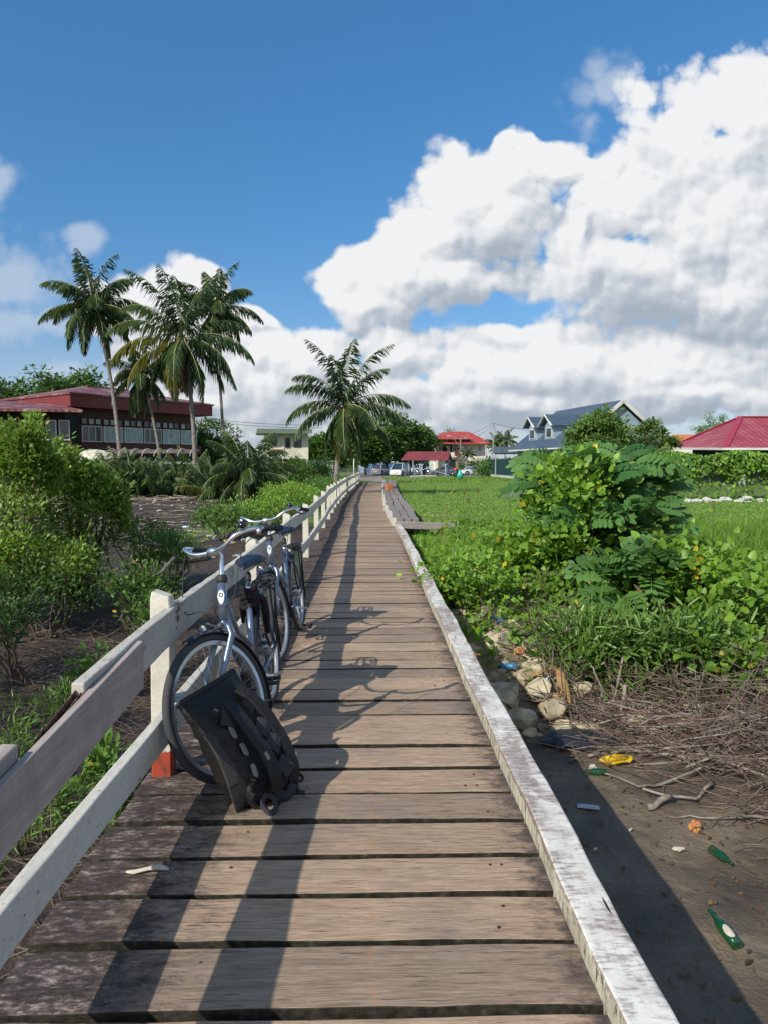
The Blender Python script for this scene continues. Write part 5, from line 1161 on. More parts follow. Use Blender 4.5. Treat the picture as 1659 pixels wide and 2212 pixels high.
crumple('paper_scrap', onmud(1466, 1840, .015), (.035, .022, .012), 'rag', 'cream scrap of paper on the mud', 'paper')
crumple('paper_scrap', onmud(1280, 1664, .02), (.03, .02, .02), 'rag', 'pinkish white crumpled paper beside the yellow plastic', 'paper')
crumple('plastic_wrapper', at_y(1078, 1342, 8.45), (.09, .06, .055), 'bluep', 'bright blue rag under the creeper', 'wrapper')
crumple('plastic_wrapper', at_y(1100, 1440, 7.55), (.10, .04, .03), 'bluep', 'blue and pink wrapper between the rocks', 'wrapper')
crumple('plastic_wrapper', at_y(1120, 1408, 7.8), (.06, .03, .035), 'orange', 'orange wrapper on top of the largest boulder', 'wrapper')
crumple('plastic_wrapper', at_y(1170, 1500, 6.95), (.09, .02, .03), 'rag', 'white and red wrapper across the flat-topped rock', 'wrapper')
crumple('plastic_wrapper', at_y(1203, 1503, 6.93), (.05, .02, .025), 'orange', 'red orange wrapper scrap at the right of the flat-topped rock', 'wrapper')
crumple('black_plastic', onmud(1250, 1605, .03), (.33, .22, .05), 'darkplastic', 'crumpled black plastic sheet sunk in the mud below the rocks', 'plastic sheet', 22, 9, .18)
crumple('black_plastic', at_y(1160, 1375, 8.2), (.14, .08, .09), 'darkplastic', 'black plastic bag scrap right of the largest boulder', 'plastic bag')
o = MB().box((0, 0, 0), (.155, .05, .012), Matrix.Rotation(-.25, 3, 'Z')).box((0, 0, .009), (.12, .032, .008), Matrix.Rotation(-.25, 3, 'Z')).build('plastic_tray', M['clear'], None, bevel=.004); o.location = onmud(1270, 1750, .02); tag(o, 'flat clear plastic tray in the beam shadow on the mud', 'tray')
for px, py, lb in ((1362, 1798, 'small white chip on the mud at the shadow edge'), (1285, 1842, 'thin white stick in the beam shadow'),): 
    o = MB().box((0, 0, 0), (.035, .012, .008), Matrix.Rotation(.8, 3, 'Z')).build('litter_scrap', M['rag'], None); o.location = onmud(px, py, .015); tag(o, lb, 'litter')
sh = MB(); P_ = [at_y(1197, 1440, 7.3), at_y(1208, 1452, 7.2), at_y(1222, 1500, 6.95), at_y(1240, 1535, 6.85)]; sh.tube([p-P_[0] for p in P_], [.03, .05, .055, .02], 8, flat=.25)
sh.tube([P_[0]-P_[0], at_y(1150, 1460, 7.3)-P_[0], at_y(1130, 1455, 7.3)-P_[0]], [.03, .03, .008], 8, flat=.3); o = sh.build('leaf_sheath', M['cardboard'], None, smooth=True); o.location = P_[0]; tag(o, 'bent orange-brown palm leaf sheath among the rocks', 'leaf')
# white rag on the deck
rg = MB(); rg.tube([(-.075, 0, .008), (-.045, -.01, .012), (.0, .004, .016), (.04, .003, .024), (.075, .008, .010)], [.006, .012, .010, .016, .006], 8, flat=.6); o = rg.build('rag', M['rag'], None, smooth=True); o.location = at_z(319, 1888, .0); tag(o, 'small white rag lying on a plank near the lower rail', 'rag')
# tyre half buried, left of the railing
p = onmud(415, 1213, .02); ty = empty('old_tyre', p, 0, 'mud-covered old tyre half sunk in the mud behind the first handlebar', 'tyre')
tb = MB().torus((0, 0, 0), .30, .13, n=36, m=12); tb.xf(lambda v: Matrix.Rotation(radians(78), 3, 'X') @ v+Vector((0, 0, .06))); tb.build('casing', M['mudcover'], ty, smooth=True)
tb = MB().torus((0, 0, 0), .205, .05, n=36, m=8); tb.xf(lambda v: Matrix.Rotation(radians(78), 3, 'X') @ v+Vector((0, 0, .12))); tb.build('inner_rim', M['tyre'], ty, smooth=True)
o = MB().ball((0, 0, 0), (.05, .03, .015)).build('litter_scrap', M['teal_bag'], None); o.location = onmud(437, 1276, .03); tag(o, 'small green plastic piece on the mud behind the railing', 'litter')
for px, py, lb in ((243, 1740*0+1741-1327+1150, 'crushed clear cup in the brushwood at the left'), (283, 1683, 'pale blue wrapper in the brushwood'), (262, 1735, 'white bottle cap cluster in the brushwood')):
    o = MB().ball((0, 0, 0), (.035, .03, .02), 8, 5, .3).build('litter_scrap', M['clear'], None); o.location = onmud(px, py, .05); tag(o, lb, 'litter')
# scattered far rubbish = stuff
rub = MB()
for _ in range(420):
    if random.random() < .65: x = random.uniform(-22, -5.5); y = random.uniform(40.5, 43.8)
    else: x = random.uniform(-18, -2.6); y = random.uniform(17, 40)
    if x < -.52*y: continue
    s_ = random.uniform(.03, .10)*(1.35 if y > 40 else 1); rub.ball((x, y, gz(x, y)+s_*.5), (s_*random.uniform(.7, 1.8), s_, s_*.6), 6, 4, .3)
tag(rub.build('rubbish', M['conc'], None), 'pale stones and washed-up rubbish strewn over the mud flat', 'rubbish', kind='stuff')
stn = MB()
for _ in range(420):
    x = random.uniform(1.0, 4.6); y = random.uniform(6.4, 9.0); s_ = random.uniform(.02, .05) if random.random() < .85 else random.uniform(.06, .12); stn.ball((x, y, gz(x, y)+s_*.25), (s_*1.3, s_, s_*.8), 7, 5, .25)
tag(stn.build('gravel', M['rock'], None), 'loose tan stones and clods on the earth bank', 'gravel', kind='stuff')

# dry fallen leaves over mud and bank
n_ = 900; x = rng.uniform(1.3, 5.5, n_); y = rng.uniform(3.0, 9.0, n_); P = np.stack([x, y, hz(x, y)+.012], 1)
tag(scatter('fallen_leaves', 'oval', P, rdir(n_)*np.array([1, 1, .15]), unit(rng.normal(size=(n_, 3))*.25+np.array([0, 0, 1])), rng.uniform(.02, .07, n_), M['frondb'], tint=rng.random(n_)), 'small dead leaves strewn over the right mud', 'leaf litter', kind='stuff')

# ------------------------------------------------------------------ buildings
def wallbox(mb, o, ax, ay, x0, x1, y0, y1, z0, z1):
    vs = [o+ax*a+ay*b+Vector((0, 0, c)) for c in (z0, z1) for a, b in ((x0, y0), (x1, y0), (x1, y1), (x0, y1))]
    return mb.add(vs, [(3, 2, 1, 0), (4, 5, 6, 7), (0, 1, 5, 4), (1, 2, 6, 5), (2, 3, 7, 6), (3, 0, 4, 7)])
class Frame:
    def __init__(s, root, o, ax):
        s.root = root; s.ax = Vector((ax[0], ax[1], 0)).normalized(); s.ay = Vector((-s.ax.y, s.ax.x, 0)); s.o = Vector(o)-Vector(root.location)
    def box(s, name, mat, x0, x1, y0, y1, z0, z1, parent=None, bevel=0):
        return wallbox(MB(), s.o, s.ax, s.ay, x0, x1, y0, y1, z0, z1).build(name, mat, parent or s.root, bevel=bevel)
    def p(s, x, y, z): return s.o+s.ax*x+s.ay*y+Vector((0, 0, z))
    def poly(s, name, mat, vs, fs, parent=None): return MB().add([s.p(*v) for v in vs], fs).build(name, mat, parent or s.root)
def hip_roof(F, x0, x1, y0, y1, ze, zr, rx0, rx1, ry, mat, name='roof', th=.12, parent=None):
    V_ = [(x0, y0, ze), (x1, y0, ze), (x1, y1, ze), (x0, y1, ze), (rx0, ry, zr), (rx1, ry, zr)]
    V_ += [(a, b, c-th) for a, b, c in V_[:4]]
    return F.poly(name, mat, V_, [(0, 1, 5, 4), (1, 2, 5), (2, 3, 4, 5), (3, 0, 4), (0, 6, 7, 1), (1, 7, 8, 2), (2, 8, 9, 3), (3, 9, 6, 0), (6, 9, 8, 7)], parent)
def window(F, x0, x1, z0, z1, y=-.03, pane='glass', fm='white', name='window', t=.06, mull=1, parent=None):
    w_ = wallbox(MB(), F.o, F.ax, F.ay, x0, x1, y-.02, y+.06, z0, z0+t); wallbox(w_, F.o, F.ax, F.ay, x0, x1, y-.02, y+.06, z1-t, z1)
    wallbox(w_, F.o, F.ax, F.ay, x0, x0+t, y-.019, y+.06, z0+t, z1-t); wallbox(w_, F.o, F.ax, F.ay, x1-t, x1, y-.019, y+.06, z0+t, z1-t)
    for i in range(mull): xm = x0+(x1-x0)*(i+1)/(mull+1); wallbox(w_, F.o, F.ax, F.ay, xm-t*.4, xm+t*.4, y-.018, y+.05, z0+t, z1-t)
    wo = w_.build(name, M[fm], parent or F.root)
    wallbox(MB(), F.o, F.ax, F.ay, x0+t*.5, x1-t*.5, y+.0, y+.03, z0+t*.5, z1-t*.5).build('pane', M[pane], wo); return wo

# --- large red-roofed building behind the palms
r = empty('red_roofed_building', (-18, 56, 0), 0, 'large dark maroon building with faded red roof and curtained windows behind the palms', 'building')
F = Frame(r, (-20.4, 50, 0), (.607, .795)); zt = 6.45
F.box('wall', M['wood_red'], 1.2, 11.6, 1.2, 9, 0, 5.55)
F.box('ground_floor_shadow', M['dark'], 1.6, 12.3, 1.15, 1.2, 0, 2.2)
F.box('fascia', M['fascia'], 0, 12.4, 0, 10.5, 5.5, zt-.02)
hip_roof(F, -.1, 12.5, -.1, 10.6, zt, 7.55, 4.2, 8.2, 5.2, M['roof_rust'])
F.box('ridge_cap', M['roof_rust'], 4.4, 8.0, 5.0, 5.4, 7.52, 7.60)
F.box('wall', M['wood_red'], 1.3, 12.0, 1.0, 1.2, 2.4, 3.1)
for i in range(6):
    a = 1.45+i*1.72; 
    window(F, a, a+1.6, 3.15, 4.30, 1.10, ['glass', 'curtain', 'curtain', 'glass', 'curtain', 'curtain'][i], 'white', mull=2, t=.07)
    for j in range(3): window(F, a+j*.54, a+j*.54+.48, 4.38, 4.85, 1.12, 'curtain' if (i+j) % 3 else 'glass', 'wood_red', mull=0, t=.05)
for i in range(4): # curtains behind, white drapes at sides
    a = 1.6+i*2.6; F.box('curtain', M['curtain'], a, a+.35, 1.14, 1.16, 3.2, 4.25)
# left wing, lower
G = Frame(r, (-16.2, 46.5, 0), (-.97, .24)); 
G2 = Frame(r, (at_y(175, 885, 46.5).x, 46.5, 0), (-.985, -.17))
G2.ay = -G2.ay
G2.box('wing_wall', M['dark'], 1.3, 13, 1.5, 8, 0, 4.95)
G2.box('wing_wall', M['wood_red'], .9, 13, 1.35, 1.5, 2.2, 3.0)
ro = G2.poly('wing_roof', M['roof_rust'], [(-.1, 0, 5.0), (14, 0, 5.0), (14, 9, 6.2), (4.6, 9, 6.2), (-.1, 0, 4.84), (14, 0, 4.84), (14, 9, 6.0), (4.6, 9, 6.0)], [(0, 1, 2, 3), (7, 6, 5, 4), (0, 4, 5, 1), (0, 3, 7, 4)])
for i in range(3): window(G2, 1.0+i*.8, 1.65+i*.8, 3.1, 4.4, 1.30, 'glass', 'white', mull=0, t=.05)
ac = G2.box('air_conditioner', M['white'], 3.9, 4.9, 1.05, 1.35, 3.3, 4.1, bevel=.03)
MB().torus(tuple(G2.p(4.4, 1.0, 3.7)), .27, .03, n=24).build('fan_ring', M['dark'], ac)
fb = MB().torus(tuple(G2.p(4.4, 1.01, 3.7)), .13, .12, n=20, sq=.1).build('fan_grille', M['greengrey'], ac)
# --- boat on posts with arched awning
p = at_y(205, 975, 44.5); b = empty('boat', (p.x, 44.5, 0), 0, 'old white boat with an arched awning frame on a platform before the red building', 'boat')
hb_ = MB().ball((0, 0, 1.6), (1.25, .9, .85), 20, 14); hb_.xf(lambda v: Vector((v.x*(1.0 if v.x < 0 else 1.25)-.1*(v.z-1.6), v.y, max(v.z, 1.45)))); hb_.build('hull', M['boat'], b, smooth=True)
hb2 = MB(); hb2.box((3.3, .2, 1.62), (6.2, 1.5, .16)); hb2.build('platform', M['greengrey'], b)
for i in range(8):
    x0 = .9+i*.72; P_ = [(x0+.9*t, -.55+.2*t, 1.75+.75*sin(t*pi*.55)) for t in np.linspace(0, 1, 8)]
    MB().tube([(x0-.35*cos(t*pi/2)+.3, -.55+1.1*t, 1.72+.78*sin(pi*(.12+.6*t))) for t in np.linspace(0, 1, 8)], .018, 6).build('awning_arch', M['white'], b, smooth=True)
MB().add([(.9, -.1, 2.2), (6.2, -.1, 2.2), (6.2, .5, 2.45), (.9, .5, 2.45)], [(0, 1, 2, 3)]).build('awning', plain('stained_awning', (.16, .12, .11), .8, scale=2, var=.6), b)
for xo in (.4, 2.6, 5.6): MB().tube([(xo, .2, -.2), (xo, .2, 1.58)], .08, 8).build('support_post', M['beam'], b)
for xo in (-.72, .78): MB().lathe([(.06, 0), (.06, .02)], 12, Matrix.Translation((xo, -.74, 1.75)) @ Matrix.Rotation(pi/2, 4, 'X')).build('porthole', M['dark'], b)

# --- cream two-storey house
p = at_y(565, 1000, 74); r = empty('cream_house', (p.x, 76, 0), 0, 'cream two-storey house with louvred windows and a flat grey-green roof left of the stout palm', 'house')
F = Frame(r, (at_y(575, 1000, 72).x, 72, 0), (.985, .17)); F.ax = F.ax*.68; k = 72/1559.5
F.box('wall', M['cream'], 0, 6.2, .0, 7, 2.1, 4.75); F.box('wall', M['white'], 0, 2.9, -.05, 0, 2.15, 2.95); F.box('roof', M['roof_green'], -1.2, 6.6, -1.0, 8, 4.75, 5.05); F.box('fascia', M['roof_green'], -1.25, 6.65, -1.05, -1.0, 4.60, 5.0)
F.box('corner_post', M['cream'], 2.35, 2.65, -.08, .0, 2.1, 4.75)
window(F, .35, 1.1, 3.3, 4.35, -.04, 'curtain', 'white', mull=0); window(F, 1.15, 1.75, 3.3, 4.35, -.04, 'curtain', 'white', mull=0)
for j in range(7): F.box('louvre', M['greengrey'], .4, 1.7, -.10, -.06, 3.36+j*.135, 3.42+j*.135)
window(F, 2.85, 3.55, 3.2, 4.2, -.04, 'glass', 'beam', mull=0); window(F, 4.1, 5.2, 3.25, 4.25, -.04, 'glass', 'beam', mull=2)
F.box('ground_floor', M['greengrey'], 0, 6.2, 1.0, 7, 0, 2.1); F.box('garage_opening', M['dark'], 2.7, 5.6, .92, 1.0, 0, 2.0)
for xo in (.1, 2.4, 5.9): F.box('pillar', M['white'], xo, xo+.2, -.02, .2, 0, 2.1)
F.box('flower_ledge', M['roof_red'], .3, 2.6, -.30, -.06, 2.95, 3.05)
# low house / blue tin wall beyond the trees
r = empty('tin_wall', (at_y(820, 1000, 137).x, 137, 0), 0, 'blue and turquoise painted tin wall behind the parked cars', 'wall')
F = Frame(r, (at_y(775, 1000, 138).x, 138, 0), (1, 0)); 
for i in range(8): F.box('tin_panel', M['blue_tin' if i % 3 else 'bluewall'], i*1.15, i*1.15+1.12, 0, .08, 0, 1.9+.12*sin(i*2.3))
F.box('coping', M['white'], 4.2, 8.4, -.05, .2, 2.05, 2.2)
r = empty('white_shed', (at_y(680, 1000, 86).x, 86, 0), 0, 'low pale shed with a dark doorway under the stout palm', 'shed')
F = Frame(r, (at_y(655, 1000, 86).x, 86, 0), (1, .1)); F.box('wall', M['white'], 0, 3.6, 0, 3, 0, 1.9); F.box('doorway', M['dark'], 1.0, 2.6, -.04, 0, 0, 1.5); F.box('roof', M['roof_green'], -.2, 3.8, -.3, 3.2, 1.9, 2.05)

# --- red-roofed two-storey house in the middle
r = empty('red_roofed_house', (at_y(995, 1000, 150).x, 152, 0), 0, 'white two-storey house with a bright red hipped roof and a deep balcony, behind the shelter', 'house')
F = Frame(r, (at_y(938, 1000, 150).x, 150, 0), (1, .03)); u = 150/1559.5
def X_(px): return (px-938)*u
def Z_(py): return H+(1005-py)*u
F.box('wall', M['white'], X_(938), X_(1052), 2.0, 10, 0, Z_(958)); F.box('ground_floor', M['cream'], X_(942), X_(1050), 1.0, 2.0, 0, Z_(985))
F.box('balcony_recess', M['dark'], X_(958), X_(993), 1.9, 1.98, Z_(976), Z_(952)); F.box('balcony_wall', M['cream'], X_(957), X_(1000), -.1, .05, Z_(985), Z_(977))
F.box('balcony_roof_soffit', M['greengrey'], X_(946), X_(1010), -.2, 2.0, Z_(951), Z_(948.5))
for px in (946, 989): F.box('brick_pillar', M['bark2'], X_(px), X_(px+5), -.1, .4, 0, Z_(951))
hip_roof(F, X_(941), X_(1062), -1.2, 11, Z_(958), Z_(930), X_(975), X_(1020), 5, M['roof_red']); hip_roof(F, X_(940), X_(1016), -1.4, 3, Z_(948), Z_(934), X_(955), X_(1004), 2.2, M['roof_red'], 'porch_roof')
hip_roof(F, X_(933), X_(950), -.6, 3, Z_(959), Z_(950), X_(938), X_(944), 1.4, M['roof_red'], 'side_roof')
for a in (953, 1006, 1018, 1037): window(F, X_(a), X_(a+6), Z_(974), Z_(961), 1.95, 'glass', 'white', mull=1, t=.08)
window(F, X_(968), X_(974), Z_(976), Z_(962), 1.85, 'curtain', 'white', mull=0, t=.1); window(F, X_(979), X_(988), Z_(976), Z_(960), 1.85, 'glass', 'white', mull=0, t=.12)
F.box('red_panel', M['fascia'], X_(981), X_(991), -.3, -.2, Z_(984), Z_(977)); F.box('lower_wall_opening', M['dark'], X_(962), X_(985), .9, .98, 0, Z_(993))
# flags
p = at_y(1044, 975, 140); fl = empty('flag', (p.x, 140, 0), 0, 'red and yellow flags on a thin pole at the right corner of the white house', 'flag'); MB().tube([(0, 0, 0), (0, 0, 4.6)], .03, 6).build('flagpole', M['polemat'], fl)
MB().add([(0, 0, 4.5), (.2, 0, 4.1), (.25, .1, 3.4), (0, 0, 3.6)], [(0, 1, 2, 3)]).build('cloth', M['red'], fl); MB().add([(.5, 0, 4.0), (.7, 0, 3.8), (.75, .1, 3.2), (.5, 0, 3.3)], [(0, 1, 2, 3)]).build('cloth', M['yellow'], fl)

# --- shelter
p = at_y(920, 1000, 104); u = 104/1559.5; r = empty('picnic_shelter', (p.x, 104, 0), 0, 'open timber shelter with a dull red gable roof and pale diagonal braces', 'shelter'); F = Frame(r, (at_y(880, 1000, 104).x, 104, 0), (.97, -.25))
L = 6.1; ze = 2.25; zr = 3.45
F.poly('roof', M['roof_shed'], [(-.6, -1.9, ze), (L, -1.9, ze), (L, 0.2, zr), (-.1, .2, zr), (L, 2.4, ze), (-.6, 2.4, ze), (-.6, -1.9, ze-.08), (L, -1.9, ze-.08), (L, .2, zr-.08), (-.1, .2, zr-.08), (L, 2.4, ze-.08), (-.6, 2.4, ze-.08)], [(0, 1, 2, 3), (3, 2, 4, 5), (7, 6, 9, 8), (8, 9, 11, 10), (0, 6, 7, 1), (4, 10, 11, 5), (1, 7, 8, 2), (2, 8, 10, 4), (0, 3, 9, 6), (3, 5, 11, 9)])
for xo in (.3, 2.2, L-.5):
    for yo in (-1.3, 1.8): F.box('post', M['bluewall'], xo, xo+.16, yo, yo+.16, -.1, ze)
br = MB()
for xo in (2.2, L-.5):
    br.bar(F.p(xo+.08, -1.31, ze-.9), F.p(xo-.65, -1.31, ze-.1), .08, .10); br.bar(F.p(xo+.08, -1.31, ze-.9), F.p(xo+.7, -1.31, ze-.1), .08, .10)
br.bar(F.p(L-.3, -1.6, ze-.05), F.p(L-.3, .2, zr-.12), .12, .12); br.bar(F.p(L-.3, 2.1, ze-.05), F.p(L-.3, .2, zr-.12), .12, .12); br.bar(F.p(L-.3, -1.9, ze-.02), F.p(L-.3, 2.2, ze-.02), .1, .1); br.bar(F.p(L-.3, .2, ze), F.p(L-.3, .2, zr-.1), .1, .1)
br.bar(F.p(3.9, -1.35, 1.55), F.p(1.0, -1.35, .15), .07, .07); br.bar(F.p(3.4, -1.4, .9), F.p(6.2, -1.4, .1), .07, .07)
br.build('brace', M['bluewall'], r)

# --- slate blue house with two dormers
r = empty('blue_roofed_house', (19, 66, 0), 0, 'pale house with a tall slate blue metal roof and two gabled dormers on the right', 'house')
A = at_y(1346, 863, 60); B = at_y(1202, 887, 72); dv = Vector((B.x-A.x, 12, 0)); Lr = dv.length
F = Frame(r, (A.x, 60, 0), (dv.x, dv.y)); zr = A.z; ze = 3.0; hw = 4.9   # local x along ridge (away), +y toward left
th = .14
F.poly('roof', M['roof_blue'], [(0, 0, zr), (Lr, 0, zr-.05), (Lr+.1, hw, ze), (-.1, hw, ze), (Lr, -hw, ze), (0, -hw, ze)]+[(0, 0, zr-th), (Lr, 0, zr-.05-th), (Lr+.1, hw, ze-th), (-.1, hw, ze-th), (Lr, -hw, ze-th), (0, -hw, ze-th)], [(0, 1, 2, 3), (1, 0, 5, 4), (9, 8, 7, 6), (10, 11, 6, 7), (3, 2, 8, 9), (0, 3, 9, 6), (5, 0, 6, 11), (2, 1, 7, 8), (1, 4, 10, 7)])
bb_ = MB()
for s_ in (1, -1): bb_.bar(F.p(-.05, 0, zr-.10), F.p(-.05, s_*hw, ze-.10), .10, .28)
bb_.build('bargeboard', M['white'], r)
F.poly('gable_wall', M['bluewall'], [(.35, 0, zr-.25), (.35, hw-.5, ze-.05), (.35, -hw+.5, ze-.05)], [(0, 1, 2)])
F.box('wall', M['bluewall'], .4, Lr-.4, -hw+.6, hw-.6, 0, ze+.02); F.box('gutter', M['white'], -.1, Lr+.1, hw+.0, hw+.14, ze-.16, ze-.04)
def slope_z(yv): return zr-(zr-ze)*yv/hw
for (x0, x1) in ((4.3, 7.1), (8.0, 10.6)):
    yf = 3.85; zb = slope_z(yf); zd = zb+1.15; xm = (x0+x1)/2; zp = zd+1.05; 
    w_ = F.poly('dormer', M['bluewall'], [(x0+.4, yf, zb-.1), (x1-.4, yf, zb-.1), (x1-.4, yf, zd+.1), (xm, yf, zp-.15), (x0+.4, yf, zd+.1), (x0+.4, 1.6, zd+.1), (x1-.4, 1.6, zd+.1), (x0+.4, 1.6, zb+1), (x1-.4, 1.6, zb+1)], [(0, 1, 2, 3, 4), (0, 4, 5), (1, 6, 2), (0, 5, 7), (1, 8, 6)])
    yb1 = (zr-zp)/(zr-ze)*hw; yb0 = (zr-zd)/(zr-ze)*hw
    F.poly('dormer_roof', M['roof_blue'], [(x0, yf+.5, zd), (xm, yf+.5, zp), (x1, yf+.5, zd), (x0, yb0-.1, zd), (xm, yb1-.2, zp), (x1, yb0-.1, zd)], [(0, 1, 4, 3), (1, 2, 5, 4)], w_)
    tb = MB(); tb.bar(F.p(x0, yf+.52, zd-.03), F.p(xm, yf+.52, zp-.05), .06, .16, up=(F.ay.x, F.ay.y, 0)); tb.bar(F.p(x1, yf+.52, zd-.03), F.p(xm, yf+.52, zp-.05), .06, .16, up=(F.ay.x, F.ay.y, 0)); tb.build('bargeboard', M['white'], w_)
    F.box('window', M['white'], xm-.55, xm+.55, yf+.01, yf+.06, zb+.12, zb+1.05, w_); F.box('pane', M['glass'], xm-.45, xm+.45, yf+.07, yf+.09, zb+.2, zb+.95, w_)
for i in range(3): F.box('window', M['curtain'], 2+i*3.2, 3.3+i*3.2, hw-.6, hw-.56, 1.0, 2.3)
# carport awning in front
p = at_y(1065, 964, 84); a = empty('carport', (p.x, 84, 0), 0, 'dark blue flat carport roof left of the slate blue house', 'carport'); F = Frame(a, (p.x, 84, 0), (1, -.25)); zt = H+(1005-965)*84/1559.5
F.box('canopy', M['roof_blue'], 0, 4.2, 0, 5, zt-.75, zt); F.box('canopy_underside', M['dark'], .1, 4.1, .1, 4.9, zt-.8, zt-.75)
for xo in (.2, 3.8): F.box('post', M['polemat'], xo, xo+.12, .2, .32, .2, zt-.78)
F.box('back_wall', M['white'], 2.9, 4.2, 3.0, 3.1, .2, zt-.8)
# teal fence then grey posts in front of the house
A = at_y(1061, 1020, 90); B = at_y(1192, 1034, 56); f = empty('metal_fence', ((A.x+B.x)/2, 73, 0), 0, 'dark teal metal fence on a pale kerb in front of the slate blue house', 'fence'); o0 = Vector(f.location); n = 26
lo = MB(); lo.bar(Vector((A.x, A.y, .22))-o0, Vector((B.x, B.y, .22))-o0, .2, .28); lo.build('kerb', M['curb'], f)
for i in range(n+1):
    q = A.lerp(B, i/n); q.z = 0; MB().box(q-o0+Vector((0, 0, 1.25)), (.09, .09, 1.9)).build('fence_post', M['greengrey' if i > 15 else 'tealfence'], f)
gm = MB(); nb = 150
for i in range(nb):
    q = A.lerp(B, i/nb*.62); gm.box(Vector((q.x, q.y, 1.28))-o0, (.03, .05, 1.78))
for zz_ in (.5, 1.3, 2.1): a1 = Vector((A.x, A.y, zz_))-o0; b1 = A.lerp(B, .62); gm.bar(a1, Vector((b1.x, b1.y, zz_))-o0, .03, .05)
gm.build('fence_panel', M['tealfence'], f)
A2 = A.lerp(B, .66); gm = MB()
for i in range(12):
    q = A.lerp(B, .66+i*.03); MB().box(Vector((q.x+.25, q.y+.2, 1.1))-o0, (.5, .05, 1.3)).build('white_panel', M['bluewall'], f)
# --- rose red roofed house on the right
r = empty('rose_roofed_house', (26, 47, 0), 0, 'low house with a rose red hipped metal roof at the right edge', 'house')
V_ = [(20.8, 42, 2.50), (21.6, 52, 2.75), (40, 41, 2.5), (40, 52, 2.75), (24.2, 47, 4.62), (40, 47, 4.62)]
ro = MB().add([Vector(v)-Vector((26, 47, 0)) for v in V_], [(0, 2, 5, 4), (1, 0, 4), (3, 1, 4, 5)]).build('roof', M['roof_rose'], r)
hb_ = MB(); o0 = Vector((26, 47, 0)); hb_.bar(Vector(V_[0])-o0+Vector((0, 0, .03)), Vector(V_[4])-o0+Vector((0, 0, .03)), .35, .05); hb_.bar(Vector(V_[1])-o0+Vector((0, 0, .03)), Vector(V_[4])-o0+Vector((0, 0, .03)), .25, .05); hb_.bar(Vector(V_[4])-o0+Vector((0, 0, .03)), Vector(V_[5])-o0+Vector((0, 0, .03)), .3, .05); hb_.build('ridge_cap', plain('rose_cap', (.36, .035, .06), .45), r)
gt = MB(); gt.bar(Vector((20.7, 41.95, 2.42))-o0, Vector((40, 40.9, 2.42))-o0, .16, .12); gt.bar(Vector((20.72, 42, 2.42))-o0, Vector((21.5, 52, 2.68))-o0, .16, .12); gt.build('gutter', M['white'], r)
MB().add([Vector(v)-o0 for v in [(22.5, 43.6, 0), (40, 42.8, 0), (40, 42.8, 2.4), (22.5, 43.6, 2.45), (22.9, 51, 0), (22.9, 51, 2.6)]], [(0, 1, 2, 3), (0, 3, 5, 4)]).build('wall', M['dark'], r)
for xo in (22.2, 27, 31): MB().box(Vector((xo, 42.7, 1.2))-o0, (.3, .3, 2.4)).build('post', M['white'], r)
MB().box(Vector((26.5, 43.0, 1.9))-o0, (3.5, .06, .45)).build('shutter', M['curtain'], r)
r = empty('orange_roofed_house', (at_y(1485, 935, 80).x, 82, 0), 0, 'sliver of an orange roof showing left of the rose red roof', 'house'); F = Frame(r, (at_y(1440, 935, 80).x, 80, 0), (1, 0)); F.box('wall', M['cream'], .3, 6, .3, 5, 0, 4.0); hip_roof(F, 0, 6.4, 0, 5.5, 4.0, 5.0, 2, 4.6, 2.7, M['roof_or'])
# vine-covered chain link fence
f = empty('chain_link_fence', (17, 30, 0), 0, 'chain link fence behind the grass, mostly buried under green creeper', 'fence'); o0 = Vector((17, 30, 0))
def fx(t): return Vector((12.2+12*t, 31-1.0*t, 0))
for i in range(7):
    q = fx(i/6); q.z = gz(q.x, q.y); MB().tube([q-o0, q-o0+Vector((0, 0, 1.75))], .035, 8).build('fence_post', M['link'], f)
cl = MB(); zb = .15
for i in range(170):
    for s_ in (1, -1):
        a = fx(i/170*.5+.0); b = fx(min(1, i/170*.5+s_*.04)); cl.tube([Vector((a.x, a.y, .2))-o0, Vector((b.x, b.y, 1.35))-o0], .0045, 3, caps=False)
cl.build('wire_mesh', M['link'], f)
n = 19000; t = rng.random(n); zv = rng.random(n)**.95; xx_ = 12.2+12*t; yy_ = 31-1.0*t+rng.normal(size=n)*.16-.18
keep = ~((t < .55) & (zv < .52+.12*np.sin(t*40)) & (rng.random(n) < .93)); gzv = hz(xx_, yy_); P = np.stack([xx_, yy_, gzv+.05+2.0*zv+.10*np.sin(xx_*2.1)*zv], 1)[keep]
k_ = len(P); o = scatter('creeper', 'heart', P, unit(rng.normal(size=(k_, 3))*.4+np.array([0, -.3, -.9])), unit(rng.normal(size=(k_, 3))*.4+np.array([-.2, -1, .45])), .15*rng.uniform(.6, 1.2, k_), M['vine'], None, tint=rng.random(k_)*.9); tag(o, 'thick green creeper hanging over the chain link fence', 'creeper')
deb = MB()
for _ in range(60): x = random.uniform(12, 18.5); y = random.uniform(28.6, 30.3); s_ = random.uniform(.05, .16); deb.ball((x, y, gz(x, y)+s_*.5), (s_*1.6, s_, s_*.6), 6, 4, .3)
tag(deb.build('rubble', M['curb'], None), 'white rubble along the foot of the chain link fence', 'rubble', kind='stuff')
MB().box((0, 0, 0), (6, .25, .22), Matrix.Rotation(-.1, 3, 'Z')).build('kerbstone', M['conc'], None).location = (20, 28.6, gz(20, 28.6)+.12)
tag(bpy.data.objects['kerbstone'], 'long grey concrete kerb at the foot of the creeper fence', 'kerb')

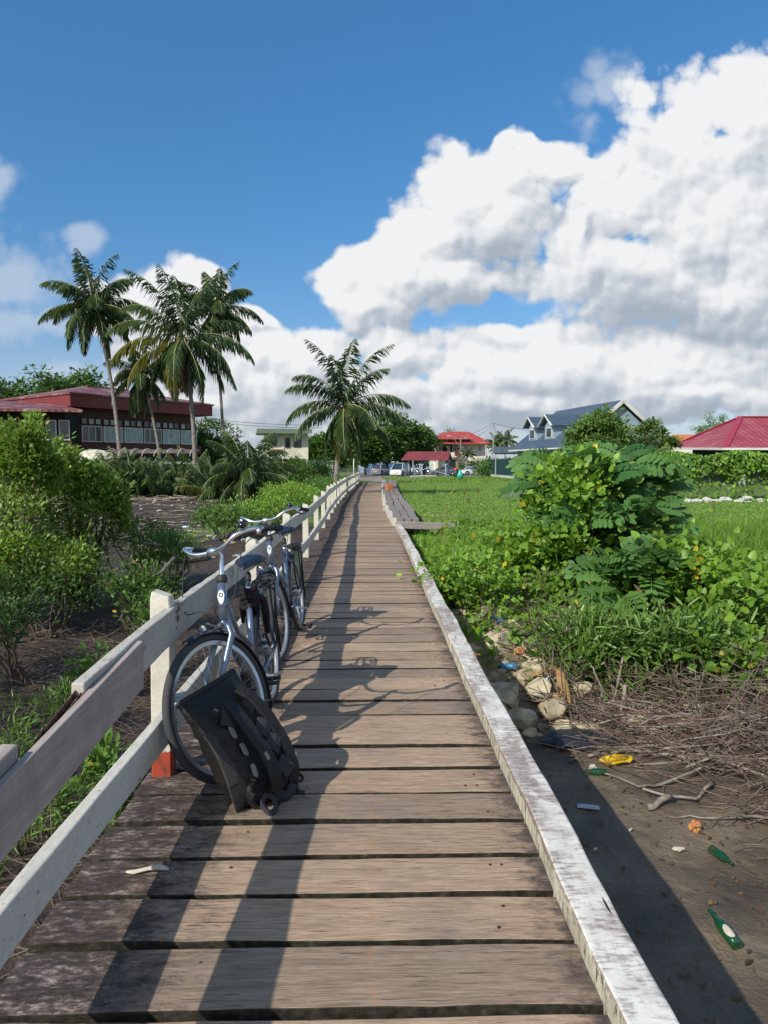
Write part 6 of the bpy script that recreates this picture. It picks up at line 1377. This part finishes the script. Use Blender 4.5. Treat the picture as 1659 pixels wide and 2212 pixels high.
# --- trees behind
def tr(px, Y, top, r_, seed, lb, leaf=.62, nc=100, nl=85, mat='tree', grp='trees beyond the field', th=.22):
    b = at_y(px, 1005, Y); zt = H+(1005-top)*Y/1559.5; g = gz(b.x, Y)
    return broad_tree(lb, (b.x, Y, g), zt-g, r_, seed, grp, leaf, nc, nl, mat=mat, trunkh=th)
tr(835, 118, 903, 4.2, 1, 'dense rounded tree directly right of the stout palm'); tr(885, 124, 918, 3.6, 2, 'darker tree right of the dense rounded one'); tr(915, 128, 922, 2.6, 3, 'smaller tree with bare grey twigs showing, right end of the group', nc=55)
tr(790, 112, 925, 3.0, 4, 'tree half hidden behind the stout palm fronds'); tr(700, 95, 940, 2.6, 5, 'dark tree behind the left fronds of the stout palm')
tr(75, 84, 815, 4.8, 6, 'dome-shaped tree rising over the left end of the red roof', .55, 120, 110, th=.3); tr(160, 90, 826, 5.0, 7, 'flat-topped tree behind the ridge of the red roof', .55, 120, 100, th=.3)
tr(468, 66, 905, 2.4, 8, 'dark tree right of the red-roofed building', .3, 60, 70); tr(450, 64, 930, 1.4, 9, 'slim dark tree at the right corner of the red-roofed building', .28, 40, 60)
tr(1545, 92, 892, 2.2, 10, 'pine-like grey-green tree above the rose red roof', .22, 70, 60, mat='narrow', th=.4); tr(1512, 92, 915, 1.2, 11, 'small wispy tree left of the pine-like one', .2, 30, 50, mat='narrow', th=.4)
tr(963, 158, 925, 3.0, 12, 'treetop peeping behind the white house', .4, 40, 50); tr(1010, 126, 996, 1.8, 13, 'low bush between the shelter and the white sedan', .25, 40, 50, th=.05, grp='bushes by the road'); tr(1042, 124, 992, 2.0, 14, 'round bush behind the white sedan', .25, 40, 50, th=.05, grp='bushes by the road')
tr(1300, 40, 888, 1.75, 15, 'broadleaf tree with pale green leaves in front of the slate blue roof', .26, 110, 75, mat='ptree', th=.15, grp=None); tr(1408, 42, 912, 1.0, 16, 'broadleaf tree right of the arching palm', .24, 70, 70, mat='ptree', th=.15, grp=None); tr(1262, 41, 925, 1.0, 17, 'lower branch-like tree left of the pale broadleaf one', .22, 45, 65, mat='ptree', th=.1, grp=None)
b = ground_at(1375, 38); palm('bushy palm with fine arching fronds between the broadleaf trees', b, (b[0], b[1], b[2]+1.0), 2.7, 30, 77, name='arching_palm', group=None, nuts=0, trunk=False, emin=15, yellow=1, dead=0, wind=.9, dens=1.2)
for i, (px, Y, top, R, lb) in enumerate([(1008, 124, 975, 1.9, 'young palm in front of the white house'), (1090, 96, 945, 2.2, 'palm behind the carport'), (1070, 98, 950, 1.9, 'palm left of the carport, behind the steel pole'), (1070, 118, 965, 1.6, 'low palm at the fence end behind the white sedan')]):
    b = ground_at(px, Y); palm(lb, b, (b[0], b[1], H+(1005-top)*Y/1559.5-.4), R, 14, 90+i, name='small_palm', group='small far palms', nuts=0, r0=.12, emin=-20, yellow=0, dead=0, dens=.6, lw=.05)
tag(area_leaves('background_foliage', 9000, (-40, -14), (66, 74), 'oval', 'tree', .5, 3.2, None), 'low distant greenery behind the red building', 'greenery', kind='stuff')
tag(area_leaves('background_foliage', 9000, (-18, 40), (160, 172), 'oval', 'tree', .8, 4.0, None), 'distant greenery beyond the road', 'greenery', kind='stuff')
tag(area_leaves('background_foliage', 7000, (14, 48), (92, 100), 'oval', 'tree', .5, 2.2, None), 'distant greenery behind the houses on the right', 'greenery', kind='stuff')

# --- poles, lamp, wires
def pole(label, px, Y, top, mat='polemat', r_=.06, arms=0, name='utility_pole', cat='pole'):
    b = ground_at(px, Y); zt = H+(1005-top)*Y/1559.5; r0 = empty(name, b, 0, label, cat)
    MB().tube([(0, 0, -.3), (0, 0, zt-b[2])], [r_, r_*.8], 10).build('shaft', M[mat], r0, smooth=True)
    if arms:
        MB().box((0, -.08, zt-b[2]-.25), (arms, .1, .1)).build('cross_arm', M[mat], r0)
        for xo in (-arms*.45, 0, arms*.45): MB().lathe([(.04, 0), (.05, .05), (.03, .1)], 8, Matrix.Translation((xo, -.08, zt-b[2]-.2))).build('insulator', M['white'], r0)
    return Vector((b[0], b[1], zt))
pA = pole('tall thin steel pole with guy wires beside the carport', 1064, 96, 914); pB = pole('wooden utility pole with a cross arm behind the slate blue house', 1152, 98, 925, 'woodpole', .11, 1.5); pC = pole('wooden pole in front of the white house', 994, 132, 945, 'woodpole', .14, 2.0)
pD = pole('wooden utility pole right of the red-roofed building', 436, 70, 905, 'woodpole', .09, 1.1); pE = pole('short pale post by the far end of the railing', 765, 68, 990, 'white', .06)
b = ground_at(986, 108); lp = empty('street_lamp', b, 0, 'thin street lamp leaning its arm left in front of the white house', 'street lamp'); zt = H+(1005-948)*108/1559.5
MB().tube([(0, 0, 0), (0, 0, zt-1.2)], .06, 8).build('shaft', M['wire'], lp); MB().tube([(0, 0, zt-1.3), (.3, 0, zt-.9), (-.6, 0, zt+.2), (-1.0, 0, zt+.45)], .04, 6).build('arm', M['polemat'], lp); MB().ball((-1.25, 0, zt+.5), (.35, .12, .07)).build('lamp_head', M['white'], lp)
def wire(a, b, label, sag=.4, n=10, grp='overhead wires', off_=None):
    a = Vector(a); b = Vector(b); P_ = [a.lerp(b, i/n)-Vector((0, 0, sag*4*(i/n)*(1-i/n)))-a for i in range(n+1)]
    o = MB().tube(P_, .012+a.y*.00012, 4, caps=False).build('overhead_wire', M['wire'], None); o.location = a; tag(o, label, 'wire', grp)
wire(pA, pC, 'upper wire from the steel pole to the pole at the white house', .2); wire(pA-Vector((0, 0, .3)), at_y(985, 960, 132), 'lower wire from the steel pole toward the white house', .5); wire(pA, pB, 'wire from the steel pole to the wooden pole by the slate blue house', .3); wire(pA, at_y(1075, 950, 96), 'short guy wire down the right side of the steel pole', 0)
wire(pD, at_y(700, 918, 90), 'overhead wire running right from the wooden pole beside the red building', .2); wire(pD-Vector((0, 0, .25)), at_y(700, 924, 90), 'lower overhead wire right of the red building', .2); wire(at_y(-40, 838, 70), at_y(60, 846, 80), 'wire at the left edge above the red roof', .1)
p = at_y(5, 838, 58); an = empty('antenna', (p.x, 58, 4.5), 0, 'small aerial on the roof at the left edge', 'antenna'); MB().tube([(0, 0, 0), (0, 0, p.z-4.5)], .03, 5).build('mast', M['wire'], an); MB().tube([(-.5, 0, p.z-4.5), (.5, 0, p.z-4.55)], .02, 4).build('aerial', M['wire'], an)
# low post-and-rail fence at the parking edge
f = empty('low_fence', (-5, 74, 0), 0, 'low rusty mesh fence along the road edge left of the parked van', 'fence')
for i in range(9): MB().box((-6+i*1.4+.0, 14, .5), (.1, .1, 1.1)).build('fence_post', M['woodpole'], f)
mf = MB()
for i in range(90): mf.tube([(-6+i*.125, 14, .1), (-6+i*.125+.3, 14, 1.0)], .008, 3, caps=False); mf.tube([(-6+i*.125+.3, 14, .1), (-6+i*.125, 14, 1.0)], .008, 3, caps=False)
mf.bar((-6, 14, 1.02), (5.2, 14, 1.02), .05, .05); mf.build('wire_mesh', M['link'], f)
for i, (px, Y, lb) in enumerate([(893, 88, 'pale kerbstone right of the van, first of the row'), (903, 90, 'second pale kerbstone toward the shelter'), (913, 92, 'third pale kerbstone below the shelter'), (926, 94, 'fourth pale kerbstone below the shelter'), (1005-70, 96, 'fifth pale kerbstone, nearest the dark car')]):
    b = ground_at(px, Y); MB().box((0, 0, .12), (.9, .3, .3), Matrix.Rotation(.5, 3, 'Z')).build('kerbstone', M['curb'], None, bevel=.05).location = b; o = COL.objects[-1]
    o = [q for q in bpy.data.objects if q.name.startswith('kerbstone')][-1]; tag(o, lb, 'kerbstone', 'kerbstones at the field edge')
b = ground_at(984, 97); bn = empty('bin', b, 0, 'dark bin with a red lid between the dark car and the white sedan', 'bin'); MB().lathe([(.28, 0), (.34, .9)], 14).build('bin_body', M['tealfence'], bn, smooth=True); MB().lathe([(.37, .9), (.37, 1.0), (.24, 1.18), (.1, 1.25)], 14).build('lid', M['red'], bn, smooth=True)

# ------------------------------------------------------------------ vehicles
def vehicle(kind, label, px, Y, heading, paint, name, cat, plate=True):
    S_ = dict(  # stations: lower body profile (x, ztop), roof profile (x, z), length, width
        sedan=dict(L=4.55, W=1.74, belt=[(-2.27, .55), (-2.22, .86), (-1.9, .95), (-1.3, .98), (1.0, .93), (1.75, .84), (2.15, .70), (2.27, .50)], roof=[(-1.75, .96), (-1.15, 1.36), (-.5, 1.45), (.35, 1.43), (1.25, .92)], wb=(-1.32, 1.38), wr=.32),
        coupe=dict(L=4.4, W=1.72, belt=[(-2.2, .5), (-2.15, .82), (-1.8, .92), (-1.2, .95), (.9, .88), (1.7, .76), (2.1, .62), (2.2, .45)], roof=[(-1.85, .93), (-1.0, 1.30), (-.4, 1.36), (.2, 1.33), (1.1, .88)], wb=(-1.28, 1.35), wr=.31),
        van=dict(L=4.7, W=1.74, belt=[(-2.35, .55), (-2.33, 1.0), (-2.0, 1.05), (1.2, 1.05), (1.75, .98), (2.2, .82), (2.35, .50)], roof=[(-2.30, 1.04), (-2.12, 1.82), (-1.5, 1.90), (.5, 1.88), (.95, 1.78), (1.85, .98)], wb=(-1.45, 1.42), wr=.33),
        suv=dict(L=4.3, W=1.78, belt=[(-2.15, .6), (-2.13, 1.0), (-1.9, 1.05), (1.0, 1.02), (1.7, .95), (2.05, .8), (2.15, .55)], roof=[(-2.02, 1.04), (-1.75, 1.58), (-1.2, 1.66), (.2, 1.63), (1.2, 1.0)], wb=(-1.3, 1.3), wr=.35),
        pickup=dict(L=5.0, W=1.80, belt=[(-2.5, .6), (-2.48, 1.05), (-.6, 1.08), (1.1, 1.08), (2.0, 1.02), (2.4, .9), (2.5, .6)], roof=[(-.75, 1.08), (-.55, 1.65), (-.1, 1.74), (.7, 1.72), (1.45, 1.08)], wb=(-1.5, 1.55), wr=.38))[kind]
    b = ground_at(px, Y); root = empty(name, (b[0], b[1], -.076), heading, label, cat, 'parked vehicles by the road'); W = S_['W']/2; zb = .22
    vs = []; prof = S_['belt']; n = len(prof); mb = MB()
    for s_ in (-1, 1):
        for (x, z) in prof: vs.append((x, s_*W*(1-.10*(abs(x)/(S_['L']/2))**4), z))
        for (x, z) in prof: vs.append((x, s_*W*.97*(1-.08*(abs(x)/(S_['L']/2))**4), zb if 0 < 1 else 0))
    for i in range(n-1):
        a = i; c = 2*n+i; mb_f = [(a, a+1, n+a+1, n+a), (c, n+c, n+c+1, c+1), (a, c, c+1, a+1), (n+a, n+a+1, n+c+1, n+c)]
        mb.f += mb_f
    mb.f += [(0, n, 3*n, 2*n), (n-1, 3*n-1, 4*n-1, 2*n-1)]; mb.v = vs
    bo = mb.build('body', M[paint], root, smooth=True, bevel=.05, seg=3)
    rp = S_['roof']; m = len(rp); vs = []
    for s_ in (-1, 1):
        for i, (x, z) in enumerate(rp): vs.append((x, s_*W*(.95 if i in (0, m-1) else .76), z))
    g = MB(); g.v = vs; g.f = [tuple(range(m)), tuple(range(2*m-1, m-1, -1))]+[(i, m+i, m+i+1, i+1) for i in range(m-1)]
    g.build('windows', M['carglass'], root, smooth=False, bevel=.03, seg=2)
    rt = MB(); k = [i for i in range(1, m-1)]; vs = []   # roof skin slightly proud
    for i in k:
        x, z = rp[i]; vs += [(x, -W*.77, z+.012), (x, -W*.70, z+.035), (x, W*.70, z+.035), (x, W*.77, z+.012)]
    rt.v = vs; rt.f = [(4*i+j, 4*i+j+1, 4*i+5+j, 4*i+4+j) for i in range(len(k)-1) for j in range(3)]; rt.build('roof', M[paint], root, smooth=True)
    pl = MB()
    for s_ in (-1, 1):
        for i in (0, m-2):
            a, c = rp[i], rp[i+1]; wa = .955 if i == 0 else .765; wc = .765 if i == 0 else .955
            pl.tube([(a[0], s_*W*wa, a[1]), (c[0], s_*W*wc, c[1])], .04, 6)
        for xm in ((rp[1][0]+rp[-2][0])/2-.1,)+((-1.2,) if kind in ('van', 'suv') else ()): pl.tube([(xm, s_*W*.955, prof[3][1]-.02), (xm, s_*W*.775, rp[2][1]-.02)], .035, 6)
    pl.build('pillars', M[paint], root)
    for wx in S_['wb']:
        for s_ in (-1, 1):
            Mw = Matrix.Translation((wx, s_*(W-.10), S_['wr'])) @ Matrix.Rotation(pi/2, 4, 'X'); wo = MB().lathe([(S_['wr']*.62, -.11), (S_['wr']*.97, -.10), (S_['wr'], -.06), (S_['wr'], .06), (S_['wr']*.97, .10), (S_['wr']*.62, .11)], 22, Mw).build('wheel', M['tyre'], root, smooth=True)
            rm = MB().lathe([(.04, .10), (S_['wr']*.3, .095), (S_['wr']*.6, .115)] if s_ < 0 else [(S_['wr']*.6, -.115), (S_['wr']*.3, -.095), (.04, -.10)], 18, Mw); rm.build('rim', M['silver'], wo, smooth=True)
            MB().torus((wx, s_*(W-.01), S_['wr']+.02), S_['wr']+.03, .03, n=20, m=5, a0=0, a1=pi).build('wheel_arch', M['dark'], root)
    hl = S_['L']/2
    for s_ in (-1, 1):
        MB().ball((hl-.16, s_*W*.66, prof[-2][1]-.06), (.13, .20, .085), 12, 8).build('headlight', M['lampg'], root, smooth=True); MB().ball((-hl+.05, s_*W*.74, prof[1][1]-.04), (.06, .13, .16 if kind in ('van', 'suv') else .09), 10, 7).build('tail_light', M['red'], root, smooth=True)
        MB().ball((rp[-1][0]-.28, s_*(W+.09), 1.02 if kind != 'coupe' else .95), (.06, .10, .07), 8, 6).build('side_mirror', M[paint], root, smooth=True)
    MB().box((hl-.02, 0, .52), (.06, 1.0, .12)).build('grille', M['dark'], root, bevel=.02); MB().box((hl+.012, 0, .36), (.03, .46, .12)).build('number_plate', M['yellow'], root); MB().box((-hl-.012, 0, .62), (.03, .46, .12)).build('number_plate', M['yellow'], root)
    MB().box((0, 0, .21), (S_['L']*.92, W*1.9, .10)).build('underbody', M['dark'], root)
    if kind == 'pickup': MB().box((-1.55, 0, 1.03), (1.7, 1.5, .12)).build('load_bed', M['dark'], root)
    return root
vehicle('van', 'white people carrier parked at the end of the boardwalk, front toward the camera', 864, 103, radians(250), 'carwhite', 'parked_van', 'van')
vehicle('suv', 'blue-grey estate car left of the white van, seen from behind', 820, 110, radians(74), 'carblue', 'parked_car', 'car')
vehicle('pickup', 'white pickup truck behind the shelter posts', 905, 140, radians(62-20), 'carwhite', 'parked_pickup', 'pickup')
vehicle('coupe', 'dark grey car under the right end of the shelter', 957, 109, radians(188), 'cargrey', 'parked_car', 'car')
vehicle('sedan', 'white sedan right of the red-lidded bin', 1022, 113, radians(196), 'carwhite', 'parked_car', 'car')
p = ground_at(1136, 74); vehicle('sedan', 'white car half hidden behind the teal fence', 1142, 78, radians(200), 'carwhite', 'parked_car', 'car')

# ------------------------------------------------------------------ sky and sun
SUN = Vector((-.90, -.95, 1.0)).normalized()
sl = bpy.data.lights.new('sun', 'SUN'); sl.energy = 4.9; sl.angle = radians(.53); sl.color = (1, .935, .83)
so = bpy.data.objects.new('sun', sl); COL.objects.link(so); so.rotation_euler = SUN.to_track_quat('Z', 'Y').to_euler(); so.location = (-20, -20, 25)
w = bpy.data.worlds.new('World'); SC.world = w; w.use_nodes = True; nt = w.node_tree
bg = nt.nodes['Background']; bg.inputs[1].default_value = 0.11
sky = N(nt, 'ShaderNodeTexSky', sky_type='NISHITA'); sky.sun_disc = False
sky.sun_elevation = math.asin(SUN.z); sky.sun_rotation = math.atan2(SUN.x, SUN.y); sky.air_density = 1.0; sky.dust_density = .6; sky.ozone_density = 2.2
def puv(px, py): d = ray(px, py); return d.x/d.y, d.z/d.y
gen = N(nt, 'ShaderNodeTexCoord').outputs['Generated']; s = xyz(nt, gen)
yy = mth(nt, 'MAXIMUM', s[1], .06)
cv = N(nt, 'ShaderNodeCombineXYZ'); nt.links.new(mth(nt, 'DIVIDE', s[0], yy), cv.inputs[0]); nt.links.new(mth(nt, 'DIVIDE', s[2], yy), cv.inputs[1])
UV = cv.outputs[0]
BL = [(1480, 330, 190, 170), (1610, 250, 130, 140), (1380, 430, 190, 130), (1570, 480, 240, 190), (1400, 590, 270, 130), (1590, 610, 220, 140), (1290, 350, 80, 60),
      (1040, 400, 150, 105), (950, 500, 130, 100), (1100, 470, 110, 100), (860, 585, 160, 90), (740, 620, 85, 55), (1000, 585, 130, 60), (1180, 335, 110, 48), (800, 660, 90, 50), (1240, 500, 50, 90), (1110, 300, 60, 32),
      (1450, 800, 360, 95), (1220, 790, 220, 95), (1040, 800, 190, 95), (860, 770, 110, 75), (660, 790, 150, 95), (560, 840, 190, 120), (800, 870, 300, 80), (1100, 880, 320, 70), (1500, 860, 260, 55), (1100, 720, 90, 45),
      (400, 640, 80, 95), (310, 640, 100, 85), (235, 660, 90, 65), (480, 730, 80, 80), (535, 690, 45, 38), (360, 780, 150, 120), (560, 700, 32, 26), (430, 870, 250, 65)]
THIN = [(10, 375, 75, 60, 1), (20, 600, 130, 110, 1), (60, 700, 130, 50, .8), (1320, 190, 95, 62, 1), (1270, 250, 60, 50, 1), (185, 520, 70, 26, .7), (150, 800, 120, 45, .8)]
def group_field(name, blobs, amp, coarse=False):
    g = bpy.data.node_groups.new(name, 'ShaderNodeTree')
    g.interface.new_socket('P', in_out='INPUT', socket_type='NodeSocketVector'); g.interface.new_socket('F', in_out='OUTPUT', socket_type='NodeSocketFloat')
    gi = g.nodes.new('NodeGroupInput'); go = g.nodes.new('NodeGroupOutput'); P = gi.outputs[0]
    def warp(P, sc, am, det):
        n = N(g, 'ShaderNodeTexNoise'); n.inputs['Scale'].default_value = sc; n.inputs['Detail'].default_value = det; g.links.new(P, n.inputs['Vector'])
        v = N(g, 'ShaderNodeVectorMath', operation='SUBTRACT'); g.links.new(n.outputs['Color'], v.inputs[0]); v.inputs[1].default_value = (.5, .5, .5)
        v2 = N(g, 'ShaderNodeVectorMath', operation='MULTIPLY_ADD'); g.links.new(v.outputs[0], v2.inputs[0]); v2.inputs[1].default_value = (am, am, 0); g.links.new(P, v2.inputs[2]); return v2.outputs[0]
    Pw = warp(P, 9, .085, 2.5)
    acc = None
    for bl in blobs:
        u, v = puv(bl[0], bl[1]); ru, rv = bl[2]/FPX, bl[3]/FPX
        a = N(g, 'ShaderNodeVectorMath', operation='SUBTRACT'); g.links.new(Pw, a.inputs[0]); a.inputs[1].default_value = (u, v, 0)
        b = N(g, 'ShaderNodeVectorMath', operation='MULTIPLY'); g.links.new(a.outputs[0], b.inputs[0]); b.inputs[1].default_value = (1/ru, 1/rv, 0)
        l = N(g, 'ShaderNodeVectorMath', operation='LENGTH'); g.links.new(b.outputs[0], l.inputs[0])
        m = mth(g, 'MULTIPLY', mth(g, 'SUBTRACT', 1.0, l.outputs['Value']), bl[4] if len(bl) > 4 else 1.0)
        acc = m if acc is None else mth(g, 'SMOOTH_MAX', acc, m, .22)
    # billows: worley puffs at four sizes, then fractal break-up
    out = mth(g, 'ADD', acc, .03)
    if not coarse:
        for sc, am in ((13, .42), (29, .22), (60, .11)):
            vo = N(g, 'ShaderNodeTexVoronoi', voronoi_dimensions='2D', feature='F1'); vo.inputs['Scale'].default_value = sc
            g.links.new(warp(P, sc*1.1, .55/sc, 3), vo.inputs['Vector'])
            d2 = mth(g, 'MULTIPLY', vo.outputs['Distance'], vo.outputs['Distance'])
            out = mth(g, 'ADD', out, mth(g, 'MULTIPLY', mth(g, 'SUBTRACT', .20, d2), am*amp*1.3))
        f = noise(g, P, 22, 8, .64); out = mth(g, 'ADD', out, mth(g, 'MULTIPLY', mth(g, 'SUBTRACT', f, .5), .5*amp))
    else:
        f = noise(g, P, 11, 3, .5); out = mth(g, 'ADD', out, mth(g, 'MULTIPLY', mth(g, 'SUBTRACT', f, .5), 1.1))
    g.links.new(out, go.inputs[0]); return g
gF = group_field('cloud_field', BL, 1.0); gC = group_field('cloud_mass', BL, 1.0, True); gS = group_field('cloud_shade', [(1450, 690, 330, 75), (1350, 640, 150, 60), (960, 650, 150, 45), (1400, 330, 70, 55), (680, 850, 300, 75), (1150, 880, 400, 60), (1050, 540, 110, 40), (300, 760, 150, 60), (1500, 560, 120, 40)], 1.0, True); gT = group_field('thin_cloud_field', [(a, b, c, d) for a, b, c, d, e in THIN], 1.7)
def use(g, P): n = N(nt, 'ShaderNodeGroup'); n.node_tree = g; nt.links.new(P, n.inputs[0]); return n.outputs[0]
def offv(P, d): v = N(nt, 'ShaderNodeVectorMath', operation='ADD'); nt.links.new(P, v.inputs[0]); v.inputs[1].default_value = (d[0], d[1], 0); return v.outputs[0]
F0 = use(gF, UV); F1 = use(gF, offv(UV, (-.007, .009))); FC = use(gC, UV); F2 = use(gC, offv(UV, (-.02, .07))); SH = use(gS, UV)
alpha = sstep(nt, F0, -.05, .24)
fine = mth(nt, 'SUBTRACT', F0, F1); big = mth(nt, 'SUBTRACT', FC, F2)
lit = mth(nt, 'ADD', mth(nt, 'ADD', mth(nt, 'MULTIPLY', fine, 1.25), mth(nt, 'MULTIPLY', big, .45)), .80)
lit = mth(nt, 'SUBTRACT', lit, mth(nt, 'MULTIPLY', sstep(nt, SH, -.4, .9), .36))
lowg = sstep(nt, s[2], .30, .05)    # flatter, greyer tone near the horizon
lit = mth(nt, 'SUBTRACT', lit, mth(nt, 'MULTIPLY', lowg, .10))
soft = mth(nt, 'SUBTRACT', noise(nt, UV, 5, 4, .5), .5); lit = mth(nt, 'ADD', lit, mth(nt, 'MULTIPLY', soft, .4), clamp=True)
cc = ramp(nt, lit, [(0.0, (.40, .46, .54)), (.35, (.52, .575, .645)), (.62, (.71, .745, .785)), (.95, (.90, .91, .925))])
# noise clouds added to the unseen sky behind the viewer, whitening the ambient light
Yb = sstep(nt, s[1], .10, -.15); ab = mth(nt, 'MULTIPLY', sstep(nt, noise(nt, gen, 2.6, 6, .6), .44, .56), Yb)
v10 = N(nt, 'ShaderNodeVectorMath', operation='SCALE'); nt.links.new(cc, v10.inputs[0]); v10.inputs['Scale'].default_value = 8.9
tint = ramp(nt, s[2], [(.0, (.86, .90, 1.0)), (.12, (.74, .92, 1.10)), (.30, (.58, 1.04, 1.30)), (.6, (.56, 1.20, 1.53))])
skc = mixc(nt, 1.0, sky.outputs[0], tint, 'MULTIPLY')
T0 = use(gT, UV)
thin = mth(nt, 'MULTIPLY', sstep(nt, T0, -.12, .85), .72)
veil = mth(nt, 'MULTIPLY', sstep(nt, s[2], .20, .02), .62)
c = mixc(nt, mth(nt, 'MAXIMUM', thin, veil), skc, (4.9, 5.7, 6.9))
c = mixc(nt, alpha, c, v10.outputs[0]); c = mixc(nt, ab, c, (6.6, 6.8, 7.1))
nt.links.new(c, bg.inputs[0])
SC.view_settings.view_transform = 'Standard'; SC.view_settings.look = 'None'; SC.view_settings.exposure = 0; SC.view_settings.gamma = 1
SC.cycles.use_denoising = True; SC.cycles.max_bounces = 6; SC.cycles.transparent_max_bounces = 12
w.cycles.sampling_method = 'NONE'
